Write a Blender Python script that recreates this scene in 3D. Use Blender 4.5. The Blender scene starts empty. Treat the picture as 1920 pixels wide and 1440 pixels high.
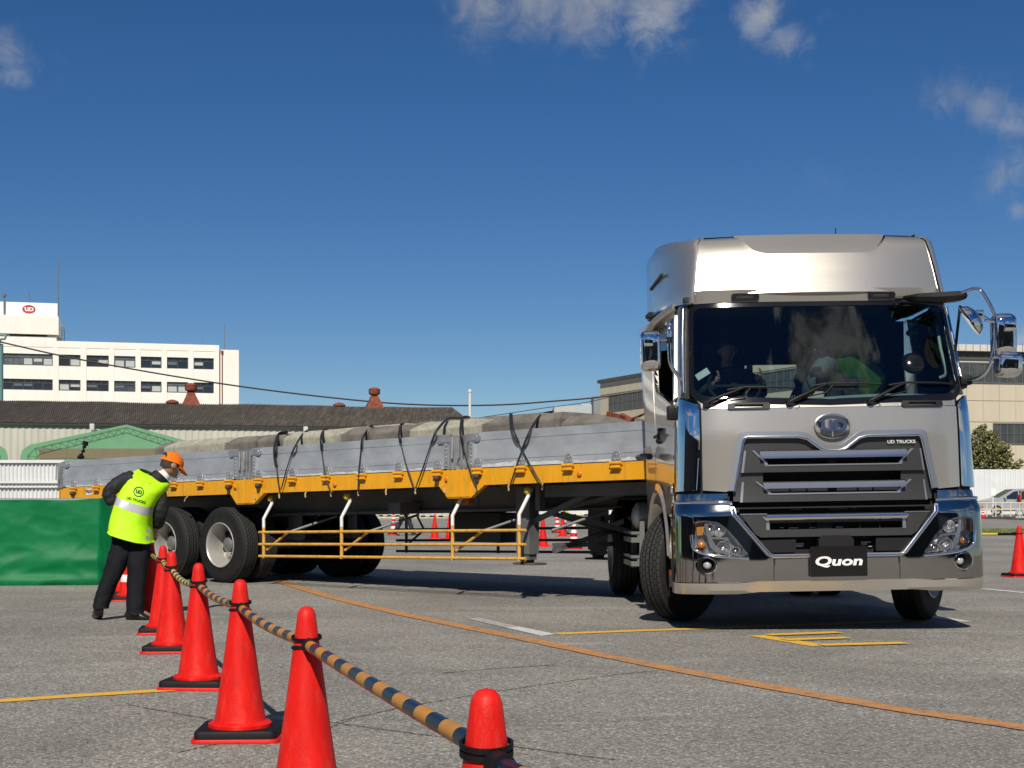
import bpy, bmesh, math, random
from mathutils import Vector, Matrix, geometry
from mathutils.bvhtree import BVHTree
R = math.radians
random.seed(7)
sc = bpy.context.scene
COL = sc.collection

# ------------------------------------------------------------------ camera
F, VH, CH = 2660.0, 942.0, 1.04          # focal length in px of the 1920 px wide photo, horizon row, camera height
cam_d = bpy.data.cameras.new('camera'); cam = bpy.data.objects.new('camera', cam_d); COL.objects.link(cam)
cam.location = (0, 0, CH); cam.rotation_euler = (R(90), 0, 0)
cam_d.sensor_width = 36; cam_d.lens = F / 1920 * 36
cam_d.shift_y = (VH - 720) / 1920
cam_d.clip_start = 0.05; cam_d.clip_end = 3000
sc.camera = cam
sc.view_settings.view_transform = 'Standard'; sc.view_settings.look = 'None'
sc.view_settings.exposure = 0.0; sc.view_settings.gamma = 1
sc.cycles.max_bounces = 8; sc.cycles.transparent_max_bounces = 10
sc.cycles.caustics_reflective = False; sc.cycles.caustics_refractive = False
sc.cycles.sample_clamp_indirect = 6

# ------------------------------------------------------------------ node helpers
class NT:
    def __init__(s, tree): s.t = tree; s.n = tree.nodes; s.l = tree.links
    def add(s, typ, **kw):
        nd = s.n.new(typ)
        for k, v in kw.items():
            if k.startswith('i_'):
                key = k[2:]; key = int(key) if key.isdigit() else key.replace('_', ' ')
                if isinstance(v, bpy.types.NodeSocket): s.l.new(v, nd.inputs[key])
                else: nd.inputs[key].default_value = v
            else: setattr(nd, k, v)
        return nd
    def math(s, op, a, b=0.0, c=0.0):
        nd = s.n.new('ShaderNodeMath'); nd.operation = op
        for i, v in enumerate((a, b, c)):
            if isinstance(v, bpy.types.NodeSocket): s.l.new(v, nd.inputs[i])
            else: nd.inputs[i].default_value = v
        return nd.outputs[0]
    def mix(s, f, a, b):
        nd = s.n.new('ShaderNodeMix'); nd.data_type = 'RGBA'
        for i, v in ((0, f), (6, a), (7, b)):
            if isinstance(v, bpy.types.NodeSocket): s.l.new(v, nd.inputs[i])
            else: nd.inputs[i].default_value = (v if i == 0 else (*v[:3], 1))
        return nd.outputs[2]
    def ramp(s, f, a, b):
        nd = s.n.new('ShaderNodeMapRange'); nd.interpolation_type = 'SMOOTHSTEP'
        s.l.new(f, nd.inputs[0]); nd.inputs[1].default_value = a; nd.inputs[2].default_value = b
        return nd.outputs[0]

# ------------------------------------------------------------------ world: Nishita sky with procedural clouds
SUN_EL, SUN_AZ = R(42), R(5)            # the sun stands behind the camera, a touch to its left
W = bpy.data.worlds.new('World'); sc.world = W; W.use_nodes = True
w = NT(W.node_tree); w.n.clear()
sky = w.add('ShaderNodeTexSky'); sky.sky_type = 'NISHITA'; sky.sun_disc = False
sky.sun_elevation = SUN_EL; sky.sun_rotation = R(180) + SUN_AZ
sky.altitude = 1500; sky.air_density = 1.0; sky.dust_density = 0.05; sky.ozone_density = 4.0
hsv = w.add('ShaderNodeHueSaturation'); w.l.new(sky.outputs[0], hsv.inputs['Color'])
hsv.inputs['Saturation'].default_value = 1.26; hsv.inputs['Value'].default_value = 0.97; hsv.inputs['Hue'].default_value = 0.506
tc = w.add('ShaderNodeTexCoord'); dirv = tc.outputs['Generated']
nrm = w.add('ShaderNodeVectorMath', operation='NORMALIZE'); w.l.new(dirv, nrm.inputs[0]); dirn = nrm.outputs[0]
sep = w.add('ShaderNodeSeparateXYZ'); w.l.new(dirn, sep.inputs[0])
zz = w.math('ADD', w.math('MAXIMUM', sep.outputs[2], 0.0), 0.12)
px_ = w.math('DIVIDE', sep.outputs[0], zz); py_ = w.math('DIVIDE', sep.outputs[1], zz)
cmb = w.add('ShaderNodeCombineXYZ'); w.l.new(px_, cmb.inputs[0]); w.l.new(py_, cmb.inputs[1])
nz = w.add('ShaderNodeTexNoise', i_Scale=2.6, i_Detail=9.0, i_Roughness=0.62, i_Distortion=0.5); w.l.new(cmb.outputs[0], nz.inputs['Vector'])
nb = w.add('ShaderNodeTexNoise', i_Scale=0.95, i_Detail=8.0, i_Roughness=0.58, i_Distortion=0.25); w.l.new(cmb.outputs[0], nb.inputs['Vector'])
nd_ = w.add('ShaderNodeTexNoise', i_Scale=16.0, i_Detail=7.0, i_Roughness=0.6, i_Distortion=0.8); w.l.new(dirn, nd_.inputs['Vector'])
nf_ = w.add('ShaderNodeTexNoise', i_Scale=55.0, i_Detail=8.0, i_Roughness=0.68, i_Distortion=1.2); w.l.new(dirn, nf_.inputs['Vector'])
blobs = [(905, 12, 80, 1.0), (1000, -5, 100, 1.0), (1110, 5, 120, 1.0), (1225, 25, 105, 1.0), (1285, 75, 50, .55), (1150, 62, 45, .45), (1425, 25, 62, 1.0), (1470, 75, 55, .8),
         (1515, 92, 40, .7), (1545, 30, 40, .3), (10, 95, 50, .75), (22, 145, 42, .75), (90, 130, 40, .35), (1775, 185, 60, .6), (1850, 205, 65, .65), (1905, 225, 55, .7),
         (1875, 325, 60, .75), (1910, 318, 55, .8), (1900, 366, 25, .6), (1905, 390, 28, .7), (1912, 640, 60, .8), (1540, 330, 60, .2)]
acc = None
for (u, v, r, s_) in blobs:
    d = Vector(((u - 960) / F, 1, (VH - v) / F)).normalized()
    dt = w.add('ShaderNodeVectorMath', operation='DISTANCE'); w.l.new(dirn, dt.inputs[0]); dt.inputs[1].default_value = d
    m = w.add('ShaderNodeMapRange'); m.interpolation_type = 'SMOOTHSTEP'
    w.l.new(dt.outputs['Value'], m.inputs[0]); m.inputs[1].default_value = 0.0; m.inputs[2].default_value = r * 1.45 / F
    m.inputs[3].default_value = s_; m.inputs[4].default_value = 0.0
    acc = m.outputs[0] if acc is None else w.math('MAXIMUM', acc, m.outputs[0])
frontc = w.math('MULTIPLY', acc, w.ramp(w.math('ADD', w.math('ADD', w.math('MULTIPLY', nd_.outputs['Fac'], 0.7), w.math('MULTIPLY', nf_.outputs['Fac'], 0.42)), w.math('MULTIPLY', acc, 0.30)), 0.60, 0.95))
acc2 = None
for (u, v, r, s_) in [(1490, 640, 70, 1.0), (1560, 622, 80, 1.0), (1620, 650, 60, .9), (1450, 690, 45, .9), (1390, 590, 45, .6), (1610, 720, 60, .6), (1400, 560, 60, .5), (1330, 690, 30, .5), (1700, 720, 40, .7), (1680, 640, 45, .6), (1310, 600, 40, .35), (1540, 690, 70, .7)]:
    d = Vector(((u - 960) / F, 1, (VH - v) / F)).normalized(); nn_ = Vector((.028, -.942, .334)).normalized(); d = d - 2 * d.dot(nn_) * nn_
    dt = w.add('ShaderNodeVectorMath', operation='DISTANCE'); w.l.new(dirn, dt.inputs[0]); dt.inputs[1].default_value = d
    m = w.add('ShaderNodeMapRange'); m.interpolation_type = 'SMOOTHSTEP'; w.l.new(dt.outputs['Value'], m.inputs[0]); m.inputs[1].default_value = 0.0; m.inputs[2].default_value = r * 1.5 / F
    m.inputs[3].default_value = s_; m.inputs[4].default_value = 0.0
    acc2 = m.outputs[0] if acc2 is None else w.math('MAXIMUM', acc2, m.outputs[0])
ne_ = w.add('ShaderNodeTexNoise', i_Scale=34.0, i_Detail=12.0, i_Roughness=0.62, i_Distortion=0.25); w.l.new(dirn, ne_.inputs['Vector'])
mirc = w.ramp(w.math('ADD', w.math('MULTIPLY', ne_.outputs['Fac'], 1.3), w.math('MULTIPLY', acc2, 0.55)), 0.78, 1.08)
mirc = w.math('MULTIPLY', mirc, w.ramp(acc2, 0.02, 0.25))
backm = w.math('MULTIPLY', w.ramp(sep.outputs[1], 0.15, -0.25), w.ramp(sep.outputs[2], 0.52, 0.34))
zen = w.math('MULTIPLY', w.ramp(sep.outputs[2], 0.74, 0.92), w.ramp(nb.outputs['Fac'], 0.30, 0.50))
backc = w.math('MULTIPLY', backm, w.ramp(w.math('ADD', w.math('MULTIPLY', nb.outputs['Fac'], 0.75), w.math('MULTIPLY', nz.outputs['Fac'], 0.25)), 0.46, 0.61))
cl = w.math('MAXIMUM', w.math('MULTIPLY', frontc, 0.70), w.math('MAXIMUM', backc, w.math('MULTIPLY', zen, .55)))
ccol = w.mix(w.ramp(nz.outputs['Fac'], 0.35, 0.65), (4.8, 5.0, 5.4), (7.2, 7.3, 7.4))
SKYMIX = w.mix(mirc, w.mix(cl, hsv.outputs[0], ccol), w.mix(w.ramp(ne_.outputs['Fac'], .42, .62), (4.5, 4.8, 5.0), (12.5, 12.8, 12.8)))
bg = w.add('ShaderNodeBackground', i_Strength=0.066); w.l.new(SKYMIX, bg.inputs['Color'])
wo = w.add('ShaderNodeOutputWorld'); w.l.new(bg.outputs[0], wo.inputs[0])

# ------------------------------------------------------------------ sun
sd = bpy.data.lights.new('sun', 'SUN'); sun = bpy.data.objects.new('sun', sd); COL.objects.link(sun)
sd.energy = 5.0; sd.angle = R(0.53); sd.color = (1.0, 0.93, 0.82)
to_sun = Vector((-math.sin(SUN_AZ) * math.cos(SUN_EL), -math.cos(SUN_AZ) * math.cos(SUN_EL), math.sin(SUN_EL)))
sun.rotation_euler = to_sun.to_track_quat('Z', 'Y').to_euler(); sun.location = to_sun * 50

# ------------------------------------------------------------------ materials
MATS = {}
def M(name, col, rough=0.6, metal=0.0, var=0.0, vscale=6.0, bump=0.0, bscale=40.0, coat=0.0, spec=0.5, dirt=None, dscale=3.0, damt=0.5, stretch=None, emit=None, trans=0.0):
    if name in MATS: return MATS[name]
    m = bpy.data.materials.new(name); m.use_nodes = True; MATS[name] = m
    t = NT(m.node_tree); b = t.n['Principled BSDF']
    b.inputs['Roughness'].default_value = rough; b.inputs['Metallic'].default_value = metal
    b.inputs['Coat Weight'].default_value = coat; b.inputs['Coat Roughness'].default_value = 0.06
    b.inputs['Specular IOR Level'].default_value = spec
    c = (*col, 1)
    b.inputs['Base Color'].default_value = c
    if var or bump or dirt:
        tcn = t.add('ShaderNodeTexCoord'); vec = tcn.outputs['Object']
        if stretch:
            mp = t.add('ShaderNodeMapping'); t.l.new(vec, mp.inputs[0]); mp.inputs['Scale'].default_value = stretch; vec = mp.outputs[0]
        cur = None
        if var:
            n = t.add('ShaderNodeTexNoise', i_Scale=vscale, i_Detail=6.0, i_Roughness=0.65); t.l.new(vec, n.inputs['Vector'])
            cur = t.mix(t.ramp(n.outputs['Fac'], 0.3, 0.7), [x * (1 - var) for x in col], [min(1, x * (1 + var)) for x in col])
            t.l.new(t.math('ADD', t.math('MULTIPLY', n.outputs['Fac'], 0.25), rough - 0.12), b.inputs['Roughness'])
        if dirt:
            n2 = t.add('ShaderNodeTexNoise', i_Scale=dscale, i_Detail=8.0, i_Roughness=0.7); t.l.new(vec, n2.inputs['Vector'])
            cur = t.mix(t.math('MULTIPLY', t.ramp(n2.outputs['Fac'], 0.5, 0.75), damt), cur if cur is not None else col, dirt)
        if cur is not None: t.l.new(cur, b.inputs['Base Color'])
        if bump:
            n3 = t.add('ShaderNodeTexNoise', i_Scale=bscale, i_Detail=4.0); t.l.new(tcn.outputs['Object'], n3.inputs['Vector'])
            bp = t.add('ShaderNodeBump', i_Strength=bump, i_Distance=0.01); t.l.new(n3.outputs['Fac'], bp.inputs['Height']); t.l.new(bp.outputs[0], b.inputs['Normal'])
    return m

def glass(name, tint, ior=1.5, rough=0.0, extra=0.0):
    m = bpy.data.materials.new(name); m.use_nodes = True; t = NT(m.node_tree); t.n.clear()
    o = t.add('ShaderNodeOutputMaterial'); tr = t.add('ShaderNodeBsdfTransparent', i_Color=(*tint, 1))
    gl = t.add('ShaderNodeBsdfGlossy', i_Roughness=rough, i_Color=(0.95, 0.97, 1, 1)); fr = t.add('ShaderNodeFresnel', i_IOR=ior)
    mx = t.add('ShaderNodeMixShader'); t.l.new(t.math('ADD', fr.outputs[0], extra), mx.inputs[0]); t.l.new(tr.outputs[0], mx.inputs[1]); t.l.new(gl.outputs[0], mx.inputs[2])
    t.l.new(mx.outputs[0], o.inputs[0]); MATS[name] = m; return m

paint = M('silver_paint', (0.55, 0.515, 0.45), 0.28, 0.74, coat=1.0, var=0.03, vscale=900)
chrome = M('chrome', (0.84, 0.84, 0.85), 0.035, 1.0)
chrome_d = M('dark_chrome', (0.40, 0.39, 0.375), 0.06, 1.0)
satin = M('satin_metal', (0.66, 0.68, 0.70), 0.30, 0.95)
grille_m = M('grille_grey', (0.10, 0.10, 0.098), 0.34, 0.75, coat=0.15)
blackp = M('black_plastic', (0.009, 0.009, 0.010), 0.5, spec=0.28)
blackm = M('matt_black', (0.006, 0.006, 0.007), 0.8)
glossb = M('gloss_black', (0.008, 0.008, 0.009), 0.12)
rubber = M('rubber', (0.012, 0.012, 0.012), 0.75, spec=0.3, var=0.25, vscale=14, bump=0.25, bscale=120)
rubber_n = M('new_rubber', (0.010, 0.010, 0.011), 0.8)
rim_m = M('rim_silver', (0.50, 0.485, 0.45), 0.40, 0.45, dirt=(0.2, 0.17, 0.14), dscale=9, damt=0.6)
darkst = M('chassis_grey', (0.115, 0.12, 0.125), 0.5, 0.1, var=0.2, vscale=3, dirt=(0.17, 0.155, 0.135), dscale=5, damt=0.4)
alu = M('aluminium', (0.50, 0.53, 0.56), 0.45, 0.55, var=0.16, vscale=1.6, dirt=(0.60, 0.60, 0.59), dscale=2.2, damt=0.5, stretch=(1, 1, 2.2))
alu2 = M('galvanised', (0.50, 0.51, 0.52), 0.42, 0.75, var=0.12, vscale=9)
yel = M('yellow_paint', (0.74, 0.345, 0.012), 0.42, var=0.06, vscale=3, dirt=(0.26, 0.13, 0.03), dscale=5, damt=0.6, coat=0.1, stretch=(3, 3, .6))
yelr = M('faded_yellow', (0.60, 0.33, 0.06), 0.55, var=0.15, vscale=14, dirt=(0.25, 0.10, 0.04), dscale=9, damt=0.6)
whitep = M('white_paint', (0.74, 0.74, 0.72), 0.5, dirt=(0.35, 0.33, 0.3), dscale=8, damt=0.4)
conc_l = M('pale_concrete', (0.33, 0.315, 0.25), 0.9, var=0.2, vscale=9, bump=0.35, bscale=90, dirt=(0.13, 0.125, 0.105), dscale=16, damt=0.7)
conc_d = M('weathered_concrete', (0.15, 0.137, 0.118), 0.92, var=0.25, vscale=5, bump=0.35, bscale=90, dirt=(0.07, 0.065, 0.056), dscale=16, damt=0.7)
cone_m = M('cone_red', (0.64, 0.010, 0.006), 0.5, spec=0.25, var=0.14, vscale=13, stretch=(1, 1, .35), bump=0.12, bscale=160, dirt=(0.62, 0.10, 0.07), dscale=24, damt=0.4)
cone_w = M('cone_white', (0.78, 0.78, 0.78), 0.4)
blackr = M('black_rubber', (0.006, 0.006, 0.007), 0.6, spec=0.25, var=0.3, vscale=20)
bar_y = M('bar_orange', (0.50, 0.215, 0.022), 0.38, var=0.1, vscale=9, dirt=(0.35, 0.18, 0.05), dscale=14, damt=0.35, spec=0.3)
bar_b = M('bar_dark', (0.007, 0.012, 0.024), 0.3, var=0.2, vscale=9, spec=0.35)
bar_y2 = M('bar_yellow', (0.62, 0.48, 0.08), 0.35)
orange_l = M('amber_lens', (0.80, 0.20, 0.01), 0.15, coat=0.5)
yel_l = M('yellow_lens', (0.62, 0.42, 0.02), 0.15, coat=0.5)
greent = M('green_tarp', (0.0, 0.145, 0.045), 0.55, var=0.10, vscale=2, spec=0.25, dirt=(.02, .17, .08), dscale=4, damt=.3, bump=0.1, bscale=9)
glass_w = glass('windscreen_glass', (0.60, 0.76, 0.76), 1.5, extra=0.01)
glass_s = glass('side_glass', (0.62, 0.70, 0.70), 1.5)
glass_c = glass('lamp_glass', (0.95, 0.96, 0.97), 1.45)
glass_b = M('window_glass', (0.018, 0.022, 0.026), 0.08, spec=0.7)
glass_g = M('dusty_window_glass', (0.055, 0.06, 0.058), 0.35, var=0.3, vscale=0.8)

# ------------------------------------------------------------------ mesh builder
class MB:
    def __init__(s): s.bm = bmesh.new(); s.mi = 0
    def face(s, vs):
        try: f = s.bm.faces.new(vs); f.material_index = s.mi; return f
        except ValueError: return None
    def v(s, p): return s.bm.verts.new(p)
    def box(s, c, d, rot=None, bev=0.0):
        c = Vector(c); hx, hy, hz = [q / 2 for q in d]
        mt = rot if rot is not None else Matrix.Identity(3)
        vs = [s.v(c + mt @ Vector((sx * hx, sy * hy, sz * hz))) for sx in (-1, 1) for sy in (-1, 1) for sz in (-1, 1)]
        fs = [s.face([vs[i] for i in q]) for q in ((0, 1, 3, 2), (4, 6, 7, 5), (0, 4, 5, 1), (2, 3, 7, 6), (0, 2, 6, 4), (1, 5, 7, 3))]
        if bev:
            es = list({e for f in fs for e in f.edges})
            r_ = bmesh.ops.bevel(s.bm, geom=es, offset=bev, segments=2, profile=0.6, affect='EDGES')
            for f in r_['faces']: f.material_index = s.mi
        return vs
    def bar(s, p0, p1, w_, h_, up=(0, 0, 1), bev=0.0):
        p0, p1 = Vector(p0), Vector(p1); d = p1 - p0; L = d.length; y = d / L
        x = y.cross(Vector(up));
        if x.length < 1e-5: x = Vector((1, 0, 0))
        x.normalize(); z = x.cross(y)
        s.box((p0 + p1) / 2, (w_, L, h_), Matrix((x, y, z)).transposed(), bev)
    def ring(s, c, ax, r, n, ph=0, ref=None, ry=None):
        ax = Vector(ax).normalized(); a = Vector(ref) if ref is not None else (Vector((0, 0, 1)) if abs(ax.z) < 0.9 else Vector((1, 0, 0)))
        x = ax.cross(a).normalized(); y = ax.cross(x); ry = r if ry is None else ry
        return [s.v(Vector(c) + x * (r * math.cos(ph + 2 * math.pi * i / n)) + y * (ry * math.sin(ph + 2 * math.pi * i / n))) for i in range(n)]
    def bridge(s, a, b):
        n = len(a)
        for i in range(n): s.face((a[i], a[(i + 1) % n], b[(i + 1) % n], b[i]))
    def cyl(s, p0, p1, r0, r1=None, n=16, caps=True):
        r1 = r0 if r1 is None else r1; d = Vector(p1) - Vector(p0)
        a = s.ring(p0, d, r0, n); b = s.ring(p1, d, r1, n); s.bridge(a, b)
        if caps: s.face(a[::-1]); s.face(b)
    def tube(s, pts, r, n=8, caps=True, smooth_n=0, rs=None, flat=1.0):
        pts = [Vector(p) for p in pts]
        if smooth_n:
            q = []
            for i in range(len(pts) - 1):
                p0, p1, p2, p3 = pts[max(i - 1, 0)], pts[i], pts[i + 1], pts[min(i + 2, len(pts) - 1)]
                for k in range(smooth_n):
                    t = k / smooth_n
                    q.append(0.5 * ((2 * p1) + (p2 - p0) * t + (2 * p0 - 5 * p1 + 4 * p2 - p3) * t * t + (3 * p1 - p0 - 3 * p2 + p3) * t ** 3))
            q.append(pts[-1]); pts = q
        prev = None; ref = None
        for i, p in enumerate(pts):
            d = (pts[min(i + 1, len(pts) - 1)] - pts[max(i - 1, 0)]).normalized()
            if ref is None:
                ref = Vector((0, 0, 1)) if abs(d.z) < 0.9 else Vector((1, 0, 0))
            x = d.cross(ref).normalized(); ref = x.cross(d).normalized()
            rr = r if rs is None else rs[min(int(i * len(rs) / len(pts)), len(rs) - 1)]
            rg = [s.v(p + x * (rr * math.cos(2 * math.pi * k / n)) + ref * (rr * flat * math.sin(2 * math.pi * k / n))) for k in range(n)]
            if prev: s.bridge(prev, rg)
            elif caps: s.face(rg[::-1])
            prev = rg
        if caps: s.face(prev)
    def lathe(s, prof, c=(0, 0, 0), ax=(0, 0, 1), n=32, mis=None):
        c = Vector(c); ax = Vector(ax).normalized(); prev = None
        for i, (r, h) in enumerate(prof):
            if r < 1e-6: rg = [s.v(c + ax * h)]
            else: rg = s.ring(c + ax * h, ax, r, n)
            if prev is not None:
                if mis: s.mi = mis[i - 1]
                if len(prev) == 1 and len(rg) > 1:
                    for k in range(n): s.face((prev[0], rg[(k + 1) % n], rg[k]))
                elif len(rg) == 1 and len(prev) > 1:
                    for k in range(n): s.face((prev[k], prev[(k + 1) % n], rg[0]))
                elif len(rg) > 1: s.bridge(prev, rg)
            prev = rg
    def prism(s, poly, fn, d0, d1):
        """poly in 2d, fn(a,b,depth)->point"""
        a = [s.v(fn(x, y, d0)) for x, y in poly]; b = [s.v(fn(x, y, d1)) for x, y in poly]
        s.face(a); s.face(b[::-1]); s.bridge(a, b)
    def loft(s, rings, close=True, caps=True):
        prev = None
        for rg_ in rings:
            rg = [s.v(p) for p in rg_]
            if prev: 
                n = len(rg)
                for i in range(n if close else n - 1): s.face((prev[i], prev[(i + 1) % n], rg[(i + 1) % n], rg[i]))
            elif caps: s.face(rg[::-1])
            prev = rg
        if caps: s.face(prev)
    def patch(s, poly, fn, holes=(), step=0.08, thick=0.02, out=None, grid=True):
        """fill a 2d outline (with holes), map with fn(a,b,off)->point, give it a rim of the given thickness"""
        loops = []
        for lp in [poly] + list(holes):
            q = []
            for i in range(len(lp)):
                a, b = Vector(lp[i]), Vector(lp[(i + 1) % len(lp)]); n = max(1, int(math.ceil((b - a).length / step)))
                for k in range(n): q.append(a.lerp(b, k / n))
            loops.append(q)
        def inside(p, q):
            c = False; j = len(q) - 1
            for i in range(len(q)):
                if (q[i].y > p.y) != (q[j].y > p.y) and p.x < (q[j].x - q[i].x) * (p.y - q[i].y) / (q[j].y - q[i].y) + q[i].x: c = not c
                j = i
            return c
        pts = []; edges = []
        for q in loops:
            k = len(pts); pts += q; edges += [(k + i, k + (i + 1) % len(q)) for i in range(len(q))]
        nb_ = len(pts)
        if grid:
            xs = [p.x for p in loops[0]]; ys = [p.y for p in loops[0]]
            a = min(xs) + step / 2
            while a < max(xs):
                b = min(ys) + step / 2
                while b < max(ys):
                    p = Vector((a, b))
                    if inside(p, loops[0]) and not any(inside(p, h) for h in loops[1:]):
                        if min((p - e).length for q in loops for e in q) > step * 0.4: pts.append(p)
                    b += step
                a += step
        V, E_, Fc, ov, _, _ = geometry.delaunay_2d_cdt(pts, edges, [], 0, 1e-6)
        tv = [s.v(fn(p.x, p.y, 0.0)) for p in V]
        cnt = {}
        for f in Fc:
            c = sum((V[i] for i in f), Vector((0, 0))) / len(f)
            if inside(c, loops[0]) and not any(inside(c, h) for h in loops[1:]):
                vs = [tv[i] for i in f]
                if out is not None:
                    nrm_ = (vs[1].co - vs[0].co).cross(vs[2].co - vs[0].co)
                    o = out(c.x, c.y) if callable(out) else Vector(out)
                    if nrm_.dot(o) < 0: vs = vs[::-1]; f = list(f)[::-1]
                s.face(vs)
                for i in range(len(f)):
                    e = (f[i], f[(i + 1) % len(f)]); cnt[tuple(sorted(e))] = None if tuple(sorted(e)) in cnt else e
        if thick:
            bv = {}
            for e in [e for e in cnt.values() if e]:
                for i in e:
                    if i not in bv: bv[i] = s.v(fn(V[i].x, V[i].y, thick))
                s.face((tv[e[1]], tv[e[0]], bv[e[0]], bv[e[1]]))
        used = set(v for f in s.bm.faces for v in f.verts)
        for v in tv:
            if v not in used and v.is_valid: s.bm.verts.remove(v)
    def build(s, name, mats, parent=None, smooth=32, recalc=True, loc=None):
        me = bpy.data.meshes.new(name)
        if recalc: bmesh.ops.recalc_face_normals(s.bm, faces=s.bm.faces)
        s.bm.to_mesh(me); s.bm.free()
        for m in (mats if isinstance(mats, (list, tuple)) else [mats]): me.materials.append(m)
        if smooth:
            me.shade_smooth(); me.set_sharp_from_angle(angle=R(smooth))
        o = bpy.data.objects.new(name, me); COL.objects.link(o)
        if parent is not None: o.parent = parent
        if loc is not None: o.location = loc
        return o

def tag(o, label=None, cat=None, group=None, kind=None):
    if label: o['label'] = label
    if cat: o['category'] = cat
    if group: o['group'] = group
    if kind: o['kind'] = kind
    return o
def thing(name, label, cat, loc=(0, 0, 0), rz=0, group=None):
    o = bpy.data.objects.new(name, None); COL.objects.link(o); o.location = loc; o.rotation_euler = (0, 0, rz); o.empty_display_size = 0.2
    return tag(o, label, cat, group)
def dup(root, loc, rz=0, label=None, group=None, scale=None):
    r = root.copy(); COL.objects.link(r); r.location = loc; r.rotation_euler = (0, 0, rz)
    if scale: r.scale = scale
    if label: r['label'] = label
    if group: r['group'] = group
    def rec(a, b):
        for ch in list(a.children):
            c = ch.copy(); COL.objects.link(c); c.parent = b; rec(ch, c)
    rec(root, r); return r
def GP(u, v):                    # the ground point a photo pixel sees
    Y = CH * F / (v - VH); return Vector(((u - 960) / F * Y, Y, 0))
def PX(u, v, Y): return Vector(((u - 960) / F * Y, Y, CH + (VH - v) / F * Y))
def wire_text(txt, size, shear=0.0, bold=0.0, sx=1.0):
    """outline of a text as a mesh in the XZ plane, centred"""
    cu = bpy.data.curves.new('lettering', 'FONT'); cu.body = txt; cu.size = size; cu.align_x = 'CENTER'; cu.align_y = 'CENTER'
    cu.shear = shear; cu.offset = bold; cu.extrude = 0.002; cu.space_character = 1.02
    o = bpy.data.objects.new('lettering', cu); COL.objects.link(o)
    me = bpy.data.meshes.new_from_object(o.evaluated_get(bpy.context.evaluated_depsgraph_get()))
    bpy.data.objects.remove(o); bpy.data.curves.remove(cu)
    for v in me.vertices: v.co = Vector((v.co.x * sx, -v.co.z, v.co.y))
    return me
U_L = [(-.80, .34), (-.45, .34), (-.45, -.06), (-.36, -.16), (-.22, -.16), (-.22, .34), (-.03, .34), (-.03, -.34), (-.42, -.34), (-.60, -.26), (-.66, -.1), (-.66, .2), (-.80, .2)]
D_L = [(.05, .34), (.50, .34), (.70, .24), (.78, .06), (.74, -.16), (.60, -.30), (.42, -.34), (.05, -.34)]
D_H = [(.23, .18), (.44, .18), (.54, .1), (.56, -.02), (.50, -.14), (.40, -.18), (.23, -.18)]
def oval(a, b, n=40): return [(a * math.cos(2 * math.pi * i / n), b * math.sin(2 * math.pi * i / n)) for i in range(n)]

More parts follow.
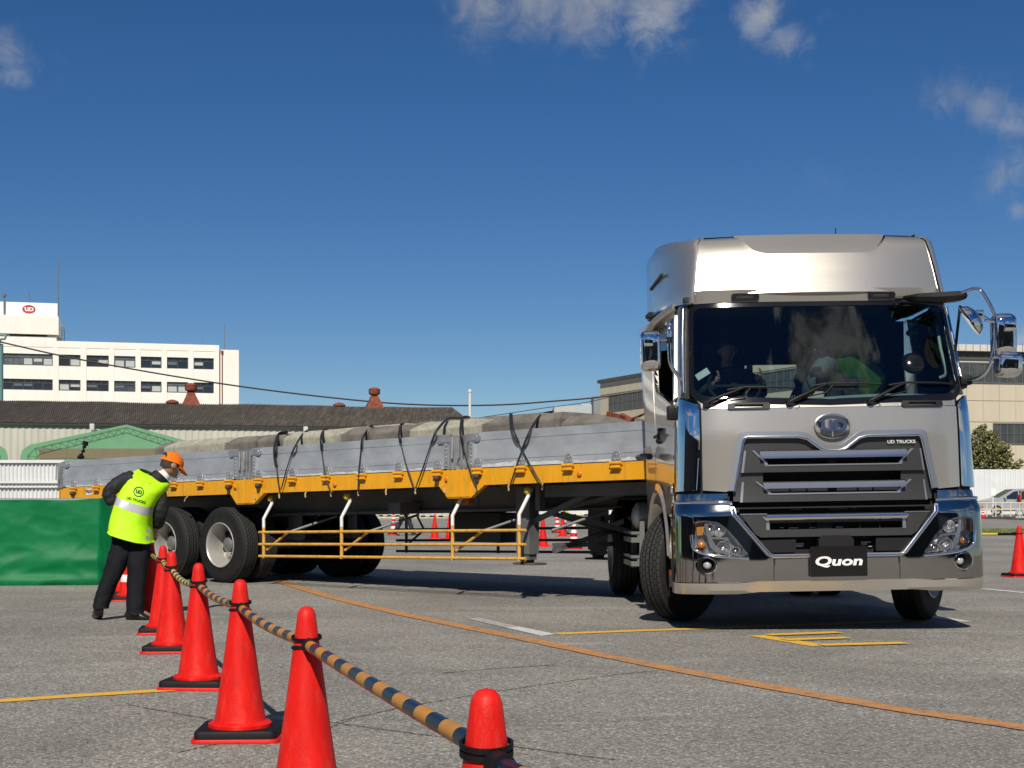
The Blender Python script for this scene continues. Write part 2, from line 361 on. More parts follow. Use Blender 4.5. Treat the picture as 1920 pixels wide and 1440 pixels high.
# ================================================================== THE SETTING: ground and markings
def asphalt():
    m = bpy.data.materials.new('asphalt'); m.use_nodes = True; t = NT(m.node_tree); b = t.n['Principled BSDF']
    tcn = t.add('ShaderNodeTexCoord'); o = tcn.outputs['Object']
    big = t.add('ShaderNodeTexNoise', i_Scale=0.35, i_Detail=7.0, i_Roughness=0.68, i_Distortion=0.6); t.l.new(o, big.inputs['Vector'])
    mpn = t.add('ShaderNodeMapping'); t.l.new(o, mpn.inputs[0]); mpn.inputs['Rotation'].default_value = (0, 0, R(-28)); mpn.inputs['Scale'].default_value = (0.5, 2.6, 1)
    drag = t.add('ShaderNodeTexNoise', i_Scale=0.8, i_Detail=8.0, i_Roughness=0.75, i_Distortion=0.4); t.l.new(mpn.outputs[0], drag.inputs['Vector'])
    vo = t.add('ShaderNodeTexVoronoi', i_Scale=115.0); t.l.new(o, vo.inputs['Vector'])
    vo2 = t.add('ShaderNodeTexVoronoi', i_Scale=55.0); t.l.new(o, vo2.inputs['Vector'])
    fine = t.add('ShaderNodeTexNoise', i_Scale=34.0, i_Detail=5.0, i_Roughness=0.8); t.l.new(o, fine.inputs['Vector'])
    s1 = t.add('ShaderNodeSeparateColor'); t.l.new(vo.outputs['Color'], s1.inputs[0]); s2 = t.add('ShaderNodeSeparateColor'); t.l.new(vo2.outputs['Color'], s2.inputs[0])
    base = t.mix(t.ramp(big.outputs['Fac'], 0.30, 0.72), (0.176, 0.167, 0.148), (0.266, 0.253, 0.224))
    base = t.mix(t.math('MULTIPLY', t.ramp(drag.outputs['Fac'], 0.54, 0.74), 0.55), base, (0.42, 0.40, 0.36))
    drk = t.add('ShaderNodeTexNoise', i_Scale=0.62, i_Detail=6.0, i_Roughness=0.7); t.l.new(mpn.outputs[0], drk.inputs['Vector'])
    base = t.mix(t.math('MULTIPLY', t.ramp(drk.outputs['Fac'], 0.55, 0.75), 0.45), base, (0.105, 0.099, 0.088))
    gr = t.math('ADD', t.math('MULTIPLY', s1.outputs[0], 0.55), t.math('MULTIPLY', s2.outputs[1], 0.45))
    gr = t.math('ADD', 0.40, t.math('MULTIPLY', gr, 1.12)); gr = t.math('ADD', gr, t.math('MULTIPLY', t.ramp(s1.outputs[2], 0.88, 0.97), 1.1))
    gr = t.math('MULTIPLY', gr, t.math('ADD', 0.55, t.math('MULTIPLY', fine.outputs['Fac'], 0.95)))
    mm = t.add('ShaderNodeVectorMath', operation='SCALE'); t.l.new(base, mm.inputs[0]); t.l.new(gr, mm.inputs['Scale'])
    t.l.new(mm.outputs[0], b.inputs['Base Color']); b.inputs['Roughness'].default_value = 0.85; b.inputs['Specular IOR Level'].default_value = 0.3
    hb = t.math('ADD', t.math('MULTIPLY', vo.outputs['Distance'], -0.6), t.math('MULTIPLY', fine.outputs['Fac'], 0.5))
    bp = t.add('ShaderNodeBump', i_Strength=0.75, i_Distance=0.006); t.l.new(hb, bp.inputs['Height']); t.l.new(bp.outputs[0], b.inputs['Normal'])
    return m
ASPH = asphalt()
g = MB(); g.face([g.v(p) for p in ((-900, -600, 0), (900, -600, 0), (900, 1500, 0), (-900, 1500, 0))])
tag(g.build('ground', ASPH, smooth=0), 'grey weathered asphalt of the test yard', kind='structure')

def worn_paint(name, col, wear=0.5, scale=14):
    m = bpy.data.materials.new(name); m.use_nodes = True; t = NT(m.node_tree); b = t.n['Principled BSDF']; b.inputs['Roughness'].default_value = 0.7
    tcn = t.add('ShaderNodeTexCoord'); n = t.add('ShaderNodeTexNoise', i_Scale=scale, i_Detail=9.0, i_Roughness=0.8); t.l.new(tcn.outputs['Object'], n.inputs['Vector'])
    vo = t.add('ShaderNodeTexVoronoi', i_Scale=95.0); t.l.new(tcn.outputs['Object'], vo.inputs['Vector']); s1 = t.add('ShaderNodeSeparateColor'); t.l.new(vo.outputs['Color'], s1.inputs[0])
    c = t.mix(t.math('MULTIPLY', s1.outputs[0], 0.4), col, [q * 0.55 for q in col])
    t.l.new(t.mix(t.ramp(t.math('ADD', n.outputs['Fac'], t.math('MULTIPLY', s1.outputs[1], 0.12)), 0.72 - wear * 0.3, 0.86 - wear * 0.3), c, (0.16, 0.15, 0.135)), b.inputs['Base Color'])
    return m
pt_or = worn_paint('orange_road_paint', (0.56, 0.25, 0.07), 0.58, 9); pt_y = worn_paint('yellow_road_paint', (0.78, 0.45, 0.05), 0.25); pt_w = worn_paint('white_road_paint', (0.62, 0.62, 0.60), 0.35); pt_f = worn_paint('faded_white_road_paint', (0.42, 0.415, 0.395), 0.5)
def line(name, pts, wd, mat, z=0.004, n=6, jit=0.0):
    P = [GP(*p) for p in pts]; b = MB(); q = []
    for i in range(len(P) - 1):
        for k in range(n): q.append(P[i].lerp(P[i + 1], k / n))
    q.append(P[-1]); pv = None
    for i, p in enumerate(q):
        d = (q[min(i + 1, len(q) - 1)] - q[max(i - 1, 0)]).normalized(); s_ = Vector((-d.y, d.x, 0))
        j = Vector((random.uniform(-jit, jit), random.uniform(-jit, jit), 0)); hw = wd / 2 * (1 + random.uniform(-.06, .06) * (1 if jit == 0 else 9))
        a = [b.v(p + j + s_ * hw + Vector((0, 0, z))), b.v(p + j - s_ * hw + Vector((0, 0, z)))]
        if pv: b.face((pv[0], pv[1], a[1], a[0]))
        pv = a
    return tag(b.build(name, mat, smooth=0), kind='structure')
def pave(name, px, mat, z=0.004):
    b = MB(); b.face([b.v(GP(*p) + Vector((0, 0, z))) for p in px]); return tag(b.build(name, mat, smooth=0), kind='structure')
line('orange_road_line', [(520, 1089), (560, 1102), (620, 1120), (690, 1137), (760, 1153), (880, 1178), (1000, 1202), (1120, 1227), (1250, 1253), (1400, 1281), (1550, 1308), (1700, 1333), (1920, 1365), (2150, 1400)], 0.15, pt_or, z=0.005)
line('yellow_road_line', [(-120, 1323), (0, 1315), (150, 1305), (310, 1295), (420, 1288)], 0.12, pt_y)
line('yellow_road_line', [(1042, 1189), (1200, 1183), (1350, 1178), (1550, 1171), (1740, 1163)], 0.14, pt_y)
pave('white_road_mark', [(949, 1177.6), (975, 1175.8), (1042, 1189.6), (1016, 1193)], pt_w)
pave('white_road_mark', [(875, 1160.5), (899, 1159), (975, 1175.8), (949, 1177.6)], pt_f)
line('yellow_road_mark', [(1418, 1192), (1480, 1202), (1538, 1212)], 0.15, pt_y)
line('yellow_road_mark', [(1440, 1192), (1573, 1187)], 0.14, pt_y, z=0.0085)
line('yellow_road_mark', [(1470, 1201), (1590, 1197)], 0.14, pt_y, z=0.0085)
line('yellow_road_mark', [(1538, 1211), (1698, 1207)], 0.14, pt_y, z=0.0085)
line('white_road_line', [(1738, 1155), (1812, 1166)], 0.12, pt_w)
line('white_road_line', [(1842, 1104), (1925, 1112)], 0.12, pt_w)
line('white_road_line', [(1845, 1010), (2000, 1013)], 0.14, pt_f)
crack = M('tar_seam', (0.105, 0.098, 0.088), 0.85, var=.5, vscale=12)
for pts, wd in (([(600, 1352), (700, 1366), (800, 1379), (905, 1392), (1010, 1407), (1150, 1425)], 0.010), ([(640, 1352), (760, 1325), (900, 1302), (1010, 1285), (1150, 1266), (1290, 1252)], 0.009),
                ([(240, 1322), (330, 1338), (400, 1350)], 0.009), ([(330, 1412), (430, 1390)], 0.008), ([(830, 1262), (930, 1254), (1040, 1247)], 0.014), ([(600, 1370), (660, 1350)], 0.008)):
    line('ground_crack', pts, wd, crack, z=0.003, n=26, jit=0.007)
# raised far road, its kerb and the grass verge
ROADZ = 0.11
g = MB(); g.box((430, 154, ROADZ - 0.20), (800, 200, 0.4)); tag(g.build('road', ASPH, smooth=0), kind='structure')
kerb_m = M('kerb_concrete', (0.34, 0.33, 0.31), 0.9, var=0.15, vscale=5)
g = MB(); g.box((423, 53.9, 0.075), (800, 0.18, 0.15), bev=0.01); tag(g.build('kerb', kerb_m), kind='structure')
g = MB(); g.box((430.0, 84.6, ROADZ + 0.06), (800, 0.25, 0.13)); tag(g.build('kerb', kerb_m), kind='structure')
g = MB(); g.box((430.0, 92.2, ROADZ + 0.055), (800, 15.0, 0.1)); tag(g.build('pavement', M('pavement_grey', (0.30, 0.29, 0.27), 0.9, var=0.15, vscale=1.2), smooth=0), kind='structure')
grass_m = M('grass_green', (0.14, 0.17, 0.05), 0.9, var=0.35, vscale=3)
g = MB(); g.face([g.v(p) for p in ((14.5, 47.3, 0.006), (90, 47.3, 0.006), (90, 53.8, 0.006), (14.5, 53.8, 0.006))])
rg = random.Random(3)
for i in range(5200):
    x, y = rg.uniform(14.5, 26), rg.uniform(47.3, 53.8); h = rg.uniform(0.03, 0.10); a = rg.uniform(0, 6.28)
    dx, dy = math.cos(a) * 0.03, math.sin(a) * 0.03
    g.face((g.v((x - dx, y - dy, 0)), g.v((x + dx, y + dy, 0)), g.v((x + rg.uniform(-.04, .04), y + rg.uniform(-.04, .04), h))))
tag(g.build('grass', grass_m, smooth=0, recalc=False), kind='stuff')

# ================================================================== BACKGROUND: office block
wall_w = M('office_render', (0.80, 0.765, 0.69), 0.85, var=0.03, vscale=0.8, dirt=(0.5, 0.46, 0.40), dscale=0.5, damt=0.22, stretch=(1.5, 1.5, 0.25))
wall_s = M('sign_board_white', (0.80, 0.81, 0.81), 0.7, dirt=(0.5, 0.5, 0.49), dscale=0.6, damt=0.3, stretch=(2, 2, 0.2))
dk_alu = M('dark_aluminium', (0.085, 0.10, 0.115), 0.45, 0.3)
blind_m = M('pale_blind', (0.42, 0.45, 0.43), 0.8); blind_d = M('grey_blind', (0.10, 0.12, 0.14), 0.8)
rust = M('rusted_metal', (0.20, 0.052, 0.026), 0.85, var=0.4, vscale=5, dirt=(0.09, 0.03, 0.02), dscale=4, damt=0.8)
greym = M('grey_metal', (0.16, 0.17, 0.18), 0.6, 0.3)
Y0 = 200.0; D1 = Vector((0.968, 0.25, 0)); NB = Vector((-0.25, 0.968, 0)); P0 = Vector(((411 - 960) / F * Y0, Y0, 0))
def fa(u):
    k = (u - 960) / F; return (k * Y0 - P0.x) / (D1.x - k * D1.y)
def OF(a, dep, z): return P0 + D1 * a + NB * dep + Vector((0, 0, z))
def obox(b, a0, a1, d0, d1, z0, z1):
    vs = [b.v(OF(a, d, z)) for a in (a0, a1) for d in (d0, d1) for z in (z0, z1)]
    for q in ((0, 1, 3, 2), (4, 6, 7, 5), (0, 4, 5, 1), (2, 3, 7, 6), (0, 2, 6, 4), (1, 5, 7, 3)): b.face([vs[i] for i in q])
off = thing('office_building', 'white office block with ribbon windows and red oval emblem on its rooftop board', 'office building', OF(-15, 0, 0))
OFI = Matrix.Translation(-OF(-15, 0, 0))
def onto(o, root):                 # parent a mesh built in world space below an un-rotated Empty
    o.parent = root; o.location = -root.location; return o
cols = [(-60, 5), (5, 99), (110, 151), (162, 204), (214, 254), (264, 303), (313, 353), (363, 401)]
ZT = 23.2; rows = [(21.35, 19.76), (17.9, 16.4), (14.45, 12.95), (11.0, 9.5)]
b = MB()
aL, aR = fa(-140), fa(411)
obox(b, aL, aR, 0.45, 14, 0, ZT - 0.05)                                # body behind the frame
obox(b, aL, aR, 0, 0.45, 22.3, ZT)                                     # parapet
zs = [22.3] + [z for r in rows for z in r] + [0]
for i in range(0, len(zs), 2): obox(b, aL, aR, 0.06, 0.45, zs[i + 1], zs[i])
ed = [aL] + [x for c in cols[1:] for x in (fa(c[0]), fa(c[1]))] + [aR]
pil = [(fa(99), fa(110)), (fa(151), fa(162)), (fa(204), fa(214)), (fa(254), fa(264)), (fa(303), fa(313)), (fa(353), fa(363)), (fa(401), aR - 0.01)]
for p0, p1 in pil: obox(b, p0, p1, 0.0, 0.44, 0.01, 22.29)
obox(b, aR + 0.02, fa(447) + 0.1, 0.6, 13.5, 0, 22.65)                  # lower end bay
onto(b.build('wall', wall_w, smooth=0), off)
b = MB(); aT = fa(110); obox(b, aL, aT, -0.35, 9, 24.0, 26.5); obox(b, aL, aT - 0.3, 0.05, 8, ZT - 0.04, 23.72)
for k in range(5): obox(b, aT - 1.5 - k * 6, aT - .4 - k * 6, 0.3, 8, 23.73, 23.99)
onto(b.build('penthouse', wall_w, smooth=0), off)
b = MB(); obox(b, aL, aT - 0.15, 0.2, 0.6, 26.51, 28.35); sg = onto(b.build('sign_board', wall_s, smooth=0), off)
red_e = M('emblem_red', (0.42, 0.035, 0.03), 0.5); whi_e = M('emblem_white', (0.8, 0.8, 0.8), 0.5)
def emblem(parent, c, ex, ez, en, rx, mats, ratio=0.68, letters=0.92):
    """flat oval emblem: disc, inner ring, the two letters"""
    c, ex, ez, en = Vector(c), Vector(ex), Vector(ez), Vector(en)
    b = MB(); fn = lambda x, y, d: c + ex * x + ez * y + en * d
    b.prism(oval(rx * 1.12, rx * 1.16 * ratio), fn, 0.0, 0.02 * rx); 
    o1 = b.build('emblem', mats[0], smooth=0); onto(o1, parent)
    b = MB(); b.prism(oval(rx, rx * ratio), fn, 0.02 * rx, 0.05 * rx); onto(b.build('emblem_field', mats[1], smooth=0), parent)
    b = MB()
    for pl, hs in ((U_L, ()), (D_L, (D_H,))):
        sc_ = rx * letters; b.patch([(x * sc_, y * sc_) for x, y in pl], lambda x, y, d: c + ex * x + ez * y + en * (0.09 * rx - d), [[(x * sc_, y * sc_) for x, y in h] for h in hs], step=9, thick=0.05 * rx, grid=False)
    onto(b.build('emblem_lettering', mats[0], smooth=0), parent)
ae = fa(54); emblem(off, OF(ae, 0.2, 27.42), D1, (0, 0, 1), -NB, 0.86, (whi_e, red_e))
rw = random.Random(11); win_m = M('window_glass_grey', (.06, .07, .08), .15, spec=.7, var=.4, vscale=.5); win_l = M('window_glass_hazy', (.10, .115, .12), .2, spec=.7, var=.4, vscale=.5)
for (c0, c1) in cols:
    for ri, (zt, zb) in enumerate(rows[:2]):
        a0, a1 = fa(c0) + 0.02, fa(c1) - 0.02; wdt = a1 - a0
        fb = MB(); t_ = 0.09
        for (p0, p1, q0, q1) in ((a0, a1, zt - t_, zt), (a0, a1, zb, zb + t_), (a0, a0 + t_, zb + t_, zt - t_), (a1 - t_, a1, zb + t_, zt - t_), (a0 + t_, a1 - t_, zt - 0.55, zt - 0.48)):
            obox(fb, p0, p1, 0.24, 0.36, q0, q1)
        n = max(3, int(round(wdt / 0.95)))
        for k in range(1, n):
            a = a0 + wdt * k / n; obox(fb, a - 0.03, a + 0.03, 0.26, 0.35, zt - 0.475, zt - t_ - .001)
        n2 = max(2, int(round(wdt / 1.3)))
        for k in range(1, n2):
            a = a0 + wdt * k / n2; obox(fb, a - 0.035, a + 0.035, 0.25, 0.35, zb + t_ + .001, zt - 0.555)
        fr = onto(fb.build('window', dk_alu, smooth=0), off)
        pb = MB(); obox(pb, a0 + t_, a1 - t_, 0.33, 0.40, zb + t_, zt - t_); pn = pb.build('pane', rw.choice((glass_b, glass_b, win_m, win_l)), smooth=0); pn.parent = fr
        bb = MB(); nbl = 0
        for k in range(n2):
            rr = rw.random()
            if rr < 0.55:
                a = a0 + wdt * k / n2 + 0.12; e = a0 + wdt * (k + 1) / n2 - 0.12; bb.mi = 0 if rr < 0.34 else 1
                zz0 = zb + 0.15 if rr < 0.2 else zb + 0.55
                obox(bb, a, e, 0.315, 0.329, zz0, zt - 0.6); o = bb.build('blind', [blind_m, blind_d], smooth=0); o.parent = fr; bb = MB()
        bb.bm.free()
def vpole(u, v0, v1, a_off, dep, r): pass
b = MB(); b.cyl(OF(fa(109), 0.1, 26.51), OF(fa(109), 0.1, 34.3), 0.10, 0.05, 8); onto(b.build('antenna', greym), off)
b = MB(); b.cyl(OF(fa(423), 3, 22.65), OF(fa(423), 3, 26.7), 0.07, 0.04, 8); onto(b.build('antenna', greym), off)
b = MB(); b.cyl(OF(fa(54), 1, 28.35), OF(fa(54), 1, 30), 0.04, 0.04, 6)
for k in range(3): b.cyl(OF(fa(54) - .2, 1, 28.8 + k * .4), OF(fa(54) + .25, 1, 28.8 + k * .4), 0.03, 0.03, 6)
onto(b.build('antenna', greym), off)
b = MB(); b.cyl(OF(fa(8), 0.0, 26.55), OF(fa(8), 0.0, 29.0), 0.11, 0.11, 8); b.cyl(OF(fa(8), 0, 29.0), OF(fa(8), 0, 29.3), 0.26, 0.3, 8); onto(b.build('beacon', greym), off)
b = MB(); b.cyl(OF(fa(417), 0.52, 10), OF(fa(417), 0.52, 22.2), 0.07, 0.07, 8); b.box(OF(fa(417), .5, 22.3), (.3, .3, .4)); onto(b.build('drainpipe', rust), off)
b = MB()
for a in (fa(113), fa(118)): b.cyl(OF(a, 4, ZT - .1), OF(a, 4, 25.6), 0.035, 0.035, 6)
for k in range(7): b.cyl(OF(fa(113), 4, ZT + .1 + k * .36), OF(fa(118), 4, ZT + .1 + k * .36), 0.025, 0.025, 6)
onto(b.build('roof_ladder', greym), off)
b = MB()
for (u0, u1, hh) in ((218, 226, 0.65), (228, 234, .35), (248, 254, .5)):
    for a in (fa(u0), fa((u0 + u1) / 2), fa(u1)): b.cyl(OF(a, 5, ZT - .1), OF(a, 5, ZT + hh), 0.035, 0.035, 6)
    for q in (0.4, 1.0): b.cyl(OF(fa(u0), 5, ZT + hh * q), OF(fa(u1), 5, ZT + hh * q), 0.035, 0.035, 6)
b.box(OF(fa(388), 4, ZT + .1), (2.2, 1, .2)); b.cyl(OF(fa(382), 4, ZT), OF(fa(382), 4, ZT + 1), 0.04, 0.04, 6)
onto(b.build('roof_railing', greym), off)
# teal service pipe at the picture's left edge
teal = M('teal_paint', (0.10, 0.21, 0.21), 0.5, var=0.1)
b = MB(); q = PX(8, 760, 130); x0 = q.x
x0 = PX(1.5, 0, 130).x; pt = [(x0, 130, 0), (x0, 130, PX(0, 645, 130).z)]
b.cyl(pt[0], pt[1], 0.22, 0.22, 14)
zt_ = PX(0, 634, 130).z
b.tube([(x0 - 1.6, 129.6, zt_ + .22), (x0 + .40, 129.6, zt_ + .22), (x0 + .58, 129.6, zt_ + .10), (x0 + .5, 129.6, zt_ - .12), (x0 + 0.15, 129.6, zt_ - 0.15), (x0, 129.7, zt_ - .5)], 0.10, 8, smooth_n=4)
tag(b.build('service_pipe', teal), 'teal upright service pipe with a bent top in front of the white office block', 'pipe')

# ================================================================== long warehouse with a corrugated roof
roof_m = M('weathered_roof', (0.070, 0.058, 0.045), 0.92, var=0.4, vscale=1.6, dirt=(0.26, 0.235, 0.19), dscale=2.6, damt=0.8, stretch=(4.0, 0.22, 0.22))
clad = M('cream_cladding', (0.50, 0.48, 0.41), 0.7, var=0.06, vscale=0.7, dirt=(0.34, 0.32, 0.27), dscale=0.6, damt=0.4, stretch=(2, 2, 0.3))
YW = 90.0; PW = Vector(((450 - 960) / F * YW, YW, 0)); 
def wa(u, dep=0.0):
    k = (u - 960) / F; p = PW + NB * dep; return (k * p.y - p.x) / (D1.x - k * D1.y)
def WF(a, dep, z): return PW + D1 * a + NB * dep + Vector((0, 0, z))
EZ, RZ, RD = 5.92, 7.85, 8.6
wh = thing('warehouse', 'long low warehouse with dark corrugated slate roof and cream ribbed walls', 'warehouse', WF(-10, 0, 0))
aw0, aw1 = wa(-40), wa(899)
b = MB(); prev = None; n = int((aw1 - aw0) / 0.0325)
for i in range(n + 1):
    a = aw0 + (aw1 - aw0) * i / n; h = 0.034 * math.sin(i * math.pi / 2) ; sag = 0.02 * math.sin(a * 0.5) + 0.015 * math.sin(a * 1.3)
    c = [b.v(WF(a, -0.14, EZ + 0.0 + h)), b.v(WF(a, RD, RZ + h * 1.3 + sag)), b.v(WF(a, RD * 2 + .4, EZ - 0.06 + h))]
    if prev: b.face((prev[0], prev[1], c[1], c[0])); b.face((prev[1], prev[2], c[2], c[1]))
    prev = c
onto(b.build('roof', roof_m, smooth=60, recalc=False), wh)
b = MB(); prev = None; n = int((aw1 - 0.5 - aw0) / 0.1)
for i in range(n + 1):
    a = aw0 + (aw1 - 0.5 - aw0) * i / n; h = (0, 0.035, 0.035, 0)[i % 4]
    c = [b.v(WF(a, -h, 0)), b.v(WF(a, -h, EZ))]
    if prev: b.face((prev[0], prev[1], c[1], c[0]))
    prev = c
ge = aw1 - 0.5
b.face([b.v(WF(ge, 0, 0)), b.v(WF(ge, RD * 2, 0)), b.v(WF(ge, RD * 2, EZ)), b.v(WF(ge, RD, RZ - .03)), b.v(WF(ge, 0, EZ))])
onto(b.build('wall', clad, smooth=0, recalc=False), wh)
b = MB(); obox_ = [WF(a, d, z) for a in (aw0, aw1 - .2) for d in (-0.22, -0.06) for z in (EZ - 0.16, EZ - 0.04)]
vs = [b.v(p) for p in obox_]
for q in ((0, 1, 3, 2), (4, 6, 7, 5), (0, 4, 5, 1), (2, 3, 7, 6), (0, 2, 6, 4), (1, 5, 7, 3)): b.face([vs[i] for i in q])
onto(b.build('gutter', M('dark_gutter', (0.03, 0.03, 0.028), 0.7), smooth=0), wh)
b = MB()
for u in (174, 572): 
    a = wa(u); b.box(WF(a, -0.5, EZ - 0.25), (0.28, 0.3, 0.42), bev=0.03); b.cyl(WF(a, -0.42, EZ - .4), WF(a, -0.2, EZ - 1.1), 0.06, 0.06, 8)
onto(b.build('rain_hopper', M('pale_hopper', (0.5, 0.5, 0.48), 0.6)), wh)
for (u, big) in ((358, .62), (702, 0.60), (323, 0.30), (636, 0.30), (1014, 0)):
    if not big: continue
    a = wa(u, RD); c = WF(a, RD, RZ - 0.06); s_ = big; K = lambda l: [(r_ * s_, h_ * s_ * 1.18) for r_, h_ in l]
    b = MB(); sq = lambda w_, z: [c + D1 * x * w_ + NB * y * w_ + Vector((0, 0, z)) for x, y in ((-1, -1), (1, -1), (1, 1), (-1, 1))]
    if big > 0.5:
        b.loft([sq(.68, -0.25), sq(0.64, -.1), sq(0.30, 0.65), sq(0.27, .78)])
        b.lathe(K([(0.36, 1.0), (0.36, 1.2), (0.62, 1.3), (0.68, 1.42), (0.68, 1.75), (0.72, 1.78), (0.68, 1.84), (0.45, 1.95), (0.2, 1.99), (0, 2.0)]), c, (0, 0, 1), 16)
    else:
        b.lathe(K([(1.2, -.4), (1.2, 0.12), (1.5, 0.16), (1.5, .40), (0.9, .72), (0.3, .85), (0, .87)]), c, (0, 0, 1), 14)
    onto(b.build('roof_ventilator', rust), wh)

# green gabled tents in front of the warehouse
tentm = M('green_tent_fabric', (0.125, 0.30, 0.155), 0.65, var=0.05, vscale=0.6, dirt=(0.09, 0.2, 0.11), dscale=.8, damt=0.4); band = M('brown_band', (0.17, 0.145, 0.085), 0.8, var=0.06, vscale=2)
trus = M('truss_dark', (0.04, 0.11, 0.06), 0.7)
def tent(uL, uP, uR, Y, label):
    k = F / Y; xl, xp, xr = [(u - 960) / k for u in (uL, uP, uR)]; yp = Y
    ze, zp = CH + (942 - 836) / k, CH + (942 - 796) / k
    t = thing('storage_tent', label, 'tent', (xp, Y, 0))
    prof = [(xl, 0), (xl, ze - .55), (xl + .12, ze - .2), (xl + .5, ze + .06), (xp, zp), (xr - .5, ze + .06), (xr - .12, ze - .2), (xr, ze - .55), (xr, 0)]
    b = MB(); b.prism(prof, lambda x, z, d: Vector((x + d * (-.30 if xr > -20 else -.42), Y + d, z)), 0, 9); onto(b.build('fabric', tentm, smooth=0), t)
    b = MB(); zb0, zb1 = CH + (942 - 860) / k, CH + (942 - 841) / k; b.box(((xl + 1.0 + xr - 1.0) / 2, Y - .015, (zb0 + zb1) / 2), (xr - xl - 2.0, .03, zb1 - zb0)); onto(b.build('band', band, smooth=0), t)
    b = MB(); w_ = 0.32
    inner = [(xl + .75, 0.2), (xl + .75, ze - .75), (xl + 1.1, ze - .42), (xp, zp - .42), (xr - 1.1, ze - .42), (xr - .75, ze - .75), (xr - .75, .2)]
    outer = [(xl + .42, .2), (xl + .42, ze - .5), (xl + .8, ze - .12), (xp, zp - .14), (xr - .8, ze - .12), (xr - .42, ze - .5), (xr - .42, .2)]
    P = lambda q: Vector((q[0], Y - .05, q[1]))
    b.tube([P(q) for q in inner], .010, 5); b.tube([P(q) for q in outer], .010, 5)
    for i in range(6):
        L = (Vector(outer[i + 1]) - Vector(outer[i])).length; n = max(1, int(L / .42))
        for j in range(n):
            a0, a1 = Vector(outer[i]).lerp(Vector(outer[i + 1]), j / n), Vector(outer[i]).lerp(Vector(outer[i + 1]), (j + 1) / n); c = Vector(inner[i]).lerp(Vector(inner[i + 1]), (j + .5) / n)
            b.cyl(P(a0), P(c), .007, .007, 4, False); b.cyl(P(c), P(a1), .007, .007, 4, False)
    onto(b.build('truss', trus), t)
    return t
tent(38, 237, 395, 76, 'pale green gabled storage tent with a brown band below the warehouse eaves')
tent(-280, -130, 15, 76, 'pale green storage tent cut by the left picture edge beside the gabled one')
# white steel fence on the left
wfen = M('white_steel_fence', (0.66, 0.67, 0.67), 0.5, 0.1, var=0.03, vscale=1, dirt=(0.5, .5, .5), dscale=.8, damt=.25)
def corr_fence(name, x0, x1, Y, z0, z1, pitch, label, rails=()):
    t = thing(name, label, 'fence', ((x0 + x1) / 2, Y, z0)); b = MB(); prev = None; n = int((x1 - x0) / (pitch / 4))
    for i in range(n + 1):
        x = x0 + (x1 - x0) * i / n; y = Y + (0, 0, 0.05, 0.05)[i % 4]
        c = [b.v((x, y, z0)), b.v((x, y, z1))]
        if prev: b.face((prev[0], prev[1], c[1], c[0]))
        prev = c
    onto(b.build('sheet', wfen, smooth=0, recalc=False), t)
    for (za, zb, dy) in rails:
        b = MB(); b.box(((x0 + x1) / 2, Y - dy, (za + zb) / 2), (x1 - x0, .06, zb - za)); onto(b.build('rail', wfen, smooth=0), t)
    return t
k = F / 45.0
corr_fence('white_fence', (-60 - 960) / k, (122 - 960) / k, 45, 0, CH + 78 / k, 0.125, 'white ribbed steel fence left of the trailer tail', [(CH + 74 / k, CH + 79.5 / k, .04), (CH + 36 / k, CH + 40 / k, .05), (CH + 28 / k, CH + 31 / k, .05)])
corr_fence('white_fence', -14, 75, 100, ROADZ, 3.37, 0.36, 'white ribbed steel fence below the tree behind the silver minivan')

# ================================================================== factory hall on the right
beige = M('beige_panel', (0.50, 0.445, 0.335), 0.8, var=0.04, vscale=0.3, dirt=(0.33, 0.30, 0.24), dscale=0.4, damt=0.35, stretch=(2, 2, .2))
dband = M('grey_band', (0.07, 0.07, 0.062), 0.8, var=0.15, vscale=.5); corn = M('cornice_white', (0.55, 0.53, 0.48), 0.8, dirt=(.3, .25, .2), dscale=1.5, damt=.5)
XC, YC = (1560 - 960) / F * 115, 115.0
DR = Vector((0.987, 0.16, 0)); DL = Vector((-0.41, 0.912, 0)); NR = Vector((0.16, -0.987, 0)); NL = Vector((-0.912, -0.41, 0))
C0 = Vector((XC, YC, 0))
fh = thing('factory_hall', 'beige panelled factory hall with dark ribbon windows behind the tractor cab', 'factory', C0)
LR, LL = 48.0, 40.2
def fr_box(b, D, N, a0, a1, o0, o1, z0, z1):
    vs = [b.v(C0 + D * a + N * o + Vector((0, 0, z))) for a in (a0, a1) for o in (o0, o1) for z in (z0, z1)]
    for q in ((0, 1, 3, 2), (4, 6, 7, 5), (0, 4, 5, 1), (2, 3, 7, 6), (0, 2, 6, 4), (1, 5, 7, 3)): b.face([vs[i] for i in q])
b = MB()
q = [C0, C0 + DR * LR, C0 + DR * LR + DL * LL, C0 + DL * LL]
b.prism([(p.x, p.y) for p in q], lambda x, y, d: Vector((x, y, d)), 0, 13.4)
onto(b.build('wall', beige, smooth=0), fh)
b = MB()      # proud wall panels with open joints
for D, N, L in ((DR, NR, LR), (DL, NL, LL)):
    n = int(L / 1.45)
    for i in range(n):
        for z0, z1 in ((0.2, 5.75), (7.7, 9.38), (9.45, 10.75)) if N is NR else ((0.2, 5.2), (5.25, 10.5), (12.5, 13.4)):
            fr_box(b, D, N, i * L / n + .012, (i + 1) * L / n - .012, 0.0, 0.05, z0, z1)
onto(b.build('wall_panel', beige, smooth=0), fh)
b = MB(); n = int(LR / .62)
for i in range(n): fr_box(b, DR, NR, i * LR / n + .03, (i + 1) * LR / n - .03, 0.02, .75, 13.45, 13.98)
onto(b.build('cornice', corn, smooth=0), fh)
b = MB(); fr_box(b, DR, NR, -.2, LR, 0.012, .25, 12.78, 13.44); fr_box(b, DL, NL, -.2, LL + .1, 0.01, .35, 13.75, 14.1); onto(b.build('eaves_band', dband, smooth=0), fh)
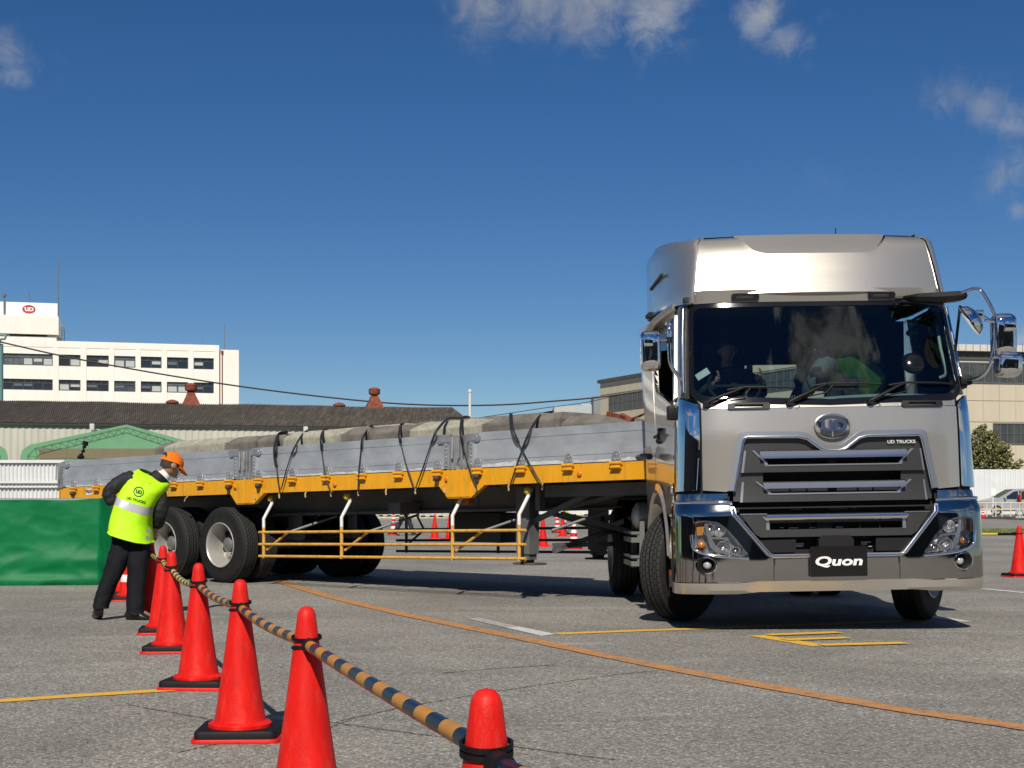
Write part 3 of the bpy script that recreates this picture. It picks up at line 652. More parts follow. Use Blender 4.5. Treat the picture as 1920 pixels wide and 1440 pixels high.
b = MB(); fr_box(b, DR, NR, 0, LR, .01, .12, 12.58, 12.77); fr_box(b, DL, NL, 0, LL, -.1, .049, 13.41, 13.76); onto(b.build('lintel', corn, smooth=0), fh)
def band_win(D, N, a0, a1, z0, z1, st):
    f = MB(); fr_box(f, D, N, a0, a1, .005, .09, z1 - .08, z1); fr_box(f, D, N, a0, a1, .005, .09, z0, z0 + .08)
    n = max(2, int((a1 - a0) / st))
    for i in range(n + 1): fr_box(f, D, N, a0 + (a1 - a0) * i / n - .025, a0 + (a1 - a0) * i / n + .025, .006, .08, z0 + .081, z1 - .081)
    fr_box(f, D, N, a0 + .03, a1 - .03, .007, .07, (z0 + z1) / 2 - .02, (z0 + z1) / 2 + .02)
    o = onto(f.build('window', M('window_bar_grey', (0.11, 0.12, 0.12), .6), smooth=0), fh)
    p = MB(); fr_box(p, D, N, a0, a1, .002, .03, z0, z1); pn = p.build('pane', glass_g, smooth=0); pn.parent = o
band_win(DR, NR, 0.5, LR, 10.86, 12.56, .66)
aw = ((1861 - 960) / F * 115 - XC) / .93
band_win(DR, NR, aw, aw + 14, 5.85, 7.6, .6); band_win(DL, NL, 0.5, LL - 2.0, 10.6, 12.36, 1.0)
# distant low buildings and a chimney pipe
b = MB(); p = PX(1083, 800, 170); b.box((p.x, 176, 6.3), (5.6, 12, 12.7)); b.box((p.x + 1.2, 172, 12.75), (1.4, 2, .35))
tag(b.build('distant_building', M('pale_grey_wall', (0.40, 0.43, 0.43), .8, var=.1), smooth=0), 'pale grey flat roofed building glimpsed beyond the concrete blocks', 'building')
b = MB(); p = PX(1122, 800, 165); b.box((p.x, 169, 7.0), (1.0, 6, 13.0)); tag(b.build('distant_building', M('slate_grey_wall', (0.20, 0.23, 0.24), .8), smooth=0), 'narrow slate grey tower at the left end of the beige factory hall', 'building')
b = MB(); p = PX(881, 800, 118); b.cyl((p.x, 118, 0), (p.x, 118, PX(0, 735, 118).z), .12, .12, 12); b.cyl((p.x, 118, PX(0, 735, 118).z), (p.x, 118, PX(0, 730, 118).z), .17, .15, 12)
tag(b.build('chimney_pipe', M('pale_pipe', (0.62, 0.62, 0.60), .5)), 'slim white chimney pipe behind the right end of the warehouse roof', 'chimney')
# overhead cables
cabm = M('cable_black', (0.01, 0.01, 0.011), .6)
def cable(pts, r, label):
    b = MB(); b.tube([PX(p[0], p[1], 121) for p in pts], r, 6, smooth_n=6); tag(b.build('overhead_cable', cabm), label, 'cable')
cable([(-60, 628, 66), (0, 641, 68), (110, 666, 70), (220, 687, 72), (330, 706, 75), (447, 724, 78), (580, 741, 82), (720, 755, 86), (830, 760, 92), (940, 759, 98), (1040, 752, 104), (1130, 744, 110), (1240, 728, 116), (1400, 705, 118)], .075, 'thick black overhead cable sagging across the white office block')
cable([(860, 789, 95), (940, 777, 98), (1020, 765, 103), (1100, 754, 107), (1200, 733, 112), (1400, 700, 117)], .036, 'thin black cable rising from the warehouse end to the factory hall')

# unseen hall, added behind the camera so the chrome mirrors a dark band
b = MB(); b.box((4, -31, 4.6), (74, 12, 9.2)); b.box((-39, -4.9, 4.0), (10, 40, 8.0)); hb_ = thing('added_mirrored_hall', 'dark hall added unseen behind the camera to be mirrored in the chrome', 'hall', (4, -31, 0)); onto(b.build('wall', M('added_hall_wall_dark', (.055, .055, .05), .8, var=.3, vscale=.4), smooth=0), hb_)
for k in range(9):
    b = MB(); b.box((-28 + k * 8, -24.93, 3.1), (5.2, .12, 5.4)); onto(b.build('added_hall_door', M('added_hall_door_pale', (.30, .31, .31), .6), smooth=0), hb_) if k % 3 == 1 else onto(b.build('added_hall_door', M('added_hall_door_dark', (.02, .022, .024), .5), smooth=0), hb_)

# ================================================================== THE TRACTOR
ROLL = R(0.94)
TRX = 2.585
trk = thing('tractor_truck', 'silver tractor truck with chrome bumper and dark grille, its front wheels turned', 'truck', (TRX, 11.26, 0), R(1.7))
def body(o): o.parent = trk; o.rotation_euler = (0, -ROLL, 0); return o
def itp(tab, z):
    if z <= tab[0][0]: return tab[0][1]
    for (a, b), (c, d) in zip(tab, tab[1:]):
        if z <= c: return b + (d - b) * (z - a) / (c - a)
    return tab[-1][1]
PRF = [(.30, .035), (.335, .02), (.36, .0), (.62, .0), (.98, .02), (1.03, .05), (1.15, .06), (1.6, .075), (1.80, .095), (1.86, .115), (2.68, .405), (2.70, .41), (2.78, .40)]
WID = [(.30, 1.235), (.42, 1.245), (.98, 1.24), (1.05, 1.225), (1.15, 1.21), (1.82, 1.18), (2.68, 1.12), (2.78, 1.11)]
DEP = [(.30, .36), (.98, .38), (1.15, .42), (1.82, .42), (2.78, .40)]
_arc = {}
def arc(z):
    k = round(z, 3)
    if k not in _arc:
        Wd, D = itp(WID, z), itp(DEP, z); n = 4.2; out = []
        for i in range(121):
            th = i / 120 * math.pi / 2
            out.append((Wd * math.sin(th) ** (2 / n), D * (1 - max(0, math.cos(th)) ** (2 / n))))
        q = [(x, y) for x, y in out if x > 1.0]
        y1 = D * (1 - max(0, 1 - (1.0 / Wd) ** n) ** (1 / n)); acc = 1.0; tab = [(1.0, 1.0, y1)]; px, py = 1.0, y1
        for x, y in q:
            acc += math.hypot(x - px, y - py); tab.append((acc, x, y)); px, py = x, y
        _arc[k] = (Wd, D, n, tab)
    return _arc[k]
def plan(s, z):
    Wd, D, n, tab = arc(z); a = abs(s); sg_ = 1 if s >= 0 else -1
    if a <= 1.0: return s, D * (1 - max(0, 1 - (a / Wd) ** n) ** (1 / n))
    if a >= tab[-1][0]:
        e = a - tab[-1][0]; return sg_ * (Wd + (1.235 - Wd) * min(1, e / 1.5)), D + e
    for (s0, x0, y0), (s1, x1, y1) in zip(tab, tab[1:]):
        if a <= s1:
            t = (a - s0) / (s1 - s0); return sg_ * (x0 + (x1 - x0) * t), y0 + (y1 - y0) * t
def nrm2(s, z):
    x0, y0 = plan(s - .012, z); x1, y1 = plan(s + .012, z); d = Vector((x1 - x0, y1 - y0)).normalized(); return Vector((d.y, -d.x))
def SK(off):
    """skin of the cab: (s along the plan curve, z) -> point, 'off' metres outside it"""
    def fn(s, z, d):
        x, y = plan(s, z); n = nrm2(s, z); o = off - d
        return Vector((x + n.x * o, y + itp(PRF, z) + n.y * o, z))
    return fn
def SKO(s, z): n = nrm2(s, z); return Vector((n.x, n.y, 0))
def skin(name, poly, mat, off=0.0, thick=0.025, holes=(), step=0.07, parent=None, smooth=28, mirror=False):
    b = MB()
    for sg_ in ((1, -1) if mirror else (1,)):
        b.patch([(x * sg_, z) for x, z in poly], SK(off), [[(x * sg_, z) for x, z in h] for h in holes], step, thick, SKO)
    o = b.build(name, mat, smooth=smooth, recalc=False)
    if parent is None: body(o)
    else: o.parent = parent
    return o
def side_of(poly, sg_): return [(x * sg_, z) for x, z in poly]
def roundpoly(pts, rad, n=5):
    out = []; m = len(pts)
    for i in range(m):
        p, a, c = Vector(pts[i]), Vector(pts[i - 1]), Vector(pts[(i + 1) % m]); r = rad[i] if isinstance(rad, (list, tuple)) else rad
        if r <= 0: out.append(tuple(p)); continue
        u, v = (a - p), (c - p); r = min(r, u.length * .45, v.length * .45); u.normalize(); v.normalize()
        for k in range(n + 1):
            t = k / n; q = (p + u * r) * (1 - t) ** 2 + p * 2 * t * (1 - t) + (p + v * r) * t * t; out.append(tuple(q))
    return out

# --- front panel (hood) around the grille
GR_O = [(.845, 1.145), (.765, 1.565), (.75, 1.60), (.715, 1.615), (.27, 1.612), (.20, 1.595), (.09, 1.515), (.05, 1.498)]     # outer edge, right half, bottom to centre
GR_I = [(.80, 1.145), (.722, 1.545), (.71, 1.567), (.69, 1.575), (.285, 1.572), (.22, 1.556), (.115, 1.478), (.06, 1.458)]
full = lambda h: h + [(-x, z) for x, z in h[::-1]]
hood_poly = [(-1.03, 1.80), (1.03, 1.80), (1.035, 1.152), (.852, 1.138)] + GR_O + [(-x, z) for x, z in GR_O[::-1]] + [(-.852, 1.138), (-1.035, 1.152)]
skin('front_panel', hood_poly, paint, 0.012, 0.03, step=0.06)
b = MB(); b.tube([SK(.03)(x, z, 0) for x, z in full([(x - .008, z - .006) for x, z in GR_I])], .010, 8); gs_ = b.build('grille_edge', chrome, smooth=60); body(gs_)
b = MB(); ringp = full(GR_O); b.patch(ringp + full(GR_I)[::-1], SK(0.022), step=0.09, thick=0.03, out=SKO, grid=False); body(b.build('grille_surround', satin, smooth=40, recalc=False))
inner = full(GR_I)
skin('grille_panel', inner + [(-.80, 1.06), (.80, 1.06)][::1], grille_m, -0.012, 0.02, holes=[[(-.56, 1.11), (.55, 1.11), (.55, 1.42), (-.56, 1.42)]], step=0.08)
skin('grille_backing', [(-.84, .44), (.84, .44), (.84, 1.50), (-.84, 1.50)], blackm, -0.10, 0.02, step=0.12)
def slab(name, zt, zb, xt, xb, slot, barz):
    """dark brushed slab with a slot, a chrome bar across its top and satin ends"""
    sx0, sx1, sz0, sz1 = slot
    sl = [(-sx0, sz1), (-sx1, sz0), (sx1, sz0), (sx0, sz1)]
    o = skin(name, [(-xt, zt), (xt, zt), (xb, zb), (-xb, zb)], grille_m, 0.022, 0.03, holes=[sl], step=0.06)
    skin('end_cap', [(-xt - .012, zt), (-xt + .006, zt), (-xb + .008, zb), (-xb - .012, zb)], satin, 0.026, 0.03, parent=o); skin('end_cap', [(xt - .005, zt), (xt + .008, zt), (xb + .008, zb), (xb - .006, zb)], satin, 0.026, 0.03, parent=o)
    b = MB(); pv = None
    for i in range(25):           # rounded chrome bar following the face
        x = -sx0 + .012 + (2 * sx0 - .024) * i / 24; rg_ = []
        for k in range(9):
            a = math.pi * (k / 8) ; zq = barz[0] + (barz[1] - barz[0]) * (k / 8); p = SK(0.0 if k == 0 else .022 + .044 * (1 - (k - 1) / 7) ** .75)(x, barz[0] + (barz[1] - barz[0]) * max(0, k - 1) / 7, 0); rg_.append(b.v(p))
        if pv: 
            for k in range(8): b.face((pv[k], pv[k + 1], rg_[k + 1], rg_[k]))
        pv = rg_
    c = b.build('chrome_bar', chrome, smooth=60); c.parent = o
    b = MB()
    for sg_ in (-1, 1):           # bright slot end and corner strip
        b.patch(side_of([(sx1 - .028, sz0 + .0), (sx1, sz0), (sx1 + .012, sz1 - .03), (sx0 + .05, barz[1]), (sx0 + .03, barz[1]), (sx1 - .016, sz1 - .035)], sg_), SK(0.030), step=.2, thick=.03, out=SKO, grid=False)
    b.patch([(-sx1, sz0 - .008), (sx1, sz0 - .008), (sx1, sz0 + .003), (-sx1, sz0 + .003)], SK(0.028), step=.1, thick=.03, out=SKO)
    c = b.build('slot_trim', satin, smooth=30, recalc=False); c.parent = o
    for x in (-.34, -.205, .0, .205, .33): 
        b = MB(); b.patch([(x - (.004 if x else .035), sz0), (x + (.004 if x else .035), sz0), (x + (.004 if x else .035), sz1), (x - (.004 if x else .035), sz1)], SK(-0.03), step=.3, thick=.02, out=SKO, grid=False)
        c = b.build('slot_rib', blackp, smooth=30, recalc=False); c.parent = o
slab('grille_slab', 1.462, 1.288, .70, .725, (.60, .55, 1.345, 1.405), (1.397, 1.463))
slab('grille_slab', 1.213, 1.052, .722, .74, (.58, .53, 1.118, 1.172), (1.158, 1.216))
o = skin('lower_grille', [(-.752, .955), (.752, .955), (.645, .80), (.60, .772), (-.60, .772), (-.645, .80)], grille_m, 0.02, 0.05, holes=[[(-.53, .832), (.53, .832), (.53, .885), (-.53, .885)]], step=0.06)
b = MB()
b.tube([SK(.035)(x, .928, 0) for x in [-.56 + 1.12 * i / 16 for i in range(17)]], .027, 10)
c = b.build('chrome_bar', chrome, smooth=60); c.parent = o
b = MB(); b.patch([(-.76, .955), (-.55, .955), (-.55, .961), (-.76, .961)], SK(.024), step=.2, thick=.03, out=SKO); c = b.build('slot_trim', satin, recalc=False); c.parent = o; b = MB(); b.patch([(.55, .955), (.76, .955), (.76, .961), (.55, .961)], SK(.024), step=.2, thick=.03, out=SKO)
for sg_ in (-1, 1): c = b.build('slot_trim', satin, recalc=False); c.parent = o; b = MB(); b.patch(side_of([(.53, .828), (.557, .828), (.557, .90), (.585, .935), (.57, .935), (.532, .895)], sg_), SK(.026), step=.2, thick=.03, out=SKO, grid=False)
c = b.build('slot_trim', satin, recalc=False); c.parent = o
b = MB()
for x in (-.36, -.2, .2, .36): b.patch([(x - .005, .83), (x + .005, .83), (x + .005, .885), (x - .005, .885)], SK(-.02), step=.3, thick=.02, out=SKO, grid=False)
b.patch([(-.14, .83), (-.02, .83), (-.02, .885), (-.14, .885)], SK(-.03), step=.3, thick=.02, out=SKO, grid=False)
c = b.build('slot_rib', blackp, recalc=False); c.parent = o
b = MB()
for x0, x1, z in ((-.34, -.25, .987), (-.03, .12, .985), (.16, .2, .99), (-.43, -.40, .842), (-.36, -.28, .838), (-.18, -.10, .838), (.02, .08, .838), (-.40, -.24, .70), (-.40, -.24, .712), (-.40, -.25, .69), (.22, .3, .715), (.22, .27, .70), (.28, .31, .68)):
    b.patch([(x0, z), (x1, z), (x1, z + .007), (x0, z + .007)], SK(-.075), step=.3, thick=.02, out=SKO, grid=False)
body(b.build('radiator_pipe', alu2, recalc=False))
b = MB(); 
for sg_ in (-1, 1): (body(b.build('radiator_cover', blackp, recalc=False)) if sg_ > 0 else None); b = MB() if sg_ > 0 else b; b.patch(side_of([(.32, .65), (.62, .65), (.64, .66), (.60, .75), (.32, .752)], sg_), SK(.0), step=.1, thick=.05, out=SKO)
body(b.build('radiator_cover', blackp, recalc=False)); b = MB(); b.patch([(-.15, .645), (.13, .645), (.13, .745), (.10, .78), (-.12, .78), (-.15, .745)], SK(.05), step=.1, thick=.1, out=SKO)
body(b.build('radar_cover', blackp, recalc=False))
# --- emblem and lettering on the front
ec = SK(.045)(-.003, 1.653, 0)
b = MB(); ro, ri = oval(.146, .100, 48), oval(.133, .088, 48)
fo = lambda x, z, d: Vector((ec.x + x, SK(.03)(ec.x + x, ec.z + z, 0).y - .02 + d, ec.z + z))
A = [b.v(fo(x, z, .02)) for x, z in ro]; B_ = [b.v(fo(x * .97, z * .97, -.005)) for x, z in ro]; C_ = [b.v(fo(x * 1.03, z * 1.03, -.005)) for x, z in ri]; D_ = [b.v(fo(x, z, .02)) for x, z in ri]
for p, q in ((A, B_), (B_, C_), (C_, D_)): b.bridge(p, q)
em = body(b.build('emblem', chrome, smooth=50))
b = MB()
for pl, hs in ((U_L, ()), (D_L, (D_H,))):
    k = .145; b.patch([(x * k, z * k * .94) for x, z in pl], lambda x, z, d: fo(x, z, d - .012), [[(x * k, z * k * .94) for x, z in h] for h in hs], step=9, thick=.035, grid=False, out=(0, -1, 0))
o = b.build('emblem_lettering', M('letter_chrome', (.34, .34, .36), .16, 1.0), smooth=30); o.parent = em
me = wire_text('UD TRUCKS', .036, bold=.0008, sx=1.14); me.materials.append(M('badge_white', (.62, .62, .62), .4))
o = bpy.data.objects.new('badge_lettering', me); COL.objects.link(o); body(o); o.location = Matrix.Rotation(-ROLL, 3, 'Y') @ Vector((.555, SK(.004)(.555, 1.516, 0).y - .004, 1.516))
# --- windscreen strip, frame, glass, header
skin('cowl_strip', [(-1.03, 1.806), (1.03, 1.806), (1.04, 1.875), (-1.04, 1.875)], paint, 0.0, 0.03)
WS_O = roundpoly([(-1.075, 2.690), (1.075, 2.690), (1.125, 1.93), (1.03, 1.852), (0, 1.822), (-1.03, 1.852), (-1.125, 1.93)], [.08, .08, .10, .12, 0, .12, .10])
WS_I = roundpoly([(-1.035, 2.655), (1.035, 2.655), (1.085, 1.97), (.99, 1.905), (0, 1.872), (-.99, 1.905), (-1.085, 1.97)], [.08, .08, .10, .12, 0, .12, .10])
skin('windscreen_frame', WS_O, glossb, 0.006, 0.03, holes=[WS_I], step=0.08)
wsg = skin('windscreen', WS_I, glass_w, 0.0, 0.0, step=0.09, smooth=60)
skin('header_panel', [(-1.10, 2.695), (1.10, 2.695), (1.10, 2.80), (-1.10, 2.80)], paint, 0.004, 0.03)
for sg_ in (-1, 1):
    b = MB(); b.tube([SK(.012)(sg_ * s, z, 0) for s, z in ((1.13, 2.66), (1.16, 2.4), (1.18, 2.1), (1.185, 1.95))], .010, 6)
    body(b.build('pillar_trim', chrome, smooth=60))
for sg_ in (-1, 1):
    skin('pillar', side_of([(1.10, 2.70), (1.42, 2.70), (1.44, 1.93), (1.15, 1.90)], sg_), M('pillar_grey', (.10, .098, .09), .3, .5, coat=.4), 0.001, 0.03)
# handles on cowl and header
def grab(name, x, z, w_, h, slot=True):
    pol = roundpoly([(x - w_ / 2, z - h / 2), (x + w_ / 2, z - h / 2), (x + w_ / 2, z + h / 2), (x - w_ / 2, z + h / 2)], h * .48)
    hs = [roundpoly([(x - w_ * .33, z - h * .20), (x + w_ * .33, z - h * .20), (x + w_ * .33, z + h * .24), (x - w_ * .33, z + h * .24)], h * .15)] if slot else []
    skin(name, pol, blackp, 0.028, 0.025, holes=hs, step=.05)
for x in (-.66, .735): grab('step_handle', x, 1.822, .34, .052)
for x in (-.615, .51): grab('grab_handle', x, 2.735, .225, .058)
# wipers
for x, x2, dz in ((-.985, -.28, .0), (-.335, .42, .02), (.315, 1.02, .02)):
    b = MB(); S = lambda s, z, o: SK(o)(s, z, 0)
    b.cyl(S(x, 1.845, .0), S(x, 1.845, .06), .032, .026, 12)
    kx = x + (x2 - x) * .42
    b.tube([S(x, 1.85, .05), S(x + .07, 1.885, .065), S(kx - .08, 1.94 + dz, .06), S(kx, 1.972 + dz, .05)], .011, 8, rs=[.016, .014, .011, .008])
    b.tube([S(kx - .13, 1.955 + dz, .025), S(kx, 1.975 + dz, .034), S(x2 - .15, 1.972 + dz, .034), S(x2, 1.965 + dz, .022)], .009, 6)
    b.tube([S(x + .02, 1.83, .04), S(x + .06, 1.822, .045), S(x + .085, 1.84, .03)], .005, 5)
    b.tube([S(x + .05, 1.87, .04), S(x + .3, 1.90 + dz, .035), S(kx + .05, 1.965 + dz, .03)], .006, 5)
    body(b.build('wiper', blackp, smooth=50))
# --- chrome corner panels (air deflectors)
for sg_ in (-1, 1):
    o = skin('corner_panel', side_of(roundpoly([(1.045, 1.80), (1.05, 1.155), (1.46, 1.14), (1.47, 1.86), (1.20, 1.90), (1.06, 1.845)], [.01, .02, .03, .05, .03, .05]), sg_), chrome, 0.018, 0.03, step=.045)
    c = skin('corner_slot', side_of(roundpoly([(1.33, 1.18), (1.40, 1.17), (1.41, 1.72), (1.33, 1.74)], .03), sg_), glossb, 0.021, 0.02, parent=o)
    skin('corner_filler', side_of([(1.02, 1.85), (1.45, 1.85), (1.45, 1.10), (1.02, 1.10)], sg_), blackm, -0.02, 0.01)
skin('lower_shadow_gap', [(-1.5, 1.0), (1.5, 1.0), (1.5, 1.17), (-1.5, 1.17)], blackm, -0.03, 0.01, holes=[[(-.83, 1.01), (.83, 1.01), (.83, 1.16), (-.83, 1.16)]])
b = MB()
for sg_ in (-1, 1): b.patch(side_of([(.845, 1.06), (1.40, 1.06), (1.40, 1.125), (.845, 1.125)], sg_), SK(-.006), step=.07, thick=.02, out=SKO)
body(b.build('bumper_ledge', chrome_d, smooth=40, recalc=False))

# --- bumper: chrome corners with lamps, centre band, lower strip, silver skirt
HL = roundpoly([(1.135, .745), (1.12, .69), (1.02, .650), (.87, .630), (.705, .618), (.70, .635), (.77, .735), (.87, .852), (.925, .897), (1.03, .912), (1.13, .905)], [.03, .05, .05, .05, .02, .02, .05, .05, .04, .03, .04], 3)
FOGC = (1.03, .555)
for sg_ in (-1, 1):
    fog = [(FOGC[0] + .075 * math.cos(a / 20 * 6.2832), FOGC[1] + .062 * math.sin(a / 20 * 6.2832)) for a in range(20)]
    pol = [(.815, 1.05), (1.42, 1.055), (1.47, 1.02), (1.49, .62), (1.48, .42), (.505, .42), (.505, .60), (.545, .635), (.80, .945), (.815, .985)]
    bm_ = skin('bumper_corner', side_of(roundpoly(pol, [.02, .05, .06, .1, .04, 0, 0, .05, .08, .02]), sg_), chrome_d, 0.014, 0.05, holes=[side_of(HL, sg_), side_of(fog, sg_)], step=.045, smooth=40)
    # bright top edge
    b = MB(); b.tube([SK(.012)(sg_ * s, z, 0) for s, z in ((.815, 1.05), (.95, 1.056), (1.1, 1.058), (1.25, 1.058), (1.4, 1.056))], .014, 8, smooth_n=3); c = b.build('top_edge', chrome, smooth=60); c.parent = bm_
    # head lamp
    hl = skin('headlight', side_of(HL, sg_), M('lamp_silver', (.62, .62, .63), .25, .9), -0.075, 0.02, step=.06)
    b = MB(); loops = side_of(HL, sg_)
    A = [b.v(SK(.012)(s, z, 0)) for s, z in loops]; B_ = [b.v(SK(-.08)(s, z, 0)) for s, z in loops]; b.bridge(A, B_)
    c = b.build('lamp_housing', chrome, smooth=50); c.parent = hl
    b = MB(); S = SK(0)
    for (s, z, r) in ((.925, .835, .050), (1.0, .835, .046), (.895, .685, .055), (.80, .665, .032)):
        p0, p1 = SK(-.07)(sg_ * s, z, 0), SK(-.005)(sg_ * s, z, 0); b.lathe([(.001, .0), (r * .5, .006), (r * .86, .03), (r, .062), (r * 1.06, .062)], p0, p1 - p0, 20)
        b.lathe([(.0, .05), (r * .22, .045), (r * .3, .02), (r * .3, 0)], p0, p1 - p0, 12)
    c = b.build('reflector', M('lamp_reflector', (.85, .85, .86), .24, .85), smooth=40); c.parent = hl
    b = MB(); b.patch(side_of([(.72, .628), (.87, .64), (.955, .66), (1.0, .70), (1.02, .78), (1.04, .885), (1.015, .89), (.99, .79), (.955, .715), (.90, .675), (.85, .655)], sg_), SK(-.01), step=.05, thick=.03, out=SKO); b.patch(side_of([(.84, .757), (.99, .768), (.99, .783), (.86, .775)], sg_), SK(-.012), step=.05, thick=.03, out=SKO)
    for k in range(7): b.patch(side_of([(.735 + k * .016, .632), (.741 + k * .016, .632), (.748 + k * .018, .70), (.741 + k * .018, .70)], sg_), SK(-.025), step=.3, thick=.01, out=SKO, grid=False)
    c = b.build('lamp_trim', M('lamp_silver', (.62, .62, .63), .25, .9), smooth=40, recalc=False); c.parent = hl
    b = MB(); q = SK(-.04)(sg_ * 1.075, .715, 0); b.lathe([(0, .03), (.018, .028), (.033, .012), (.036, 0), (.02, -.02), (0, -.02)], q, SKO(sg_ * 1.075, .715), 16)
    q = SK(-.04)(sg_ * 1.09, .86, 0); b.patch(side_of(roundpoly([(1.045, .80), (1.11, .79), (1.115, .89), (1.045, .895)], .015), sg_), SK(-.04), step=.05, thick=.02, out=SKO)
    c = b.build('indicator', [M('amber_lamp', (.62, .24, .06), .2, .2, coat=.4)], smooth=50); c.parent = hl
    c = skin('lens', side_of(HL, sg_), glass_c, 0.008, 0.0, step=.05, parent=hl, smooth=60)
    b = MB(); b.tube([SK(.016)(sg_ * s, z, 0) for s, z in ((1.142, .80), (1.135, .735), (1.115, .682), (1.02, .641), (.87, .620), (.70, .607))], .013, 8, smooth_n=3); c = b.build('lamp_rim', chrome, smooth=60); c.parent = hl
    b = MB(); q = SK(.016)(sg_ * FOGC[0], FOGC[1], 0); n_ = (SKO(sg_ * FOGC[0], FOGC[1])).normalized(); x_ = n_.cross(Vector((0, 0, 1)))
    b.tube([SK(.015)(sg_ * (FOGC[0] + .080 * math.cos(a / 24 * 6.2832)), FOGC[1] + .066 * math.sin(a / 24 * 6.2832), 0) for a in range(25)], .006, 6); c = body(b.build('fog_rim', chrome, smooth=60))
    # fog lamp
    fl = MB(); q = SK(-.07)(sg_ * FOGC[0], FOGC[1], 0); ax = (SKO(sg_ * FOGC[0], FOGC[1]) + Vector((0, -1.2, 0))).normalized()
    fl.lathe([(.0, .0), (.03, .0), (.04, .015), (.062, .08), (.08, .088), (.085, .08), (.08, .0)], q, ax, 28); fo_ = body(fl.build('fog_light', blackp, smooth=50))
    b = MB(); b.lathe([(.0, .055), (.016, .053), (.030, .044), (.036, .03), (.036, .0)], q, ax, 20); c = b.build('lens', M('fog_lens', (.75, .76, .76), .08, .6), smooth=50); c.parent = fo_
skin('bumper_centre', [(-.50, .42), (.50, .42), (.50, .598), (-.50, .598)], chrome_d, 0.014, 0.05, step=.06, smooth=40)
LS = [(.80, 1.02), (.787, .955), (.535, .652), (.505, .637)]
LSo = [(.83, 1.02), (.822, .95), (.558, .628), (.512, .603)]
pol = LS + [(-x, z) for x, z in LS[::-1]] + [(-x, z) for x, z in LSo] + LSo[::-1]
b = MB(); b.patch(pol, SK(.024), step=.06, thick=.05, out=SKO, grid=False); body(b.build('bumper_trim', satin, smooth=40, recalc=False))
b = MB(); b.tube([SK(.03)(x, z, 0) for x, z in [(-.812, 1.0), (-.804, .95), (-.548, .64), (-.50, .618), (-.2, .618), (.2, .618), (.50, .618), (.548, .64), (.804, .95), (.812, 1.0)]], .013, 8); body(b.build('bumper_trim', chrome, smooth=60))
sk_top = [(1.49, .415), (.78, .412), (.62, .425), (-.62, .425), (-.78, .412), (-1.49, .415)]
skin('bumper_skirt', sk_top + [(-1.49, .325), (-.78, .325), (-.62, .34), (.62, .34), (.78, .325), (1.49, .325)], paint, 0.016, 0.05, step=.06)
b = MB()
for x in (-.495, .495): b.patch([(x - .003, .335), (x + .003, .335), (x + .003, .60), (x - .003, .60)], SK(.018), step=.3, thick=.01, out=SKO, grid=False)
body(b.build('panel_seam', blackm, recalc=False))
# number plate carrier with lettering
pl = MB(); pl.prism(roundpoly([(-.222, .455), (.232, .455), (.232, .695), (-.222, .695)], .012), lambda x, z, d: Vector((x, -.055 + d, z)), 0, .03); pl = body(pl.build('number_plate', glossb, smooth=0))
me = wire_text('Quon', .098, shear=.14, bold=.0034, sx=1.62); me.materials.append(M('lettering_white', (.80, .80, .80), .5)); o = bpy.data.objects.new('lettering', me); COL.objects.link(o); o.parent = pl; o.location = (.0, -.058, .574)

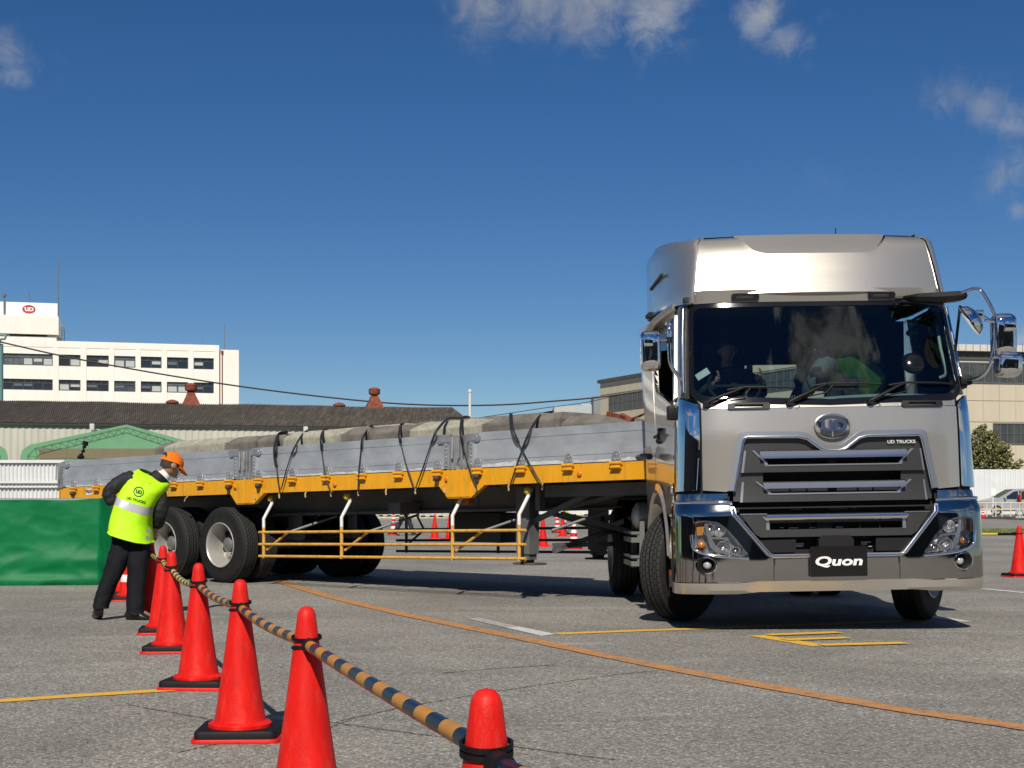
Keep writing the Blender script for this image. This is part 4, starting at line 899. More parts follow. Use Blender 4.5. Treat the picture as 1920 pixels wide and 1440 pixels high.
# --- cab sides
WIN = roundpoly([(1.47, 2.62), (2.28, 2.60), (2.32, 2.05), (1.98, 1.98), (1.50, 1.86)], [.05, .08, .08, .15, .05])
for sg_ in (-1, 1):
    dr = skin('door', side_of(roundpoly([(1.40, 2.70), (2.40, 2.70), (2.43, 1.05), (1.80, .98), (1.50, .93), (1.46, 1.1), (1.47, 1.9)], [.03, .05, .03, .3, .03, .03, .03]), sg_), paint, 0.012, 0.03, holes=[side_of(WIN, sg_)], step=.09)
    wo = roundpoly([(1.452, 2.64), (2.30, 2.62), (2.345, 2.03), (1.99, 1.955), (1.48, 1.83)], [.05, .08, .08, .15, .05])
    c = skin('window_seal', side_of(wo, sg_), glossb, 0.016, 0.03, holes=[side_of(WIN, sg_)], parent=dr)
    if sg_ > 0: skin('window', side_of(WIN, sg_), glass_s, 0.0, 0.0, parent=dr, smooth=60)
    else: skin('window', side_of([(1.47, 2.62), (2.28, 2.60), (2.29, 2.42), (1.475, 2.36)], sg_), glass_s, 0.0, 0.0, parent=dr, smooth=60)      # driver's window wound down
    b = MB(); b.tube([SK(.02)(sg_ * s, z, 0) for s, z in ((2.06, 1.62), (2.2, 1.60))], .03, 8); b.tube([SK(.05)(sg_ * s, z, 0) for s, z in ((2.02, 1.645), (2.24, 1.635))], .014, 8); b.box(SK(.02)(sg_ * 2.1, 1.66, 0), (.05, .08, .10), bev=.01); c = b.build('door_handle', blackp, smooth=50); c.parent = dr
    skin('cab_rear_panel', side_of([(2.44, 2.72), (3.02, 2.72), (3.02, 1.02), (2.44, 1.05)], sg_), paint, 0.012, 0.03)
    # side marker, small corner lamp
    b = MB(); b.patch(side_of(roundpoly([(1.53, 1.20), (1.72, 1.19), (1.71, 1.12), (1.53, 1.13)], .02), sg_), SK(.024), step=.06, thick=.03, out=SKO); body(b.build('side_lamp', M('clear_lamp', (.55, .55, .55), .12, .7), recalc=False))
    b = MB(); p = SK(.03)(sg_ * 2.52, 1.47, 0); b.tube([p + Vector((sg_ * .04, -.14, .0)), p + Vector((sg_ * .10, -.06, .005)), p + Vector((sg_ * .10, .10, .0))], .042, 10, flat=.7); b.bar(p + Vector((0, .0, .05)), p + Vector((sg_ * .06, .0, .03)), .05, .1); body(b.build('side_repeater', M('grey_plastic', (.13, .13, .13), .4), smooth=50))
    # fender: arch lip behind and over the front wheel, front filler and steps
    yc_, zc_, ra = 1.30, .50, .64
    b = MB(); pv = None
    for i in range(17):
        a = R(8 + i * (185 - 8) / 16); y, z = yc_ - ra * math.cos(a), zc_ + ra * math.sin(a)
        rg_ = [b.v((sg_ * 1.13, y + .02 * math.cos(a), z - .02)), b.v((sg_ * 1.235, y, z)), b.v((sg_ * 1.262, y - .035 * math.cos(a), z + .03)), b.v((sg_ * 1.245, y - .10 * math.cos(a), z + .09 * math.sin(a)))]
        if pv:
            for k in range(3): b.face((pv[k], pv[k + 1], rg_[k + 1], rg_[k]))
        pv = rg_
    body(b.build('fender', paint, smooth=40))
    b = MB(); b.prism([(.50, .95), (.98, 1.02), (1.4, 1.14), (2.05, 1.05), (2.05, .98), (1.75, 1.08), (1.3, 1.16), (.85, .96), (.66, .62), (.66, .45), (.44, .42)], lambda y, z, d: Vector((sg_ * (1.19 + d), y, z)), 0, .035); body(b.build('fender_skin', paint, smooth=0))
    b = MB(); b.prism([(.42, .36), (.66, .36), (.66, .50), (.42, .50)], lambda y, z, d: Vector((sg_ * (1.20 + d), y, z)), 0, .045); b.prism([(.42, .52), (.64, .52), (.62, .60), (.42, .60)], lambda y, z, d: Vector((sg_ * (1.18 + d), y, z)), 0, .03)
    fs_ = body(b.build('foot_step', paint, smooth=0))
    b = MB(); b.box((sg_ * 1.252, .55, .475), (.01, .07, .04)); c = b.build('side_reflector', M('reflector_amber', (.25, .05, .01), .3)); c.parent = fs_
# interior: shell, dash, seats, wheel
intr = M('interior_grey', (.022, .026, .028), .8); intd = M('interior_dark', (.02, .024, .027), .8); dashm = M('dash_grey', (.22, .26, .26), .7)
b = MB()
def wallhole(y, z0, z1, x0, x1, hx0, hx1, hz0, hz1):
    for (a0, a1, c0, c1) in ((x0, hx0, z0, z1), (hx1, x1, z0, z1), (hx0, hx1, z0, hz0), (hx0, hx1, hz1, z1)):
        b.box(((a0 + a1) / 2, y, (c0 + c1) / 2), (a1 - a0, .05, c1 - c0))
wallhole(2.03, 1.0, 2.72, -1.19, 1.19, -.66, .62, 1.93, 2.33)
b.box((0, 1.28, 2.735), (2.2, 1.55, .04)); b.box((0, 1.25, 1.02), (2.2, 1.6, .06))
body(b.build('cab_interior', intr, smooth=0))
b = MB()
for x in (-.665, -.27, .20, .47): b.box((x, 2.0, 2.13), (.055, .03, .40))
body(b.build('rear_window_bar', M('pale_bar', (.45, .52, .5), .5), smooth=0))
b = MB(); b.patch([(-1.1, .34), (1.1, .34), (1.12, .95), (.1, .95), (-.2, .82), (-1.12, .86)], lambda x, y, d: Vector((x, y, 1.90 + .02 * math.sin(x * 3) - d + .05 * (y - .3))), step=.12, thick=.5, out=(0, 0, 1)); body(b.build('dashboard', dashm, smooth=40, recalc=False))
b = MB(); b.box((.22, .78, 2.0), (.20, .1, .14), bev=.02); b.box((.06, .62, 2.05), (.10, .04, .16), bev=.01); b.box((.33, .72, 2.02), (.14, .08, .16), bev=.02); b.tube([(.0, .7, 1.95), (-.1, .62, 2.2), (.02, .6, 2.33), (.06, .6, 2.3)], .006, 5, smooth_n=4); b.box((.03, .6, 2.28), (.10, .05, .07), bev=.01)
body(b.build('dash_device', glossb))
b = MB(); c = Vector((-.62, .92, 2.05)); ax = Vector((0, -.75, .66)).normalized(); x_ = Vector((1, 0, 0)); y_ = ax.cross(x_)
b.tube([c + x_ * .22 * math.cos(t * 6.2832 / 28) + y_ * .22 * math.sin(t * 6.2832 / 28) for t in range(29)], .016, 8); b.bar(c - x_ * .21, c + x_ * .21, .05, .02); b.cyl(c, c - ax * .25, .04, .05, 10)
body(b.build('steering_wheel', blackp, smooth=60))
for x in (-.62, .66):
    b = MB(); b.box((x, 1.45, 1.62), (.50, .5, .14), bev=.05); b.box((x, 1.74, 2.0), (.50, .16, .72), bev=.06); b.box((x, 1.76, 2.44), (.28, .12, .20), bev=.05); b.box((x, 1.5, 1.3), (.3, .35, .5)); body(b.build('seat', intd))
b = MB(); b.tube([(1.02, .55, 2.5), (1.03, .5, 2.3), (1.06, .46, 2.1), (1.02, .5, 2.06)], .014, 8, smooth_n=3); body(b.build('interior_handle', M('handle_pale', (.35, .38, .37), .5), smooth=50))
b = MB(); p = SK(-.02)(.72, 2.16, 0); b.lathe([(0, .03), (.06, .028), (.09, .01), (.095, 0), (.09, -.015), (0, -.02)], p, (0, -1, .4), 24); body(b.build('round_mirror', glossb, smooth=50))
b = MB(); b.prism([(-.07, -.03), (.06, -.03), (.06, .03), (-.07, .03)], lambda x, z, d: SK(-.012)(-1.0 + x * .8 - z * .45, 2.10 + z * .8 + x * .45, d), 0, .002); body(b.build('screen_sticker', M('sticker_white', (.45, .46, .46), .6), smooth=0))

# --- roof fairing
DPR = [(2.742, .40), (2.752, .378), (2.775, .37), (2.80, .378), (2.83, .394), (2.95, .424), (3.10, .476), (3.20, .528), (3.25, .575), (3.285, .645), (3.302, .745), (3.306, .9)]
def DF(off):
    def fn(s, z, d):
        t = min(1.0, abs(s) / 1.05); return Vector((s, itp(DPR, z) + .13 * t ** 2.4 - off + d, z))
    return fn
def dwid(z): return 1.018 - .075 * (z - 2.745) / .55
scp = roundpoly([(.655, 3.303), (.52, 3.14), (.43, 3.105), (-.43, 3.105), (-.52, 3.14), (-.655, 3.303)], [0, .05, .06, .06, .05, 0], 4)
zs = [2.742, 2.752, 2.765, 2.78, 2.80, 2.82, 2.85]
edge = [(dwid(z), z) for z in zs] + [(dwid(3.0), 3.0), (dwid(3.2), 3.2), (dwid(3.26) - .005, 3.26), (dwid(3.29) - .02, 3.29), (dwid(3.3) - .04, 3.304)]
defl = [(-x, z) for x, z in edge[::-1]] + edge
b = MB(); b.patch(defl + scp, DF(0), step=.05, thick=.0, out=(0, -1, 0))
rf = body(b.build('roof_fairing', paint, smooth=38, recalc=False))
b = MB()
def SC(x, z, d):        # the hollow pressed into the top of the fairing
    e = min(1.0, max(0.0, (z - 3.105) / .2)); return Vector((x, DF(0)(x, 3.105, 0).y + z * 0 + .04 + .80 * (z - 3.105) + .9 * (z - 3.105) ** 2 + d, z))
b.patch([(x * .985, z) for x, z in scp[1:-1]] + [(-.645, 3.303), (-.3, 3.303), (.3, 3.303), (.645, 3.303)], SC, step=.05, thick=.0, out=(0, -1, 0))
lo = [b.v(DF(0)(x, z, 0)) for x, z in scp]; li = [b.v(SC(x * .985, z, 0)) for x, z in scp]
for i in range(len(lo) - 1): b.face((lo[i], lo[i + 1], li[i + 1], li[i]))
c = b.build('fairing_hollow', paint, smooth=45, recalc=False); c.parent = rf
b = MB()      # closed top behind the lip
fr_ = [b.v(DF(0)(x, 3.302, 0) + Vector((0, .0, .0))) for x in [-.9 + 1.8 * i / 12 for i in range(13)]]; bk = [b.v((-.9 + 1.8 * i / 12, 2.02, 3.31)) for i in range(13)]
for i in range(12): b.face((fr_[i], fr_[i + 1], bk[i + 1], bk[i]))
bt = [b.v((v.co.x, 2.02, 2.74)) for v in bk]
for i in range(12): b.face((bk[i], bk[i + 1], bt[i + 1], bt[i]))
c = b.build('fairing_top', paint, smooth=30); c.parent = rf
b = MB(); un = [(x, itp(DPR, 2.742) + .13 * (min(1, abs(x) / 1.05)) ** 2.4) for x in [-1.01 + 2.02 * i / 16 for i in range(17)]]
A = [b.v((x, y, 2.742)) for x, y in un]; B_ = [b.v((x, 1.0, 2.755)) for x, y in un]
for i in range(16): b.face((A[i], A[i + 1], B_[i + 1], B_[i]))
c = b.build('fairing_underside', M('fairing_dark', (.10, .095, .085), .4, .5), smooth=30); c.parent = rf
PLANC = [(1.028, .47), (1.042, .475), (1.06, .50), (1.10, .60), (1.15, .82), (1.19, 1.15), (1.212, 1.55), (1.22, 2.0), (1.20, 2.04), (1.0, 2.05)]
for sg_ in (-1, 1):
    b = MB(); rows_ = []
    for z in (2.70, 2.712, 2.75, 2.80, 2.85, 3.0, 3.15, 3.22, 3.255, 3.275, 3.28):
        q = max(0, z - 2.8); ins = 0 if z < 3.2 else (.055 * ((z - 3.2) / .08) ** 3); row = []
        for i, (x, y) in enumerate(PLANC):
            t = max(0, 1 - max(0, y - .47) / .9); zz_ = z + .085 * max(0, (z - 2.8) / .48) * (1 - t)
            drop = .02 * min(1, max(0, y - 1.75) / .27) ** 2 if z > 3.2 else 0
            row.append(b.v((sg_ * (x - .075 * q / .5 * t - ins), y + (itp(DPR, max(2.8, z)) - .378) * t * .9 + ins * .3 * t, zz_ - drop + (.055 * (y - .47) if z < 2.72 else 0) - (.028 if z > 3.27 else 0) * t)))
        rows_.append(row)
    for r0, r1 in zip(rows_, rows_[1:]):
        for i in range(len(r0) - 1): b.face((r0[i], r0[i + 1], r1[i + 1], r1[i]))
    for i in range(len(PLANC) - 1): 
        r1 = rows_[-1]; b.face((r1[i], r1[i + 1], b.v((sg_ * .9, r1[i + 1].co.y, 3.30)), b.v((sg_ * .9, r1[i].co.y, 3.30))))
    c = b.build('fairing_side', paint, smooth=40); c.parent = rf
    b = MB(); b.tube([Vector((sg_ * (dwid(z) + .012), DF(0)(dwid(z), z, 0).y + .045, z)) for z in (2.76, 2.9, 3.1, 3.2, 3.26)], .03, 6); c = b.build('fairing_groove', M('groove_grey', (.16, .155, .15), .5, .4), smooth=60); c.parent = rf
    b = MB(); b.tube([(sg_ * (dwid(z) + .002), DF(0)(dwid(z), z, 0).y + .004, z) for z in (2.80, 2.95, 3.1, 3.2, 3.25)], .006, 6); b.tube([(sg_ * (dwid(z) + .03), DF(0)(dwid(z), z, 0).y + .02, z) for z in (2.78, 2.95, 3.1, 3.2, 3.26)], .010, 6); c = b.build('fairing_bead', paint, smooth=60); c.parent = rf
    b = MB(); b.tube([(sg_ * 1.222, 1.75, 2.78), (sg_ * 1.225, 1.9, 2.775)], .03, 8, flat=.8); b.bar((sg_ * 1.20, 1.1, 3.04), (sg_ * 1.222, 1.7, 3.0), .02, .02); c = b.build('fairing_bracket', blackp); c.parent = rf
    b = MB(); b.tube([(sg_ * 1.12, .80, 2.715), (sg_ * 1.17, 1.1, 2.70), (sg_ * 1.225, 1.5, 2.66), (sg_ * 1.235, 1.95, 2.60)], .045, 8, smooth_n=4, flat=.8); body(b.build('door_visor', paint, smooth=50))
b = MB(); b.cyl((.285, .95, 3.29), (.285, .95, 3.40), .006, .004, 6); body(b.build('roof_aerial', blackp))

# --- mirrors
mirg = M('mirror_glass', (.5, .55, .6), .02, 1.0)
def mirror(name, c, w_, h, d, rz=0, tilt=0, back=True):
    """rounded housing, chrome shell towards the viewer; glass on its far face"""
    b = MB(); m = Matrix.Rotation(rz, 3, 'Z') @ Matrix.Rotation(tilt, 3, 'Y'); c = Vector(c)
    prof = roundpoly([(-w_ / 2, -h / 2), (w_ / 2, -h / 2), (w_ / 2, h / 2), (-w_ / 2, h / 2)], min(w_, h) * .33, 5)
    rr = [(1.0, d / 2), (1.02, d * .3), (1.0, -d * .05), (.93, -d * .32), (.78, -d * .47), (.5, -d * .53), (.2, -d * .55)]
    b.loft([[c + m @ Vector((x * k, y, z * (k if k > .9 else .9 + (k - .9) * .8))) for x, z in prof] for k, y in rr])
    o = body(b.build(name, chrome, smooth=70))
    g_ = MB(); g_.prism([(x * .9, z * .94) for x, z in prof], lambda x, z, q: c + m @ Vector((x, d / 2 + q, z)), 0.001, .004); q = g_.build('glass', mirg, smooth=0); q.parent = o
    return o, c, m
o, c, m = mirror('side_mirror', (-1.405, .36, 2.30), .165, .325, .11)
b = MB(); b.box((-1.43, .30, 2.375), (.075, .05, .085), bev=.015); q = b.build('mirror_boss', chrome, smooth=50); q.parent = o
b = MB(); b.tube([(-1.235, .62, 2.55), (-1.245, .42, 2.535), (-1.25, .36, 2.45), (-1.25, .36, 2.25), (-1.235, .36, 2.17), (-1.17, .36, 2.06), (-1.165, .37, 1.95), (-1.185, .42, 1.86), (-1.22, .5, 1.82)], .016, 8, smooth_n=4); b.cyl((-1.25, .36, 2.385), (-1.42, .33, 2.39), .011, .011, 8); arm = body(b.build('mirror_arm', chrome, smooth=60))
b = MB(); b.cyl((-1.25, .36, 2.36), (-1.25, .36, 2.41), .028, .028, 10); b.box((-1.225, .50, 1.80), (.07, .12, .12), bev=.02); q = b.build('mirror_joint', blackp); q.parent = arm
# the opposite corner: a long bracket, a pole and three mirrors
b = MB(); b.loft([[(x, .30 + dy, z) for dy, z in ((-.06, z0), (.06, z0), (.08, (z0 + z1) / 2), (.06, z1), (-.06, z1), (-.08, (z0 + z1) / 2))] for x, z0, z1 in ((.66, 2.69, 2.71), (.70, 2.685, 2.715), (.76, 2.665, 2.725), (.95, 2.655, 2.735), (1.10, 2.665, 2.742), (1.155, 2.675, 2.735), (1.165, 2.685, 2.72))]); b.tube([(.60, .33, 2.70), (.72, .31, 2.70)], .018, 8)
b.tube([(1.13, .30, 2.63), (1.10, .30, 2.4), (1.09, .32, 2.26)], .012, 6)
br = body(b.build('mirror_bracket', blackp, smooth=35))
b = MB(); b.tube([(1.10, .26, 2.715), (1.17, .20, 2.742), (1.215, .15, 2.745), (1.25, .12, 2.71), (1.325, .10, 2.56), (1.342, .10, 2.47), (1.335, .10, 2.33), (1.315, .10, 2.20), (1.285, .12, 2.09), (1.24, .18, 2.035), (1.16, .3, 2.02)], .0145, 8, smooth_n=4)
b.cyl((1.335, .10, 2.47), (1.26, .10, 2.485), .014, .014, 8); b.cyl((1.335, .10, 2.46), (1.42, .12, 2.455), .015, .015, 8); b.cyl((1.315, .10, 2.185), (1.42, .12, 2.19), .015, .015, 8)
arm = body(b.build('mirror_arm', chrome, smooth=60))
b = MB(); b.box((1.17, .33, 2.02), (.10, .10, .08), bev=.02); b.box((1.155, .33, 1.985), (.05, .06, .06), bev=.01); b.prism([(1.09, 2.12), (1.12, 2.05), (1.14, 1.96), (1.09, 1.97)], lambda x, z, d: Vector((x, .4 + d, z)), 0, .05); q = b.build('mirror_joint', blackp); q.parent = arm
o, c, m = mirror('wide_mirror', (1.43, .14, 2.36), .185, .36, .13); b = MB(); b.box((1.445, .06, 2.435), (.10, .06, .09), bev=.02); q = b.build('mirror_boss', chrome, smooth=50); q.parent = o
o, c, m = mirror('kerb_mirror', (1.455, .12, 2.13), .20, .205, .14, 0, R(4)); b = MB(); b.cyl((1.36, .04, 2.195), (1.46, .045, 2.185), .012, .012, 8); q = b.build('mirror_boss', chrome, smooth=50); q.parent = o
b = MB(); c = Vector((1.17, .12, 2.50)); ax = Vector((.78, -.25, .55)).normalized()
b.lathe([(.0, .05), (.06, .045), (.11, .02), (.135, -.02), (.14, -.035), (.125, -.04), (0, -.04)], c, ax, 28); b.box(c + ax * .06, (.06, .05, .07), bev=.015); b.cyl(c + ax * .06, (1.31, .10, 2.475), .012, .012, 8); body(b.build('round_mirror', chrome, smooth=60))

# --- wheels
def treaded():
    m = bpy.data.materials.new('tread_rubber'); m.use_nodes = True; t = NT(m.node_tree); b = t.n['Principled BSDF']; b.inputs['Roughness'].default_value = .72; b.inputs['Specular IOR Level'].default_value = .35
    tcn = t.add('ShaderNodeTexCoord'); sp = t.add('ShaderNodeSeparateXYZ'); t.l.new(tcn.outputs['Object'], sp.inputs[0])
    an = t.math('MULTIPLY', t.math('ARCTAN2', sp.outputs[1], sp.outputs[2]), .49)
    cb = t.add('ShaderNodeCombineXYZ'); t.l.new(an, cb.inputs[0]); t.l.new(t.math('MULTIPLY', sp.outputs[0], 1.0), cb.inputs[1])
    br_ = t.add('ShaderNodeTexBrick', i_Scale=1.0, i_Mortar_Size=.0045, i_Mortar_Smooth=.2, i_Brick_Width=.055, i_Row_Height=.036); br_.offset = .5; t.l.new(cb.outputs[0], br_.inputs['Vector'])
    t.l.new(t.mix(br_.outputs['Fac'], (.034, .034, .033), (.004, .004, .004)), b.inputs['Base Color'])
    bp = t.add('ShaderNodeBump', i_Strength=1.0, i_Distance=.012); bp.invert = True; t.l.new(br_.outputs['Fac'], bp.inputs['Height']); t.l.new(bp.outputs[0], b.inputs['Normal'])
    return m
tread = treaded()
TYRE = [(.285, .0), (.30, .008), (.37, .012), (.43, .010), (.462, .022), (.480, .045), (.487, .05), (.4885, .085), (.478, .088), (.478, .096), (.4895, .099), (.490, .135), (.478, .138), (.478, .146), (.490, .149), (.4895, .185), (.478, .188), (.478, .196), (.4885, .199), (.487, .235), (.480, .24), (.462, .262), (.43, .274), (.37, .272), (.30, .276), (.285, .285)]
def wheel(name, parent, x_out, y, sgn, steer=0, dual=False, rimd=True, zc=.490, deep=.15, label=None, piv=0.0):
    """sgn: side the outer face looks to (+1 right, -1 left in the parent's x)"""
    e = bpy.data.objects.new(name, None); COL.objects.link(e); e.parent = parent; e.location = (x_out - sgn * piv, y, zc); e.rotation_euler = (0, 0, steer); CC = Vector((sgn * piv, 0, 0))
    if label: e['label'] = label
    ax = (-sgn, 0, 0)
    b = MB(); b.lathe(TYRE, CC, ax, 64, mis=[0] * 5 + [1] * 15 + [0] * 5)
    if dual: b.lathe(TYRE, (-sgn * .315, 0, 0), ax, 48, mis=[0] * 5 + [1] * 15 + [0] * 5)
    t_ = b.build('tyre', [rubber, tread], smooth=50); t_.parent = e
    b = MB()
    b.lathe([(.288, .004), (.292, -.004), (.283, -.010), (.272, .0), (.268, .02), (.255, .045), (.248, .09), (.238, deep), (.15, deep + .004), (.14, deep - .012), (.0, deep - .012)], CC, ax, 48)
    rm = b.build('rim', rim_m, smooth=40); rm.parent = e
    b = MB(); 
    for k in range(8):
        a = k * math.pi / 4 + .3; b.cyl(CC + Vector((-sgn * (deep - .002), .195 * math.cos(a), .195 * math.sin(a))), CC + Vector((-sgn * (deep + .03), .195 * math.cos(a), .195 * math.sin(a))), .033, .033, 14)
    q = b.build('vent_hole', blackm); q.parent = rm
    b = MB(); b.lathe([(.0, deep - .125), (.05, deep - .122), (.072, deep - .105), (.078, deep - .06), (.085, deep - .05), (.088, deep)], CC, ax, 24)
    for k in range(10):
        a = k * math.pi / 5; b.cyl(CC + Vector((-sgn * deep, .118 * math.cos(a), .118 * math.sin(a))), CC + Vector((-sgn * (deep - .045), .118 * math.cos(a), .118 * math.sin(a))), .013, .011, 6)
    q = b.build('hub', M('hub_grey', (.28, .28, .27), .45, .4), smooth=40); q.parent = e
    return e
wheel('front_wheel', trk, -1.20, 1.29, -1, R(-42), deep=.05, piv=.14); wheel('front_wheel', trk, 1.20, 1.31, 1, R(-33), deep=.05, piv=.14)
wheel('rear_wheel', trk, -1.33, 4.78, -1, dual=True); wheel('rear_wheel', trk, 1.262, 4.72, 1, dual=True)
# --- chassis bits behind the cab
b = MB()
for x in (-.42, .42): b.box((x, 3.3, .86), (.09, 5.2, .26))
b.cyl((-.95, 4.72, .49), (.95, 4.72, .49), .09, .09, 12); b.cyl((-.9, 1.3, .45), (.9, 1.3, .45), .07, .07, 10); b.box((0, 2.4, .8), (.8, .2, .2)); b.box((0, .55, .72), (1.5, .5, .5)); b.box((0, 1.4, .95), (1.1, 1.5, .5)); b.box((0, 1.0, .6), (.9, .4, .3))
b.box((.95, 2.6, .72), (.5, 1.1, .6), bev=.05)
trk_ch = b.build('chassis', darkst, trk)
b = MB(); b.box((0, 4.35, 1.07), (.9, .8, .06), bev=.02); b.build('fifth_wheel', blackm, trk)
b = MB(); b.cyl((-1.20, 3.35, .90), (-.66, 3.35, .90), .14, .14, 20); b.lathe([(0, .06), (.07, .05), (.12, .022), (.14, 0)], (-1.20, 3.35, .90), (-1, 0, 0), 20); b.build('air_tank', M('tank_silver', (.5, .49, .45), .4, .6), trk, 40)
b = MB()
for z in (.42, .66):
    b.box((-1.22, 3.45, z), (.14, .70, .05)); b.box((-1.22, 3.45, z + .07), (.14, .70, .025)); b.box((-1.20, 3.45, z + .035), (.05, .68, .05))
for y in (3.12, 3.78): b.box((-1.18, y, .60), (.05, .05, .5))
b.build('side_step', M('step_grey', (.17, .17, .16), .5, .3), trk)
b = MB(); b.box((-1.02, 2.42, .72), (.34, .06, .42), bev=.02); b.box((-1.0, 2.35, 1.10), (.42, .14, .05), bev=.01); b.tube([(-1.12, 2.33, 1.12), (-.9, 2.33, 1.13)], .03, 8)
b.build('battery_box', M('box_grey', (.22, .22, .21), .45, .4, dirt=(.1, .1, .1)), trk)
for sg_ in (-1, 1):
    b = MB(); b.tube([(sg_ * 1.0, 4.72 - .62 * math.cos(a), .5 + .60 * math.sin(a)) for a in [R(25 + i * 13) for i in range(11)]], .02, 6); pv = None
    for i in range(11):
        a = R(25 + i * 13); r_ = [b.v((sg_ * x, 4.72 - .6 * math.cos(a), .5 + .585 * math.sin(a))) for x in (.65, 1.24)]
        if pv: b.face((pv[0], pv[1], r_[1], r_[0]))
        pv = r_
    b.build('mudguard', blackp, trk)

# ================================================================== THE TRAILER (local x along the deck towards the tractor, y across, z up)
TA = math.atan2(-.66, .75); TO = Vector((-3.754, 18.32, 0)); TD = Vector((math.cos(TA), math.sin(TA), 0)); TN = Vector((-TD.y, TD.x, 0))
trl = thing('flatbed_trailer', 'yellow flatbed semi-trailer with low aluminium side gates carrying concrete blocks', 'trailer', TO, TA)
SL = .0187
def tt(u, n=0.0):
    k = (u - 960) / F; p = TO + TN * n; return (k * p.y - p.x) / (TD.x - k * TD.y)
def tz(u, v, n=0.0):          # photo pixel -> (t, z without the pitch of the deck) on the plane y = n
    t = tt(u, n); Y = (TO + TN * n + TD * t).y; return t, CH + (VH - v) * Y / F - SL * t
YT, YB, GT = 1.324, 1.142, 1.712
P3 = lambda t, n, z: Vector((t, n, z + SL * t))
TBL, TBR = -3.86, 7.0
def tbox(b, t0, t1, n0, n1, z0, z1):
    vs = [b.v(P3(t, n, z)) for t in (t0, t1) for n in (n0, n1) for z in (z0, z1)]
    for q in ((0, 1, 3, 2), (4, 6, 7, 5), (0, 4, 5, 1), (2, 3, 7, 6), (0, 2, 6, 4), (1, 5, 7, 3)): b.face([vs[i] for i in q])
TPOST = [tt(461), tt(862)]
WD = 2.46
b = MB(); tbox(b, TBL + .02, TBR - .02, .06, WD - .06, YT - .09, YT - .02); trl_deck = b.build('deck', M('deck_wood', (.10, .085, .07), .9, var=.3, vscale=4), trl, 0)
for n0, n1, sg_ in ((0, .05, -1), (WD - .05, WD, 1)):
    b = MB(); tbox(b, TBL, TBR, n0, n1, YB, YT)
    for tp in TPOST:
        a0 = .30; out = -0.012 if sg_ < 0 else .012
        pol = [(tp - a0, YB), (tp - .17, YB - .135), (tp + .17, YB - .135), (tp + a0 + .08, YB), (tp + a0 + .08, YB + .02), (tp - a0, YB + .02)]
        b.prism(pol, lambda t, z, d: P3(t, (n0 if sg_ < 0 else n1) + d, z), out, .05 if sg_ < 0 else -.05)
        tbox(b, tp - .17, tp + .17, n0 - .02 if sg_ < 0 else n1 - .03, n0 + .03 if sg_ < 0 else n1 + .02, YB - .12, YT + .002); tbox(b, tp + .03, tp + .045, n0 - .03, n0 + .02, YB - .12, YT)
    b.build('side_rail', yel, trl, 0)
b = MB(); tbox(b, TBL - .03, TBL + .02, 0, WD, YB - .01, YT); b.build('tail_rail', yel, trl, 0)
# side gates
GATES = [(TBL + .10, TPOST[0] - .15), (TPOST[0] + .15, TPOST[1] - .15), (TPOST[1] + .15, TBR - .05)]
def gate(t0, t1, n0, nd):
    b = MB(); n1 = n0 + nd * .045
    for z0, z1 in ((YT + .006, YT + .083), (YT + .087, GT - .092), (GT - .088, GT)):
        vs = tbox(b, t0, t1, n0, n1, z0, z1)
    for t in (t0 + .0, t1 - .085): tbox(b, t, t + .085, n0 - nd * .012, n1, YT + .012, GT - .004)
    o = b.build('side_gate', alu, trl, 0)
    for tq in (t0, t1):
        b = MB(); s_ = 1 if tq == t0 else -1
        pol = roundpoly([(tq - s_ * .02, GT - .01), (tq + s_ * .17, GT - .01), (tq + s_ * .17, GT - .10), (tq - s_ * .02, GT - .10)], [.0, .06, .06, 0])
        b.prism(pol, lambda t, z, d: P3(t, n0 - nd * (.012 + d), z), 0, .008); b.prism([((t - tq) * .78 + tq, (z - GT + .055) * .7 + GT - .055) for t, z in pol], lambda t, z, d: P3(t, n0 - nd * (.02 + d), z), 0, .006)
        b.prism([(tq + s_ * .012, YT + .03), (tq + s_ * .06, YT + .03), (tq + s_ * .06, GT - .09), (tq + s_ * .012, GT - .09)], lambda t, z, d: P3(t, n0 - nd * (.014 + d), z), -.004, .005)
        for k in range(6): b.cyl(P3(tq + s_ * .036, n0 - nd * .016, YT + .05 + k * .045), P3(tq + s_ * .036, n0 - nd * .026, YT + .05 + k * .045), .006, .006, 6)
        q = b.build('gate_bracket', alu2, smooth=30); q.parent = o
    return o
hing = {0: [140, 183, 328, 378, 432], 1: [488, 551, 614, 681, 750, 823], 2: [898, 979, 1068, 1158]}
